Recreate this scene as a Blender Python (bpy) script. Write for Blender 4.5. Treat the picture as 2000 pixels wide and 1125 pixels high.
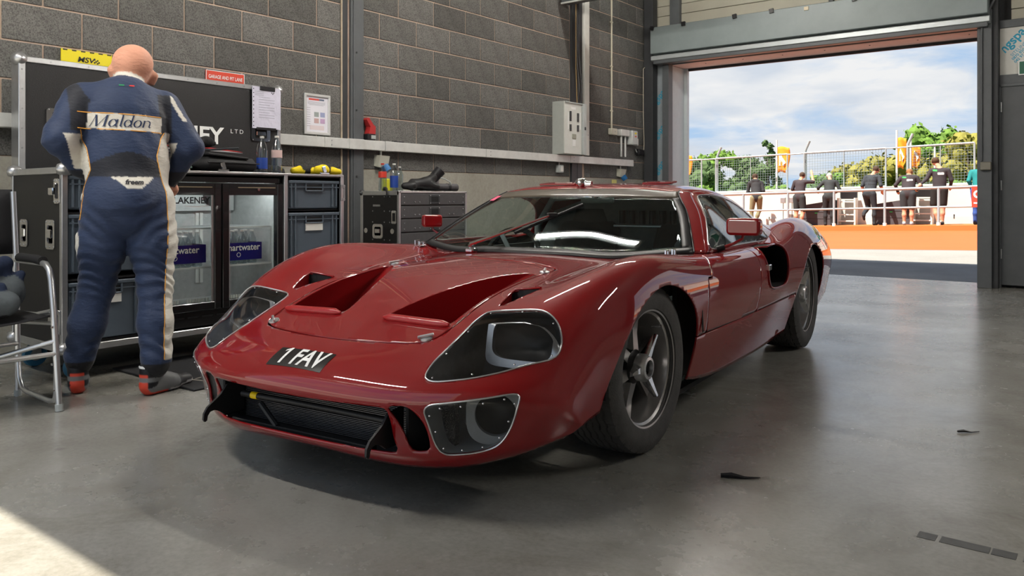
import bpy, bmesh, math, random
import numpy as np
from mathutils import Vector, Matrix, Euler
from mathutils.bvhtree import BVHTree
random.seed(7); rng = np.random.default_rng(7)
for o in list(bpy.data.objects): bpy.data.objects.remove(o)
scene = bpy.context.scene
COL = scene.collection

# ---------------------------------------------------------------- camera (level, lens shifted down)
cam_d = bpy.data.cameras.new('camera'); cam = bpy.data.objects.new('camera', cam_d); COL.objects.link(cam)
cam.location = (0, 0, 0.92); cam.rotation_euler = (math.radians(90), 0, math.radians(37.88))
cam_d.sensor_width = 36; cam_d.lens = 36*1565.37/2000; cam_d.shift_y = -(562.5-386.8)/2000
cam_d.clip_start = 0.05; cam_d.clip_end = 2000
scene.camera = cam

# ---------------------------------------------------------------- view
vs = scene.view_settings
vs.view_transform = 'Standard'; vs.look = 'None'; vs.gamma = 1; vs.use_curve_mapping = False
vs.exposure = 1.14

# ---------------------------------------------------------------- sky and sun
SUN_DIR = Vector((0.28, 0.463, -1.0)).normalized()      # direction the light travels
world = bpy.data.worlds.new('sky'); scene.world = world; world.use_nodes = True
nt = world.node_tree; nt.nodes.clear()
def N(t, typ, **kw):
    n = t.nodes.new(typ)
    for k, v in kw.items(): setattr(n, k, v)
    return n
tc = N(nt, 'ShaderNodeTexCoord'); sep = N(nt, 'ShaderNodeSeparateXYZ'); nt.links.new(tc.outputs['Generated'], sep.inputs[0])
# clouds on a flat layer: direction / height
mx = N(nt, 'ShaderNodeMath', operation='MAXIMUM'); nt.links.new(sep.outputs['Z'], mx.inputs[0]); mx.inputs[1].default_value = 0.0
ad = N(nt, 'ShaderNodeMath', operation='ADD'); nt.links.new(mx.outputs[0], ad.inputs[0]); ad.inputs[1].default_value = 0.16
dv = N(nt, 'ShaderNodeVectorMath', operation='DIVIDE'); nt.links.new(tc.outputs['Generated'], dv.inputs[0])
cmb = N(nt, 'ShaderNodeCombineXYZ')
for i in range(3): nt.links.new(ad.outputs[0], cmb.inputs[i])
nt.links.new(cmb.outputs[0], dv.inputs[1])
mp = N(nt, 'ShaderNodeMapping'); nt.links.new(dv.outputs[0], mp.inputs[0])
mp.inputs['Scale'].default_value = (1.0, 1.0, 1.0); mp.inputs['Location'].default_value = (1.3, 0.4, 0.0)
nz = N(nt, 'ShaderNodeTexNoise'); nt.links.new(mp.outputs[0], nz.inputs['Vector'])
nz.inputs['Scale'].default_value = 1.35; nz.inputs['Detail'].default_value = 7; nz.inputs['Roughness'].default_value = 0.55; nz.inputs['Distortion'].default_value = 0.4
rp = N(nt, 'ShaderNodeValToRGB'); nt.links.new(nz.outputs[0], rp.inputs[0])
rp.color_ramp.elements[0].position = 0.38; rp.color_ramp.elements[0].color = (0, 0, 0, 1)
rp.color_ramp.elements[1].position = 0.56; rp.color_ramp.elements[1].color = (1, 1, 1, 1)
nz2 = N(nt, 'ShaderNodeTexNoise'); nt.links.new(mp.outputs[0], nz2.inputs['Vector'])
nz2.inputs['Scale'].default_value = 2.4; nz2.inputs['Detail'].default_value = 5
rp2 = N(nt, 'ShaderNodeValToRGB'); nt.links.new(nz2.outputs[0], rp2.inputs[0])
rp2.color_ramp.elements[0].position = 0.35; rp2.color_ramp.elements[0].color = (0.55, 0.60, 0.67, 1)
rp2.color_ramp.elements[1].position = 0.62; rp2.color_ramp.elements[1].color = (0.74, 0.745, 0.75, 1)
blue = N(nt, 'ShaderNodeValToRGB'); nt.links.new(sep.outputs['Z'], blue.inputs[0])
blue.color_ramp.elements[0].position = 0.0; blue.color_ramp.elements[0].color = (0.40, 0.55, 0.74, 1)
blue.color_ramp.elements[1].position = 0.5; blue.color_ramp.elements[1].color = (0.20, 0.37, 0.64, 1)
mixc = N(nt, 'ShaderNodeMixRGB'); nt.links.new(rp.outputs[0], mixc.inputs[0]); nt.links.new(blue.outputs[0], mixc.inputs[1]); nt.links.new(rp2.outputs[0], mixc.inputs[2])
bg = N(nt, 'ShaderNodeBackground'); nt.links.new(mixc.outputs[0], bg.inputs[0]); bg.inputs[1].default_value = 0.54
wo = N(nt, 'ShaderNodeOutputWorld'); nt.links.new(bg.outputs[0], wo.inputs[0])
sun_d = bpy.data.lights.new('sun', 'SUN'); sun_d.energy = 6.5; sun_d.angle = math.radians(0.6); sun_d.color = (1.0, 0.91, 0.76)
sun = bpy.data.objects.new('sun', sun_d); COL.objects.link(sun); sun.location = (-6, -12, 12)
sun.rotation_euler = SUN_DIR.to_track_quat('-Z', 'Y').to_euler()
# ---------------------------------------------------------------- materials
MATS = {}
def mat(name, col=(0.5,0.5,0.5), rough=0.5, metal=0.0, coat=0.0, coat_rough=0.03, noise=0.0, nscale=20.0, bump=0.0, bscale=60.0, spec=0.5, trans=0.0, ior=1.45, emit=None, estr=0.0, attr=None, sheen=0.0, rand=0.0, stretch=None):
    """plain procedural material; noise = colour variation, bump = fine relief, rand = variation from piece to piece"""
    if name in MATS: return MATS[name]
    m = bpy.data.materials.new(name); m.use_nodes = True; t = m.node_tree; b = t.nodes['Principled BSDF']
    b.inputs['Base Color'].default_value = (*col, 1); b.inputs['Roughness'].default_value = rough; b.inputs['Metallic'].default_value = metal
    b.inputs['Coat Weight'].default_value = coat; b.inputs['Coat Roughness'].default_value = coat_rough
    b.inputs['Specular IOR Level'].default_value = spec; b.inputs['Transmission Weight'].default_value = trans; b.inputs['IOR'].default_value = ior
    if sheen: b.inputs['Sheen Weight'].default_value = sheen
    if emit: b.inputs['Emission Color'].default_value = (*emit, 1); b.inputs['Emission Strength'].default_value = estr
    src = None
    if attr:
        a = N(t, 'ShaderNodeVertexColor', layer_name=attr); src = a.outputs[0]
    co = N(t, 'ShaderNodeTexCoord').outputs['Object']
    if stretch:
        mp = N(t, 'ShaderNodeMapping'); t.links.new(co, mp.inputs[0]); mp.inputs['Scale'].default_value = stretch; co = mp.outputs[0]
    if noise:
        n = N(t, 'ShaderNodeTexNoise'); t.links.new(co, n.inputs['Vector']); n.inputs['Scale'].default_value = nscale; n.inputs['Detail'].default_value = 6; n.inputs['Roughness'].default_value = 0.65
        mr = N(t, 'ShaderNodeMapRange'); t.links.new(n.outputs[0], mr.inputs[0]); mr.inputs[1].default_value = 0.25; mr.inputs[2].default_value = 0.75
        mr.inputs[3].default_value = 1-noise; mr.inputs[4].default_value = 1+noise
        mul = N(t, 'ShaderNodeMixRGB', blend_type='MULTIPLY'); mul.inputs[0].default_value = 1
        if src is None: mul.inputs[1].default_value = (*col, 1)
        else: t.links.new(src, mul.inputs[1])
        t.links.new(mr.outputs[0], mul.inputs[2]); src = mul.outputs[0]
    if rand:
        oi = N(t, 'ShaderNodeObjectInfo'); mr = N(t, 'ShaderNodeMapRange'); t.links.new(oi.outputs['Random'], mr.inputs[0]); mr.inputs[3].default_value = 1-rand; mr.inputs[4].default_value = 1+rand
        mul = N(t, 'ShaderNodeMixRGB', blend_type='MULTIPLY'); mul.inputs[0].default_value = 1
        if src is None: mul.inputs[1].default_value = (*col, 1)
        else: t.links.new(src, mul.inputs[1])
        t.links.new(mr.outputs[0], mul.inputs[2]); src = mul.outputs[0]
    if src is not None: t.links.new(src, b.inputs['Base Color'])
    if bump:
        n = N(t, 'ShaderNodeTexNoise'); t.links.new(co, n.inputs['Vector']); n.inputs['Scale'].default_value = bscale; n.inputs['Detail'].default_value = 4
        bp = N(t, 'ShaderNodeBump'); bp.inputs['Strength'].default_value = bump; bp.inputs['Distance'].default_value = 0.01; t.links.new(n.outputs[0], bp.inputs['Height']); t.links.new(bp.outputs[0], b.inputs['Normal'])
    MATS[name] = m; return m
def glass(name, tint=(0.9,0.95,0.93), refl=1.0, rough=0.0):
    """thin clear sheet: see-through with a fresnel reflection"""
    if name in MATS: return MATS[name]
    m = bpy.data.materials.new(name); m.use_nodes = True; t = m.node_tree; t.nodes.clear()
    tr = N(t, 'ShaderNodeBsdfTransparent'); tr.inputs[0].default_value = (*tint, 1)
    gl = N(t, 'ShaderNodeBsdfGlossy'); gl.inputs['Roughness'].default_value = rough; gl.inputs[0].default_value = (1,1,1,1)
    lw = N(t, 'ShaderNodeLayerWeight'); lw.inputs[0].default_value = 0.5
    pw = N(t, 'ShaderNodeMath', operation='POWER'); t.links.new(lw.outputs['Facing'], pw.inputs[0]); pw.inputs[1].default_value = 5.0
    mu = N(t, 'ShaderNodeMath', operation='MULTIPLY_ADD'); t.links.new(pw.outputs[0], mu.inputs[0]); mu.inputs[1].default_value = 0.6*refl; mu.inputs[2].default_value = 0.03*refl; mu.use_clamp = True
    mx = N(t, 'ShaderNodeMixShader'); t.links.new(mu.outputs[0], mx.inputs[0]); t.links.new(tr.outputs[0], mx.inputs[1]); t.links.new(gl.outputs[0], mx.inputs[2])
    out = N(t, 'ShaderNodeOutputMaterial'); t.links.new(mx.outputs[0], out.inputs[0])
    MATS[name] = m; return m

# ---------------------------------------------------------------- objects
def tag(o, label=None, cat=None, group=None, kind=None):
    if label: o['label'] = label
    if cat: o['category'] = cat
    if group: o['group'] = group
    if kind: o['kind'] = kind
    return o
def empty(name, loc=(0,0,0), rz=0.0, label=None, cat=None, group=None):
    o = bpy.data.objects.new(name, None); COL.objects.link(o); o.location = loc; o.rotation_euler = (0,0,rz); o.empty_display_size = 0.1
    return tag(o, label, cat, group)
def link(name, me, parent=None, loc=None, rot=None, scale=None):
    o = bpy.data.objects.new(name, me); COL.objects.link(o)
    if parent: o.parent = parent
    if loc is not None: o.location = loc
    if rot is not None: o.rotation_euler = rot
    if scale is not None: o.scale = scale
    return o
def smooth(me, ang=35):
    n = len(me.polygons)
    if n: me.polygons.foreach_set('use_smooth', [True]*n)
    try: me.set_sharp_from_angle(angle=math.radians(ang))
    except Exception: pass
def mk(name, V, F, m=None, parent=None, sm=None, loc=None, rot=None):
    me = bpy.data.meshes.new(name); me.from_pydata([tuple(map(float, v)) for v in V], [], [tuple(map(int, f)) for f in F]); me.validate(); me.update()
    if m: me.materials.append(m)
    if sm: smooth(me, sm)
    return link(name, me, parent, loc, rot)
class MB:
    """collects shapes for ONE mesh; optional material index per shape"""
    def __init__(s): s.V = []; s.F = []; s.M = []
    def add(s, V, F, mi=0):
        b = len(s.V); s.V += [tuple(v) for v in V]; s.F += [tuple(i+b for i in f) for f in F]; s.M += [mi]*len(F); return s
    def box(s, c, d, mi=0, R=None, bev=0.0):
        c = Vector(c); h = Vector(d)/2
        if bev and min(h) > bev:
            b = bev; V = []; idx = {}
            for sx in (-1,1):
                for sy in (-1,1):
                    for sz in (-1,1):
                        for a in range(3):
                            p = [sx*(h.x-b), sy*(h.y-b), sz*(h.z-b)]; p[a] += (sx,sy,sz)[a]*b
                            idx[(sx,sy,sz,a)] = len(V); V.append(Vector(p))
            F = []
            for a in range(3):
                o = [k for k in range(3) if k != a]
                for sg in (-1,1):
                    q = []
                    for (p1,p2) in ((-1,-1),(1,-1),(1,1),(-1,1)):
                        k = [0,0,0]; k[a] = sg; k[o[0]] = p1; k[o[1]] = p2; q.append(idx[(*k,a)])
                    F.append(q)
            for a in range(3):       # edges along axis a
                o = [k for k in range(3) if k != a]
                for p1 in (-1,1):
                    for p2 in (-1,1):
                        k0 = [0,0,0]; k1 = [0,0,0]
                        k0[a] = -1; k1[a] = 1
                        for k in (k0,k1): k[o[0]] = p1; k[o[1]] = p2
                        F.append([idx[(*k0,o[0])], idx[(*k1,o[0])], idx[(*k1,o[1])], idx[(*k0,o[1])]])
            for sx in (-1,1):
                for sy in (-1,1):
                    for sz in (-1,1): F.append([idx[(sx,sy,sz,a)] for a in range(3)])
        else:
            V = [Vector((x*h.x, y*h.y, z*h.z)) for x in (-1,1) for y in (-1,1) for z in (-1,1)]
            F = [(0,1,3,2),(4,6,7,5),(0,4,5,1),(2,3,7,6),(0,2,6,4),(1,5,7,3)]
        if R is not None: V = [R @ v for v in V]
        return s.add([v+c for v in V], F, mi)
    def cyl(s, a, b, r, n=16, mi=0, r2=None, caps=True):
        a = Vector(a); b = Vector(b); r2 = r if r2 is None else r2; d = (b-a).normalized()
        x = d.orthogonal().normalized(); y = d.cross(x); V = []
        for c, rr in ((a,r),(b,r2)):
            for k in range(n):
                t = 2*math.pi*k/n; V.append(c + x*math.cos(t)*rr + y*math.sin(t)*rr)
        F = [(k,(k+1)%n,n+(k+1)%n,n+k) for k in range(n)]
        if caps: F += [tuple(range(n-1,-1,-1)), tuple(range(n,2*n))]
        return s.add(V, F, mi)
    def tube(s, pts, r, n=10, mi=0, closed=False):
        pts = [Vector(p) for p in pts]; V = []; F = []; m = len(pts)
        rr = r if hasattr(r, '__len__') else [r]*m; prev = None
        for i, p in enumerate(pts):
            if closed: d = pts[(i+1)%m]-pts[i-1]
            else: d = pts[min(i+1,m-1)]-pts[max(i-1,0)]
            d.normalize()
            x = d.orthogonal().normalized() if prev is None else (prev - d*prev.dot(d)).normalized()
            prev = x; y = d.cross(x)
            for k in range(n):
                t = 2*math.pi*k/n; V.append(p + x*math.cos(t)*rr[i] + y*math.sin(t)*rr[i])
        for i in range(m if closed else m-1):
            j = (i+1) % m
            F += [(i*n+k, i*n+(k+1)%n, j*n+(k+1)%n, j*n+k) for k in range(n)]
        if not closed: F += [tuple(range(n-1,-1,-1)), tuple(range((m-1)*n, m*n))]
        return s.add(V, F, mi)
    def lathe(s, prof, c=(0,0,0), n=24, mi=0, axis=(0,0,1), caps=True):
        """prof: (radius, height) list"""
        ax = Vector(axis).normalized(); x = ax.orthogonal().normalized(); y = ax.cross(x); c = Vector(c); V = []; F = []
        for r, h in prof:
            for k in range(n):
                t = 2*math.pi*k/n; V.append(c + ax*h + x*math.cos(t)*r + y*math.sin(t)*r)
        for i in range(len(prof)-1): F += [(i*n+k, i*n+(k+1)%n, (i+1)*n+(k+1)%n, (i+1)*n+k) for k in range(n)]
        if caps:
            if prof[0][0] > 1e-6: F.append(tuple(range(n-1,-1,-1)))
            if prof[-1][0] > 1e-6: F.append(tuple(range((len(prof)-1)*n, len(prof)*n)))
        return s.add(V, F, mi)
    def prism(s, poly, o, ex, ey, ez, d0, d1, mi=0):
        """polygon (2-D) in plane o+ex,ey extruded along ez from d0 to d1"""
        o, ex, ey, ez = Vector(o), Vector(ex), Vector(ey), Vector(ez); n = len(poly)
        V = [o+ex*p[0]+ey*p[1]+ez*d for d in (d0,d1) for p in poly]
        F = [tuple(range(n-1,-1,-1)), tuple(range(n,2*n))] + [(k,(k+1)%n,n+(k+1)%n,n+k) for k in range(n)]
        return s.add(V, F, mi)
    def build(s, name, m=None, parent=None, sm=None, loc=None, rot=None, fix=True):
        me = bpy.data.meshes.new(name); me.from_pydata([tuple(v) for v in s.V], [], s.F); me.validate()
        ms = m if isinstance(m, (list,tuple)) else [m]
        for q in ms:
            if q: me.materials.append(q)
        if len(ms) > 1 and len(s.M) == len(me.polygons): me.polygons.foreach_set('material_index', s.M)
        if fix:
            b = bmesh.new(); b.from_mesh(me); bmesh.ops.recalc_face_normals(b, faces=b.faces); b.to_mesh(me); b.free()
        me.update()
        if sm: smooth(me, sm)
        return link(name, me, parent, loc, rot)
def copy_tree(o, parent=None):
    c = o.copy(); COL.objects.link(c); c.parent = parent
    for ch in list(o.children): copy_tree(ch, c)
    return c
def rect_round(w, h, r, n=5):
    P = []
    for cx, cy, a0 in ((w/2-r,h/2-r,0),(-w/2+r,h/2-r,90),(-w/2+r,-h/2+r,180),(w/2-r,-h/2+r,270)):
        for k in range(n+1):
            a = math.radians(a0+90*k/n); P.append((cx+r*math.cos(a), cy+r*math.sin(a)))
    return P
def text_mesh(txt, size=1.0, shear=0.0, xs=1.0, align='CENTER', bold=0.0, space=1.0):
    """lettering as flat triangles -> (verts, faces) in the xy plane"""
    c = bpy.data.curves.new('letters', 'FONT'); c.body = txt; c.size = size; c.shear = shear; c.align_x = align; c.align_y = 'CENTER'; c.offset = bold; c.space_character = space; c.resolution_u = 4
    o = bpy.data.objects.new('letters', c); COL.objects.link(o)
    bpy.context.view_layer.update()
    me = o.to_mesh(); V = [(v.co.x*xs, v.co.y, 0.0) for v in me.vertices]; F = [tuple(p.vertices) for p in me.polygons]
    o.to_mesh_clear(); bpy.data.objects.remove(o); bpy.data.curves.remove(c)
    return V, F
def refine(V, F, maxlen):
    """split the long edges of flat lettering so that it can be draped"""
    b = bmesh.new(); vs_ = [b.verts.new(v) for v in V]
    for f in F:
        try: b.faces.new([vs_[i] for i in f])
        except ValueError: pass
    bmesh.ops.triangulate(b, faces=b.faces)
    for _ in range(5):
        e = [x for x in b.edges if x.calc_length() > maxlen]
        if not e: break
        bmesh.ops.subdivide_edges(b, edges=e, cuts=1); bmesh.ops.triangulate(b, faces=b.faces)
    b.verts.index_update(); V2 = [tuple(v.co) for v in b.verts]; F2 = [tuple(v.index for v in f.verts) for f in b.faces]; b.free()
    return V2, F2
def lettering(name, txt, m, parent, o, ex, ey, size, shear=0.0, xs=1.0, align='CENTER', bold=0.0, space=1.0, lift=0.001):
    """flat print on a plane at o spanned by ex, ey"""
    V, F = text_mesh(txt, size, shear, xs, align, bold, space); o, ex, ey = Vector(o), Vector(ex).normalized(), Vector(ey).normalized(); ez = ex.cross(ey)
    return mk(name, [o+ex*v[0]+ey*v[1]+ez*lift for v in V], F, m, parent)

# ---------------------------------------------------------------- cutting sheets along smooth outlines
def sd_poly(P, poly):
    """signed distance (negative inside) of 2-D points to a polygon"""
    P = np.asarray(P, float); poly = np.asarray(poly, float); d = np.full(len(P), 1e9); ins = np.zeros(len(P), bool)
    for a, b in zip(poly, np.roll(poly, -1, axis=0)):
        e = b-a; w = P-a; t = np.clip((w@e)/(e@e+1e-12), 0, 1); d = np.minimum(d, np.linalg.norm(w-t[:,None]*e, axis=1))
        c = ((a[1] <= P[:,1]) & (b[1] > P[:,1])) | ((b[1] <= P[:,1]) & (a[1] > P[:,1]))
        with np.errstate(divide='ignore', invalid='ignore'): xi = a[0]+(P[:,1]-a[1])*(b[0]-a[0])/(b[1]-a[1])
        ins ^= c & (P[:,0] < xi)
    return np.where(ins, -d, d)
def sd_line(P, line):
    P = np.asarray(P, float); line = np.asarray(line, float); d = np.full(len(P), 1e9)
    for a, b in zip(line[:-1], line[1:]):
        e = b-a; w = P-a; t = np.clip((w@e)/(e@e+1e-12), 0, 1); d = np.minimum(d, np.linalg.norm(w-t[:,None]*e, axis=1))
    return d
def chaikin(P, n=2, closed=True):
    P = [np.array(p, float) for p in P]
    for _ in range(n):
        Q = []
        m = len(P)
        if closed:
            for i in range(m): a, b = P[i], P[(i+1)%m]; Q += [a*.75+b*.25, a*.25+b*.75]
        else:
            Q = [P[0]]
            for i in range(m-1): a, b = P[i], P[i+1]; Q += [a*.75+b*.25, a*.25+b*.75]
            Q.append(P[-1])
        P = Q
    return np.array(P)
def cut(V, F, d):
    """keep the part of sheet (V array, F list) where d > 0; crossing faces are clipped at d = 0"""
    V = np.asarray(V); keep = d > 0; VL = [v for v in V]; out = []; cache = {}
    def mid(i, j):
        k = (i,j) if i < j else (j,i)
        if k not in cache:
            a, b = k; t = d[a]/(d[a]-d[b]); t = min(max(t, 0.02), 0.98); VL.append(V[a]*(1-t)+V[b]*t); cache[k] = len(VL)-1
        return cache[k]
    for f in F:
        kk = [keep[i] for i in f]
        if all(kk): out.append(tuple(f)); continue
        if not any(kk): continue
        p = []; n = len(f)
        for a in range(n):
            i, j = f[a], f[(a+1)%n]
            if keep[i]: p.append(i)
            if keep[i] != keep[j]: p.append(mid(i, j))
        if len(p) >= 3: out.append(tuple(p))
    used = sorted({i for f in out for i in f}); mp_ = {o: n for n, o in enumerate(used)}
    return np.array([VL[i] for i in used]), [tuple(mp_[i] for i in f) for f in out]
def loose(V, F):
    """split a sheet into its connected pieces"""
    par = list(range(len(V)))
    def fd(a):
        while par[a] != a: par[a] = par[par[a]]; a = par[a]
        return a
    for f in F:
        r = fd(f[0])
        for i in f[1:]: par[fd(i)] = r
    g = {}
    for f in F: g.setdefault(fd(f[0]), []).append(f)
    res = []
    for fs in g.values():
        u = sorted({i for f in fs for i in f}); m_ = {o: n for n, o in enumerate(u)}
        res.append((np.array([V[i] for i in u]), [tuple(m_[i] for i in f) for f in fs]))
    return res
def boundary(F):
    """ordered boundary loops of a sheet"""
    cnt = {}
    for f in F:
        for a, b in zip(f, f[1:]+f[:1]): cnt[(a,b)] = 1
    nx = {a: b for (a,b) in cnt if (b,a) not in cnt}; loops = []
    while nx:
        s0 = next(iter(nx)); L = [s0]; c = nx.pop(s0)
        while c != s0 and c in nx: L.append(c); c = nx.pop(c)
        loops.append(L)
    return loops
def sheet(name, V, F, m, parent, th=0.006, sm=40, flip=False, inner=None):
    """sheet part with thickness (solidified inwards)"""
    o = mk(name, V, F, m, parent)
    if inner: o.data.materials.append(inner)
    if th:
        md = o.modifiers.new('thickness', 'SOLIDIFY'); md.thickness = th; md.offset = -1; md.use_even_offset = False
        if inner: md.material_offset = 1; md.material_offset_rim = 0
    if sm: smooth(o.data, sm)
    return o
def grid_faces(nr, nc, flip=False):
    F = []
    for i in range(nr-1):
        for j in range(nc-1):
            a = i*nc+j; q = (a, a+1, a+nc+1, a+nc)
            F.append(q[::-1] if flip else q)
    return F
# ---------------------------------------------------------------- soft shapes: distance fields meshed with surface nets
def sdf_mesh(fn, lo, hi, res):
    lo = np.array(lo, float); hi = np.array(hi, float); n = np.ceil((hi-lo)/res).astype(int)+1
    ax = [lo[k]+np.arange(n[k])*res for k in range(3)]
    # coarse pass: only blocks near the surface are sampled finely
    bs = 6; nb = (n+bs-1)//bs; hd = .5*math.sqrt(3)*bs*res*1.6
    cen = np.stack(np.meshgrid(*[lo[k]+(np.arange(nb[k])*bs+(bs-1)/2)*res for k in range(3)], indexing='ij'), -1).reshape(-1,3)
    dc = fn(cen); Dp = np.repeat(dc.reshape(nb)[:,None,:,None,:,None], bs, 1).repeat(bs, 3).repeat(bs, 5).reshape(nb*bs)
    act = np.argwhere((np.abs(dc) < hd).reshape(nb)); off = np.stack(np.meshgrid(*[np.arange(bs)]*3, indexing='ij'), -1).reshape(-1,3)
    for i in range(0, len(act), 1500):
        I = (act[i:i+1500,None,:]*bs+off[None]).reshape(-1,3); Dp[I[:,0],I[:,1],I[:,2]] = fn(lo+I*res)
    D = Dp[:n[0],:n[1],:n[2]]
    S = D < 0; c = np.zeros(n-1, int)
    for a in (0,1):
        for b in (0,1):
            for d in (0,1): c += S[a:n[0]-1+a, b:n[1]-1+b, d:n[2]-1+d]
    act = (c > 0) & (c < 8); idx = -np.ones(n-1, int); idx[act] = np.arange(act.sum()); I = np.argwhere(act)
    acc = np.zeros((len(I),3)); cnt = np.zeros(len(I))
    corners = [(a,b,d) for a in (0,1) for b in (0,1) for d in (0,1)]
    for p in corners:
        for k in range(3):
            if p[k] == 0:
                q = list(p); q[k] = 1; d0 = D[I[:,0]+p[0], I[:,1]+p[1], I[:,2]+p[2]]; d1 = D[I[:,0]+q[0], I[:,1]+q[1], I[:,2]+q[2]]
                m = (d0 < 0) != (d1 < 0); t = np.where(m, d0/np.where(m, d0-d1, 1), 0)
                pos = np.array(p, float)[None,:].repeat(len(I), 0); pos[:,k] += t; acc += pos*m[:,None]; cnt += m
    V = lo+(I+acc/np.maximum(cnt,1)[:,None])*res
    F = []
    for k in range(3):
        sl0 = [slice(None)]*3; sl1 = [slice(None)]*3; sl0[k] = slice(0,-1); sl1[k] = slice(1,None)
        E = S[tuple(sl0)] != S[tuple(sl1)]; e = np.argwhere(E); u, v = (k+1)%3, (k+2)%3
        e = e[(e[:,u] > 0) & (e[:,v] > 0) & (e[:,u] < n[u]-1) & (e[:,v] < n[v]-1)]
        def cell(du, dv):
            q = e.copy(); q[:,u] -= du; q[:,v] -= dv; return idx[q[:,0], q[:,1], q[:,2]]
        q = np.stack([cell(1,1), cell(0,1), cell(0,0), cell(1,0)], -1)
        ins = S[e[:,0], e[:,1], e[:,2]]; q[~ins] = q[~ins][:, ::-1]; F.append(q)
    F = np.concatenate(F); F = F[(F >= 0).all(1)]
    return V, F
def smin(a, b, k):
    h = np.clip(.5+.5*(b-a)/k, 0, 1); return b*(1-h)+a*h-k*h*(1-h)
def sd_bone(P, a, b, ra, rb, sq=None):
    """tapered capsule; sq = (x, y, z) squash about the bone"""
    a = np.array(a, float); b = np.array(b, float)
    if sq is not None:
        s = np.array(sq, float); P = P/s; a = a/s; b = b/s
    e = b-a; t = np.clip(((P-a)@e)/(e@e+1e-9), 0, 1); d = np.linalg.norm(P-a-t[:,None]*e, axis=1)-(ra+(rb-ra)*t)
    return d*(min(sq) if sq is not None else 1.0)
def colour_attr(me, cols):
    at = me.color_attributes.new('col', 'FLOAT_COLOR', 'POINT'); c = np.ones((len(me.vertices),4), np.float32); c[:,:3] = cols; at.data.foreach_set('color', c.ravel())
def figure(name, bones, res, parent=None, m=None, paint=None, k=.035, kg=.012, warp=None):
    """bones: (group, a, b, ra, rb, colour[, squash]); one continuous skin, coloured by the nearest bone or by paint(V, colours, ids)"""
    pts = np.array([q for b_ in bones for q in (b_[1], b_[2])]); rm = max(max(b_[3], b_[4]) for b_ in bones)*1.3+.03
    lo, hi = pts.min(0)-rm, pts.max(0)+rm
    def fn(P, ids=False):
        Q = warp(P) if warp else P
        gs = {}; best = np.full(len(P), 1e9); bi = np.zeros(len(P), int)
        for i, b_ in enumerate(bones):
            d = sd_bone(Q, b_[1], b_[2], b_[3], b_[4], b_[6] if len(b_) > 6 else None)
            if ids:
                m_ = d < best; best = np.where(m_, d, best); bi = np.where(m_, i, bi)
            gs[b_[0]] = d if b_[0] not in gs else smin(gs[b_[0]], d, k)
        if ids: return bi
        out = None
        for g in gs.values(): out = g if out is None else smin(out, g, kg)
        return out
    V, F = sdf_mesh(fn, lo, hi, res)
    me = bpy.data.meshes.new(name); me.from_pydata(V.tolist(), [], F.tolist()); me.update()
    ids = fn(V, True); cols = np.array([bones[i][5] for i in ids], float)
    if paint is not None: cols = paint(V, cols, ids)
    colour_attr(me, cols); me.materials.append(m if m else mat('cloth_and_skin', rough=.85, attr='col', noise=.10, nscale=40, bump=.25, bscale=60)); smooth(me, 180)
    return link(name, me, parent)
SKIN = (.52,.27,.18)
# ---------------------------------------------------------------- shared materials
M_RED = mat('red_paint', (0.225,0.0040,0.0060), rough=0.5, coat=1.0, coat_rough=0.012, noise=0.04, nscale=3, spec=0.08)
M_RED.node_tree.nodes['Principled BSDF'].inputs['Coat IOR'].default_value = 1.62
M_REDM = mat('red_gelcoat', (0.36,0.012,0.014), rough=0.35, coat=0.3, noise=0.06, nscale=30)
M_BLK = mat('black_satin', (0.008,0.008,0.009), rough=0.5, noise=0.1)
M_INN = mat('dark_interior', (0.012,0.012,0.013), rough=0.85, noise=0.2)
M_RUB = mat('tyre_rubber', (0.058,0.057,0.056), rough=0.66, noise=0.35, nscale=14, bump=0.15, bscale=160)
M_RIM = mat('magnesium', (0.40,0.39,0.385), rough=0.34, metal=0.8, noise=0.12, nscale=12)
M_CHR = mat('chrome', (0.82,0.82,0.84), rough=0.08, metal=1.0)
M_ALU = mat('brushed_aluminium', (0.62,0.63,0.64), rough=0.33, metal=0.9, noise=0.08, nscale=30)
M_STL = mat('dull_steel', (0.42,0.43,0.44), rough=0.38, metal=0.8, noise=0.12, nscale=40)
M_GLS = glass('windscreen_glass', (0.84,0.90,0.875), 1.0)
M_PLX = glass('clear_plexiglass', (0.93,0.95,0.95), 1.2)
M_LENS = glass('lamp_cover_plexiglass', (0.84,0.85,0.86), 1.0)
M_FRIT = mat('black_seal', (0.006,0.006,0.007), rough=0.45)
M_GRY = mat('grey_trim', (0.34,0.35,0.355), rough=0.5, noise=0.1)
M_WHT = mat('white_print', (0.80,0.81,0.80), rough=0.6, noise=0.03)

# ---------------------------------------------------------------- car body surface (car frame: x = across, y = rearwards from front axle, z = up)
def cspline(t, P, tq):
    """natural cubic spline through P (n,k) at parameters t"""
    t = np.asarray(t, float); P = np.asarray(P, float); n = len(t); h = np.diff(t)
    A = np.zeros((n, n)); B = np.zeros_like(P)
    A[0, 0] = A[-1, -1] = 1
    for i in range(1, n-1):
        A[i, i-1] = h[i-1]; A[i, i] = 2*(h[i-1]+h[i]); A[i, i+1] = h[i]
        B[i] = 6*((P[i+1]-P[i])/h[i] - (P[i]-P[i-1])/h[i-1])
    M = np.linalg.solve(A, B)
    k = np.clip(np.searchsorted(t, tq, side='right')-1, 0, n-2)
    hk = h[k][:, None]; a = (t[k+1]-tq)[:, None]; b = (np.asarray(tq)-t[k])[:, None]
    return M[k]*a**3/(6*hk) + M[k+1]*b**3/(6*hk) + (P[k]/hk-M[k]*hk/6)*a + (P[k+1]/hk-M[k+1]*hk/6)*b

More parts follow.
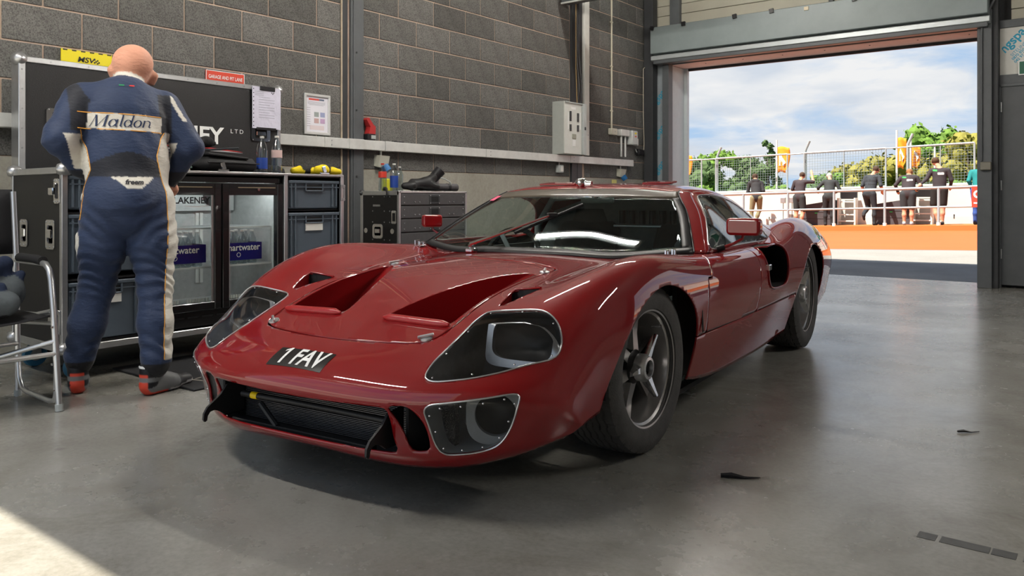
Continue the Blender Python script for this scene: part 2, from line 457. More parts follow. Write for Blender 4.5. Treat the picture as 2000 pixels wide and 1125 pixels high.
NET = []   # rows of (u list, v list, z list)
def row(u, v, z): NET.append((u if isinstance(u, list) else [u]*len(v), v, z))
row([-.93,-.925,-.898,-.862,-.815,-.762,-.706,-.658,-.615,-.575],[0,.17,.325,.430,.518,.592,.655,.70,.73,.75],[.148,.144,.132,.127,.129,.140,.155,.171,.184,.192])
row([-.965,-.958,-.935,-.899,-.85,-.793,-.733,-.677,-.625,-.575],[0,.176,.335,.445,.534,.611,.676,.72,.745,.76],[.182,.18,.173,.168,.167,.172,.181,.19,.196,.200])
row([-.967,-.96,-.94,-.909,-.866,-.813,-.75,-.682,-.615,-.56],[0,.178,.34,.453,.545,.625,.690,.736,.760,.770],[.235,.233,.23,.228,.225,.225,.225,.225,.215,.205])
row([-.983,-.976,-.955,-.923,-.877,-.822,-.755,-.682,-.605,-.54],[0,.18,.345,.462,.558,.643,.712,.756,.777,.78],[.295,.293,.29,.288,.285,.285,.28,.27,.245,.215])
row([-1.0,-.992,-.972,-.94,-.893,-.835,-.765,-.69,-.61,-.525],[0,.18,.35,.47,.57,.655,.72,.765,.788,.785],[.340,.338,.335,.335,.335,.335,.328,.31,.27,.22])
row([-.945,-.937,-.915,-.882,-.834,-.775,-.708,-.64,-.57,-.50],[0,.18,.35,.47,.572,.658,.724,.77,.793,.785],[.408,.407,.404,.404,.409,.413,.405,.37,.31,.225])
row([-.80,-.795,-.78,-.75,-.705,-.65,-.59,-.54,-.49,-.45],[0,.18,.36,.48,.585,.672,.738,.782,.80,.785],[.463,.462,.462,.468,.487,.50,.487,.44,.36,.23])
row([-.62,-.62,-.61,-.59,-.56,-.52,-.48,-.44,-.41,-.39],[0,.18,.36,.48,.59,.688,.757,.80,.81,.787],[.522,.522,.523,.538,.562,.580,.56,.50,.39,.235])
row([-.42,-.42,-.42,-.41,-.39,-.37,-.35,-.33,-.32,-.31],[0,.18,.36,.48,.592,.705,.777,.82,.825,.793],[.580,.580,.580,.592,.617,.642,.615,.53,.40,.235])
row(-.20,[0,.18,.36,.48,.597,.722,.797,.838,.84,.80],[.630,.627,.618,.620,.649,.686,.655,.555,.41,.235])
row(0.0,[0,.18,.36,.48,.60,.732,.812,.85,.85,.805],[.654,.650,.637,.635,.665,.708,.678,.57,.41,.23])
row(.20,[0,.18,.36,.48,.602,.737,.820,.860,.858,.808],[.666,.662,.648,.644,.667,.703,.676,.575,.41,.22])
row(.40,[0,.18,.365,.49,.61,.738,.826,.868,.863,.81],[.667,.664,.654,.650,.664,.690,.667,.575,.405,.19])
row(.62,[0,.18,.37,.50,.62,.74,.832,.876,.868,.81],[.660,.659,.655,.653,.660,.678,.660,.575,.40,.165])
row(.88,[0,.18,.37,.50,.62,.742,.836,.882,.872,.81],[.652,.652,.651,.650,.657,.674,.658,.575,.395,.155])
row(1.2,[0,.18,.37,.50,.62,.744,.838,.885,.874,.81],[.650,.650,.650,.650,.658,.674,.659,.575,.39,.15])
row(1.55,[0,.18,.37,.50,.62,.744,.840,.886,.872,.808],[.650,.650,.650,.652,.662,.680,.668,.58,.39,.15])
row(1.85,[0,.18,.37,.50,.62,.742,.840,.888,.868,.80],[.665,.665,.665,.668,.686,.713,.697,.59,.39,.155])
row(2.12,[0,.18,.37,.50,.61,.732,.834,.889,.875,.81],[.695,.694,.692,.695,.722,.764,.735,.60,.40,.165])
row(2.41,[0,.18,.37,.50,.60,.715,.824,.888,.880,.82],[.708,.706,.702,.704,.738,.795,.755,.605,.41,.18])
row(2.70,[0,.18,.37,.49,.585,.695,.806,.878,.872,.82],[.700,.698,.694,.697,.732,.788,.745,.60,.42,.20])
row(2.95,[0,.18,.36,.475,.57,.672,.782,.858,.858,.815],[.683,.681,.677,.680,.712,.762,.72,.585,.43,.23])
row(3.17,[0,.175,.35,.46,.552,.648,.754,.832,.838,.80],[.665,.663,.659,.661,.688,.73,.69,.57,.44,.26])

def body_grid(nr=300, nc=91):
    G = np.array([[ (v[j],u[j],z[j]) for j in range(len(v))] for u,v,z in NET])      # rows, cols, 3
    L = G[:, :0:-1].copy(); L[..., 0] *= -1
    G = np.concatenate([L, G], axis=1)
    t = np.concatenate([[0], np.cumsum(np.sqrt((np.diff(G, axis=0)**2).sum(-1)).mean(1))])
    s = np.concatenate([[0], np.cumsum(np.sqrt((np.diff(G, axis=1)**2).sum(-1)).mean(0))])
    # row sampling: denser at the nose
    w = np.linspace(0, 1, nr); tq = t[-1]*(0.72*w+0.28*w**2)
    sq = np.linspace(0, s[-1], 2*nc-1)
    R_, C_, _ = G.shape
    A = cspline(t, G.reshape(R_, -1), tq).reshape(nr, C_, 3).transpose(1, 0, 2).reshape(C_, -1)
    S = cspline(s, A, sq).reshape(2*nc-1, nr, 3).transpose(1, 0, 2)
    return S            # (nr, 2nc-1, 3)
# ---------------------------------------------------------------- the garage
WX = -5.14; YD = 9.60; YB = -0.45; XR = 5.0; ZC = 3.95
def concrete(name, c1, c2, rough=(.35,.6), scale=1.6, stain=None, bump=.15, fine=40, spec=0.5):
    m = bpy.data.materials.new(name); m.use_nodes = True; t = m.node_tree; b = t.nodes['Principled BSDF']
    co = N(t,'ShaderNodeTexCoord').outputs['Object']
    def noise(sc, det=8, ro=.65, dist=0):
        n = N(t,'ShaderNodeTexNoise'); t.links.new(co, n.inputs['Vector']); n.inputs['Scale'].default_value = sc; n.inputs['Detail'].default_value = det; n.inputs['Roughness'].default_value = ro; n.inputs['Distortion'].default_value = dist; return n.outputs[0]
    def ramp(src, p0, p1, a, bb):
        r = N(t,'ShaderNodeValToRGB'); t.links.new(src, r.inputs[0]); r.color_ramp.elements[0].position = p0; r.color_ramp.elements[1].position = p1; r.color_ramp.elements[0].color = a; r.color_ramp.elements[1].color = bb; return r.outputs[0]
    def mix(f, a, bb, mode='MIX'):
        x = N(t,'ShaderNodeMixRGB', blend_type=mode)
        if isinstance(f, float): x.inputs[0].default_value = f
        else: t.links.new(f, x.inputs[0])
        t.links.new(a, x.inputs[1]); t.links.new(bb, x.inputs[2]); return x.outputs[0]
    base = ramp(noise(scale, 10, .7, .3), .32, .68, (*c1,1), (*c2,1))
    spk = ramp(noise(fine, 3, .6), .30, .62, (.90,.90,.90,1), (1.05,1.05,1.05,1))
    col = mix(1.0, base, spk, 'MULTIPLY')
    if stain:
        st = ramp(noise(scale*2.7, 6, .75, 1.2), .50, .78, (1,1,1,1), (*stain,1)); col = mix(1.0, col, st, 'MULTIPLY')
        sp = ramp(noise(scale*9, 3, .5), .72, .80, (1,1,1,1), (.55,.54,.52,1)); col = mix(1.0, col, sp, 'MULTIPLY')
    t.links.new(col, b.inputs['Base Color']); b.inputs['Specular IOR Level'].default_value = spec
    rr = N(t,'ShaderNodeMapRange'); t.links.new(noise(scale*1.9, 7, .7), rr.inputs[0]); rr.inputs[1].default_value = .3; rr.inputs[2].default_value = .7; rr.inputs[3].default_value = rough[0]; rr.inputs[4].default_value = rough[1]; t.links.new(rr.outputs[0], b.inputs['Roughness'])
    bp = N(t,'ShaderNodeBump'); bp.inputs['Strength'].default_value = bump; bp.inputs['Distance'].default_value = .004; t.links.new(noise(fine*1.5, 4, .7), bp.inputs['Height']); t.links.new(bp.outputs[0], b.inputs['Normal'])
    MATS[name] = m; return m
M_FLOOR = concrete('polished_concrete_floor', (.145,.139,.118), (.315,.311,.290), (.17,.33), .62, (.66,.63,.57), .05, 60, spec=.7)
M_MORT = mat('pink_mortar', (0.47,0.36,0.285), rough=0.95, noise=0.18, nscale=9, bump=.4, bscale=120)
M_CONC = concrete('cast_concrete', (.26,.25,.21), (.40,.385,.33), (.7,.9), 1.2, (.8,.78,.74), .25, 45)
def block_material():
    m = mat('grey_concrete_block', (0.128,0.126,0.119), rough=0.95, noise=0.22, nscale=5.5, bump=.6, bscale=170, rand=.24)
    t = m.node_tree; b = t.nodes['Principled BSDF']; src = b.inputs['Base Color'].links[0].from_socket
    co = N(t,'ShaderNodeTexCoord').outputs['Object']
    n = N(t,'ShaderNodeTexNoise'); t.links.new(co, n.inputs['Vector']); n.inputs['Scale'].default_value = 130; n.inputs['Detail'].default_value = 2
    r = N(t,'ShaderNodeValToRGB'); t.links.new(n.outputs[0], r.inputs[0]); r.color_ramp.elements[0].position = .30; r.color_ramp.elements[0].color = (.5,.5,.5,1); r.color_ramp.elements[1].position = .60; r.color_ramp.elements[1].color = (1.15,1.15,1.15,1)
    x = N(t,'ShaderNodeMixRGB', blend_type='MULTIPLY'); x.inputs[0].default_value = 1; t.links.new(src, x.inputs[1]); t.links.new(r.outputs[0], x.inputs[2]); t.links.new(x.outputs[0], b.inputs['Base Color'])
    return m
M_BLOCK = block_material()
M_STEEL = mat('grey_painted_steel', (0.085,0.092,0.098), rough=0.5, noise=0.15, nscale=6)
M_STEELD = mat('dark_steel', (0.035,0.037,0.040), rough=0.55, noise=0.2, nscale=6)
M_TRUNK = mat('galvanised_trunking', (0.60,0.61,0.59), rough=0.45, metal=0.15, noise=0.16, nscale=7)
M_CLAD = mat('cream_cladding', (0.36,0.345,0.28), rough=0.6, noise=0.06, nscale=4)
M_SHUT = mat('shutter_box_grey', (0.20,0.235,0.24), rough=0.45, noise=0.10, nscale=3)
M_PINK = mat('pink_lined_board', (0.80,0.55,0.49), rough=0.8, noise=0.06)
M_FOIL = mat('insulation_foil', (0.26,0.29,0.31), rough=0.5, noise=0.12, nscale=9)
M_CYAN = mat('cyan_print', (0.02,0.30,0.46), rough=0.6)
M_WPL = mat('white_plastic', (0.72,0.72,0.68), rough=0.4, noise=0.03)
M_GPL = mat('grey_plastic', (0.42,0.45,0.44), rough=0.45, noise=0.06)
M_DARKP = mat('dark_pvc', (0.012,0.012,0.014), rough=0.4)
def structure(o): o['kind'] = 'structure'; return o
structure(MB().box(((WX+XR)/2-.2,(YB+YD)/2+.2,-.05), (XR-WX+.8,YD-YB+.8,.10)).build('floor', M_FLOOR))
# left wall: concrete base, mortar bed with every block laid in it
wl = structure(MB().box((WX-.107,(YB+YD)/2,ZC/2), (.20,YD-YB,ZC)).build('wall_left', M_MORT))
for a, b in ((YB,4.325),(4.545,7.69),(8.0,9.52)): MB().box((WX-.04,(a+b)/2,.5804), (.08,b-a,1.1608)).build('base_panel', M_CONC, wl)
BLK = {}
def block(y0, y1, z0):
    L = round(y1-y0, 3)
    if L < .03: return
    if L not in BLK:
        o = MB().box((0,0,0), (.10,L-.010,.215), bev=.0035).build('concrete_block', M_BLOCK, wl); BLK[L] = o.data
    else: o = link('concrete_block', BLK[L], wl)
    o.location = (WX-.05, (y0+y1)/2, z0+.1125)
far = MB()
for k in range(11):
    z0 = 1.1608+.225*k; par = k % 2
    for (a, b, base) in ((YB, 4.325, 1.8303), (4.545, 7.69, 4.7513), (8.0, 9.52, 4.7513)):
        q0 = base+(.225 if par == 0 else 0.0); ys = [a]+[q0+.45*i for i in range(-12,24) if a+.02 < q0+.45*i < b-.02]+[b]
        for y0, y1 in zip(ys[:-1], ys[1:]):
            if y1 < 1.35:
                far.box((WX-.05,(y0+y1)/2,z0+.1125), (.10,y1-y0-.010,.215), bev=.0035)
            else: block(y0, y1, z0)
tag(far.build('concrete_blocks_beyond', M_BLOCK, wl), kind='stuff')
# steel columns set in the wall
c = empty('steel_column', (WX+.030,4.435,0), 0, 'grey steel column set in the block wall beside the framed notice', 'column', 'steel columns in the block wall')
MB().box((-.03,-.075,ZC/2), (.012,.06,ZC)).build('web', M_STEELD, c)
MB().box((-.035,.055,ZC/2), (.07,.11,ZC), bev=.004).build('flange', M_STEEL, c)
MB().box((-.02,-.012,ZC/2), (.03,.02,ZC), bev=.004).build('rib', M_STEEL, c)
MB().box((-.026,-.108,ZC/2+.4), (.012,.014,ZC-.8), bev=.003).build('sealant_strip', mat('beige_sealant', (0.42,0.35,0.26), rough=0.9, noise=.2), c)
for z in (1.1,1.65,2.13,2.6): MB().cyl((0,.03,z), (.006,.03,z), .008, 8).build('bolt', M_STEELD, c)
c = empty('steel_column', (WX+.045,7.845,0), 0, 'dark steel column behind the cables above the fuse board', 'column', 'steel columns in the block wall')
MB().box((-.05,-.04,ZC/2), (.06,.21,ZC)).build('web', M_STEELD, c)
MB().box((-.030,.015,ZC/2), (.03,.10,ZC), bev=.004).build('flange', M_STEELD, c)
MB().tube([(.01,-.08,3.9),(.01,-.08,2.5),(.02,-.05,2.2),(.02,-.09,2.0)], .010, 8).build('cable', M_DARKP, c, 40)
MB().tube([(.01,-.05,3.9),(.015,-.055,2.6),(.03,-.02,2.25),(.03,-.03,2.0)], .008, 8).build('cable', M_DARKP, c, 40)
MB().tube([(.01,-.11,3.9),(.01,-.11,2.4),(.02,-.10,2.0)], .006, 8).build('cable', mat('brown_cable', (0.25,0.16,0.06), rough=.5), c, 40)
# dado trunking
t = empty('cable_trunking', (WX+.003,5.2,1.364), 0, 'long pale metal cable trunking running along the block wall', 'trunking')
for a, b in ((.6,2.2),(2.2,4.1),(4.1,4.75),(4.75,6.1),(6.1,7.6),(7.6,9.05)):
    s_ = MB().box((.035,(a+b)/2-5.2,0), (.07,b-a-.003,.082), bev=.003).build('trunking_length', M_TRUNK, t)
    for q in (a+.07,): 
        for dz in (-.018,.018): MB().cyl((.07,q-5.2,dz), (.0725,q-5.2,dz), .006, 8).build('cover_screw', M_STL, t)
MB().box((.037,4.43-5.2,0), (.078,.16,.086), bev=.003).build('coupler', M_TRUNK, t)
MB().box((.037,4.80-5.2,0), (.076,.10,.085), bev=.003).build('coupler', M_TRUNK, t)
t2 = empty('vertical_trunking', (WX,7.968,1.40), 0, 'white vertical trunking rising from the wall trunking beside the fuse board', 'trunking')
MB().box((.03,0,1.27), (.06,.10,2.5), bev=.003).build('cover', mat('pale_trunking', (0.62,0.62,0.58), rough=.45, noise=.06), t2)
MB().cyl((.06,-.02,.26), (.064,-.02,.26), .006, 8).build('cover_screw', M_STL, t2); MB().cyl((.06,.02,.26), (.064,.02,.26), .006, 8).build('cover_screw', M_STL, t2)
# fuse board
fb = empty('fuse_board', (WX,7.54,1.41), 0, 'grey metal electrical fuse board with open door on the block wall', 'fuse board')
MB().box((.080,0,.292), (.158,.41,.585), bev=.003).build('cabinet', mat('fuse_board_grey', (0.40,0.42,0.39), rough=.45, noise=.05), fb)
MB().box((.165,-.035,.292), (.012,.34,.575), bev=.002).build('front_plate', mat('fuse_plate', (0.62,0.63,0.59), rough=.45, noise=.04), fb)
MB().box((.178,.175,.292), (.03,.06,.58), bev=.002).build('door_edge', M_GPL, fb)
MB().box((.176,-.0,.575), (.02,.40,.012)).build('top_edge', M_GPL, fb)
for (yy, zz, n_) in ((-.095,.42,9),(-.095,.31,6),(.055,.42,8),(.055,.31,6)):
    for k in range(n_): MB().box((.175,yy,zz-.047+k*.0125), (.012,.028,.010)).build('breaker', M_DARKP, fb)
MB().box((.174,-.02,.20), (.010,.075,.055), bev=.003).build('main_switch', mat('switch_window', (0.30,0.30,0.24), rough=.4), fb)
for yy, zz, w, h_ in ((-.03,.515,.085,.028),(-.02,.125,.06,.075),(-.135,.37,.018,.19),(.105,.38,.018,.19)): MB().box((.1725,yy,zz), (.002,w,h_)).build('paper_label', M_WHT, fb)
MB().box((.195,.175,.30), (.014,.02,.035), bev=.003).build('door_latch', M_STEELD, fb)
# conduits, boxes and sockets by the corner
def box_thing(name, label, cat, y0, y1, z0, z1, d, m, x0=WX, bev=.006):
    o = MB().box((0,0,0), (d,y1-y0,z1-z0), bev=bev).build(name, m, None, 40, loc=(x0+d/2+.0015,(y0+y1)/2,(z0+z1)/2)); return tag(o, label, cat)
o = tag(MB().cyl((WX+.014,8.60,1.78), (WX+.014,8.60,3.9), .012, 12).build('conduit', mat('cream_conduit', (0.50,0.47,0.37), rough=.5), None, 40), 'tall cream conduit running up the block wall', 'conduit')
for z in (2.0,2.55,3.1): MB().box((WX+.012,8.60,z), (.022,.05,.018), bev=.003).build('saddle_clip', MATS['cream_conduit'], o)
o = box_thing('junction_box', 'small cream square junction box at foot of the tall conduit', 'junction box', 8.535,8.675,1.702,1.782,.055, mat('cream_plastic', (0.62,0.60,0.50), rough=.45)); MB().cyl((.028,.01,0), (.032,.01,0), .006, 8).build('fixing', M_STL, o)
o = box_thing('switch_socket', 'grey metal twin box with two conduits running down', 'switch box', 8.74,8.945,1.70,1.782,.075, M_TRUNK)
for dy in (-.05,.05): MB().cyl((0,dy,-.04), (0,dy,-.30), .013, 12).build('conduit_drop', M_TRUNK, o, 40)
o = box_thing('isolator_switch', 'pale grey isolator box with small yellow label', 'isolator', 8.985,9.13,1.60,1.782,.09, mat('isolator_grey', (0.55,0.57,0.56), rough=.4), bev=.010)
MB().box((.046,.01,.055), (.002,.05,.022)).build('yellow_label', mat('yellow_sticker', (0.75,0.62,0.04), rough=.5), o); MB().box((.046,.01,.015), (.002,.045,.016)).build('red_label', mat('red_sticker', (0.65,0.10,0.08), rough=.5), o)
MB().box((.0,.09,-.05), (.06,.05,.09), bev=.006).build('side_plug', M_WPL, o)
o = box_thing('power_adapter', 'small black plug adapter hanging by the corner', 'adapter', 9.20,9.34,1.475,1.555,.07, M_DARKP, bev=.012)
MB().tube([(0,.07,0),(.0,.11,.02),(0,.12,.12),(0,.10,.5),(0,.10,1.1),(0,.16,1.14)], .005, 8).build('cable', mat('cream_cable', (0.50,0.46,0.36), rough=.5), o, 40)
MB().tube([(.0,-.07,0),(.0,-.085,.01),(.0,-.10,.03),(.0,-.10,.04)], .006, 8).build('lead', M_GPL, o, 40)
for (ya, yb, lab) in ((8.74,8.87,'grey angled power socket with blue flap below trunking end'),(4.69,4.80,'cream angled power socket with blue flap above the small flight case')):
    z1 = 1.285; sk = empty('power_socket', (WX,(ya+yb)/2,z1-.09), 0, lab, 'socket', 'blue power sockets')
    MB().prism([(0,.0),(.05,-.012),(.075,.085),(0,.095)], (0,-.06,0), (1,0,0), (0,0,1), (0,1,0), 0, .115).build('housing', mat('socket_grey', (0.52,0.52,0.44), rough=.5), sk)
    MB().cyl((.045,.02,.0), (.075,.035,-.045), .037, 20, r2=.034).build('blue_flap', mat('socket_blue', (0.01,0.14,0.38), rough=.35), sk, 40)
    MB().cyl((.02,0,.09), (.02,0,.13), .010, 10).build('conduit_stub', M_TRUNK, sk, 40)
o = box_thing('light_switch', 'grey light switch box below the fuse board', 'switch', 7.40,7.495,1.205,1.292,.05, M_GPL); MB().box((.026,.012,0), (.006,.05,.06), bev=.002).build('rocker', M_WPL, o); MB().cyl((-.01,0,.04), (-.01,0,.08), .009, 10).build('conduit_stub', M_TRUNK, o)
tag(mk('yellow_notice', [(WX+.004,8.62,1.148),(WX+.004,8.74,1.148),(WX+.004,8.74,1.09),(WX+.004,8.62,1.09)], [(0,1,2,3)], mat('pale_yellow_paper', (0.70,0.66,0.22), rough=.7)), 'small yellow sticker on the wall just above the car roof', 'sticker')
# notices on the wall above the flight case
sg = tag(MB().box((WX+.006,2.305,1.775), (.008,.305,.105)).build('yellow_sign', mat('sign_yellow', (0.78,0.66,0.01), rough=.4)), 'yellow circuit sign with dashed border above the flight case', 'sign')
lettering('sign_letters', 'MSV', mat('black_print', (0.01,0.01,0.01), rough=.5), sg, (WX+.011,2.295,1.772), (0,1,0), (0,0,1), .045, .2, 1.2, bold=.001)
for k in range(6): MB().box((WX+.0105,2.175+k*.053,1.823), (.001,.026,.007)).build('border_dash', MATS['black_print'], sg)
ck = MB()
for i_ in range(4):
    for j_ in range(3):
        if (i_+j_) % 2 == 0: MB().box((WX+.0108,2.350+i_*.009,1.782-j_*.009-i_*.002), (.001,.009,.009)).build('chequer', MATS['black_print'], sg)
sg = tag(MB().box((WX+.006,3.263,1.775), (.008,.31,.09), bev=.002).build('red_sign', mat('sign_red', (0.62,0.06,0.03), rough=.4)), 'red sign reading GARAGE AND PIT LANE above the flight case', 'sign')
lettering('sign_letters', 'GARAGE AND PIT LANE', M_WHT, sg, (WX+.011,3.263,1.775), (0,1,0), (0,0,1), .036, 0, .70, bold=.0004)
for a, b, w, h_ in ((0,.043,.305,.004),(-.151,0,.004,.09),(.151,0,.004,.09)): MB().box((WX+.0105,3.263+a,1.775+b), (.001,w,h_)).build('sign_border', M_WHT, sg)
fr = empty('framed_notice', (WX,4.075,1.583), 0, 'framed white notice with red heading on the block wall', 'frame')
for (a, b, w, h_) in ((0,.150,.255,.022),(0,-.150,.255,.022),(-.117,0,.022,.30),(.117,0,.022,.30)): MB().box((.010,a,b), (.020,w,h_), bev=.004).build('frame_side', mat('silver_frame', (0.60,0.61,0.60), rough=.35, metal=.3), fr)
MB().box((.004,0,0), (.006,.225,.29)).build('paper', mat('notice_paper', (0.72,0.72,0.78), rough=.5), fr)
MB().box((.0076,-.03,.118), (.001,.10,.014)).build('red_heading', mat('notice_red', (0.60,0.08,0.06), rough=.6), fr); MB().box((.0076,.045,.118), (.001,.05,.014)).build('dark_heading', mat('notice_slate', (0.12,0.15,0.22), rough=.6), fr)
for k in range(4): MB().box((.0076,-.005,.098-k*.008), (.0008,.17-.03*(k == 3),.0028)).build('text_line', mat('grey_print', (0.35,0.36,0.42), rough=.6), fr)
for a, b in ((0,0),(.06,.0),(0,-.05),(.06,-.05)): MB().box((.0076,a-.005,b), (.0008,.045,.038)).build('notice_picture', mat('pic_%d' % int(-b*100+a*100), (.30+.2*(b<0),.34,.33+.2*(a>0)), rough=.6), fr)
MB().box((.0076,.0,-.105), (.0008,.14,.035)).build('notice_box', mat('notice_pinkish', (0.66,0.58,0.60), rough=.6), fr)
for k in range(9): MB().box((.0076,-.085,.05-k*.018), (.0008,.04,.003)).build('text_line', MATS['grey_print'], fr)
# red battery torch standing on the trunking
tr = empty('battery_torch', (WX+.035,4.60,1.4055), 0, 'red and black battery torch with tilted head on the trunking', 'torch')
MB().box((0,0,.028), (.07,.085,.055), bev=.006).build('battery_base', M_DARKP, tr); MB().box((.0365,.015,.028), (.002,.05,.03)).build('battery_label', M_GPL, tr)
MB().prism([(-.03,.055),(.045,.055),(.045,.12),(.02,.135),(-.028,.19),(-.055,.172),(-.012,.115)], (0,0,0), (0,1,0), (0,0,1), (1,0,0), -.03, .03).build('torch_body', mat('torch_red', (0.42,0.03,0.03), rough=.4), tr)
tag(MB().tube([(WX+.04,4.86,1.412),(WX+.05,4.90,1.416),(WX+.03,4.94,1.412),(WX+.045,4.99,1.412)], .006, 8).build('cable_clips', M_DARKP, None, 40), 'small black clip lying on the trunking beside the torch', 'clip')

# door wall
wd = structure(MB().box(((WX-.30+-4.83)/2,YD+.20,ZC/2), (-4.83-WX+.30,.40,ZC)).box((-3.05,YD+.20,(2.67+ZC)/2), (3.56,.40,ZC-2.67)).box(((-1.27+.55)/2,YD+.27,ZC/2), (1.82,.34,ZC)).box(((.55+4.1)/2,YD+.27,(2.67+ZC)/2), (3.55,.34,ZC-2.67)).box(((4.1+XR)/2+.1,YD+.27,ZC/2), (XR-4.1+.2,.34,ZC)).build('wall_front', M_STEELD))
cl = empty('cladding', (0,YD-.02,3.2), 0); cl.parent = wd
for k in range(7):
    for (a, b) in ((-5.04,-4.80),(-4.66,-2.8),(-2.74,-1.2),(-1.0,.54)):
        z0 = 3.06+.13*k if a < -1.1 else 2.72+.13*k
        MB().box(((a+b)/2,YD-.012+.004*((k*7) % 3 == 0),z0+.062), (b-a,.024,.1245), bev=.004).build('cladding_sheet', M_CLAD, wd)
bpy.data.objects.remove(cl)
MB().box((-5.05,9.47,ZC/2), (.13,.13,ZC), bev=.004).build('corner_post', M_STEELD, wd)
MB().box((-4.83,9.52,1.42), (.09,.12,2.84), bev=.004).build('door_post', M_STEEL, wd)
MB().box((-4.955,9.58,1.35), (.13,.03,2.7)).build('insulation_strip', M_FOIL, wd)
for z in (1.35,1.82,2.28):
    tv, tf = text_mesh('gspan', .11, 0, 1.0, bold=.002); ca, sa = math.cos(.95), math.sin(.95)
    P = [(-4.955+(x*ca-y*sa), 9.563, z+(x*sa+y*ca)) for x,y,_ in tv]; P = np.array(P); keep_f = [f for f in tf if all(-5.015 < P[i][0] < -4.895 for i in f)]
    mk('insulation_print', P, keep_f, M_CYAN, wd)
MB().box((-4.836,9.83,1.333), (.03,.45,2.66), bev=.003).build('door_reveal', mat('pale_reveal', (0.48,0.53,0.55), rough=.5, noise=.05), wd)
MB().box((-4.80,10.02,1.335), (.05,.06,2.67), bev=.004).build('shutter_guide', MATS['pale_reveal'], wd)
MB().box((-3.05,9.83,2.678), (3.56,.45,.02)).build('head_lining', M_PINK, wd)
MB().box((-3.05,9.585,2.715), (3.62,.05,.10), bev=.004).build('head_steel', M_STEEL, wd)
MB().box((-3.05,10.04,2.665), (3.56,.04,.06), bev=.004).build('shutter_slot', M_STEELD, wd)
for k in range(7): MB().cyl((-4.4+.5*k,9.75,2.668), (-4.4+.5*k,9.75,2.664), .008, 8).build('lining_screw', M_STEELD, wd)
MB().box((-1.215,9.48,1.42), (.13,.16,2.84), bev=.004).build('door_post', M_STEEL, wd)
MB().box((-1.125,9.50,ZC/2), (.05,.10,ZC), bev=.004).build('inner_post', M_STEELD, wd)
MB().tube([(-1.10,9.40,3.9),(-1.10,9.40,3.05),(-1.12,9.40,2.95),(-1.235,9.385,2.70),(-1.24,9.385,2.60),(-1.24,9.385,1.30)], .012, 10).build('conduit', M_STEEL, wd, 40)
MB().box((-1.20,9.38,1.245), (.10,.06,.085), bev=.006).build('shutter_switch', mat('switch_bronze', (0.16,0.15,0.12), rough=.4, metal=.4), wd)
MB().box((-.50,9.585,2.13), (1.20,.05,.10), bev=.003).build('transom', M_STEEL, wd)
MB().box((-.50,9.585,2.70), (1.20,.05,.08), bev=.003).build('transom', M_STEEL, wd)
ip = MB().box((-.50,9.592,2.42), (1.20,.02,.50)).build('insulation_panel', mat('insulation_white', (0.58,0.58,0.54), rough=.6, noise=.10, nscale=5), wd)
def rotated_print(txt, size, x, z, ang, bold=0, xmin=-1.095, xmax=.05, zmin=2.19, zmax=2.645):
    tv, tf = text_mesh(txt, size, 0, 1.0, align='LEFT', bold=bold); ca, sa = math.cos(ang), math.sin(ang)
    P = np.array([(x+(a*ca-b*sa), 9.5805, z+(a*sa+b*ca)) for a,b,_ in tv]); ff = [f for f in tf if all(xmin < P[i][0] < xmax and zmin < P[i][2] < zmax for i in f)]
    mk('insulation_print', P, ff, M_CYAN, ip)
rotated_print('ngspan', .125, -1.085, 2.425, .82, .003); rotated_print('SITELINE', .045, -1.00, 2.37, .78); rotated_print('0870 850 8555', .038, -.99, 2.33, .78, .0008); rotated_print('042 97 95 000', .038, -.97, 2.30, .78, .0008)
# roller shutter housing
sh = empty('roller_shutter_box', (-3.06,9.34,2.95), 0, 'long grey roller shutter housing above the open garage door', 'shutter box')
MB().box((0,.0,.0), (3.78,.14,.34), bev=.006).build('housing', M_SHUT, sh)
MB().prism([(0,0),(.0,.05),(.05,.07),(.10,.05),(.12,0),(.05,-.02)], (-1.90,-.03,-.245), (0,1,0), (0,0,1), (1,0,0), 0, 3.80).build('bottom_roll', mat('shutter_lip', (0.42,0.45,0.46), rough=.35, metal=.3), sh, 40)
MB().box((0,.05,-.27), (3.76,.12,.05), bev=.004).build('lower_rail', M_STEEL, sh)
for x in (-1.86,-1.42,-.75,-.30,.62): MB().box((x,-.078,.158), (.05,.03,.05), R=Matrix.Rotation(.3*math.sin(x*9),3,'Y')).build('bracket', M_DARKP, sh)
MB().box((.10,-.075,.13), (.05,.012,.04)).build('tape_patch', mat('masking_tape', (0.55,0.48,0.36), rough=.8), sh)
MB().box((-4.73,9.57,3.5), (.14,.10,.9), bev=.004).build('upper_post', M_STEEL, wd); MB().box((-2.77,9.57,3.5), (.05,.06,.9)).build('upper_post', M_STEELD, wd)
# pedestrian door beside the big opening
d1 = structure(MB().box((-.62,9.585,1.045), (.94,.05,2.03), bev=.003).build('door_1', mat('pewter_door', (0.075,0.080,0.085), rough=.5, noise=.18, nscale=5)))
MB().box((-1.105,9.575,1.04), (.04,.07,2.08), bev=.003).build('door_frame', M_STEEL, d1); MB().box((-.62,9.575,2.072), (1.0,.07,.03), bev=.003).build('door_frame', M_STEEL, d1)
for z in (.35,1.05,1.85): MB().cyl((-1.085,9.545,z-.05), (-1.085,9.545,z+.05), .010, 10).build('hinge', M_STL, d1, 40)
es = tag(MB().box((-.80,9.545,2.235), (.27,.012,.145), bev=.003).build('exit_sign', M_WHT), 'green and white exit sign above the pedestrian door', 'sign'); MB().box((-.80,9.538,2.235), (.25,.004,.125)).build('green_panel', mat('sign_green', (0.0,0.10,0.05), rough=.4), es)
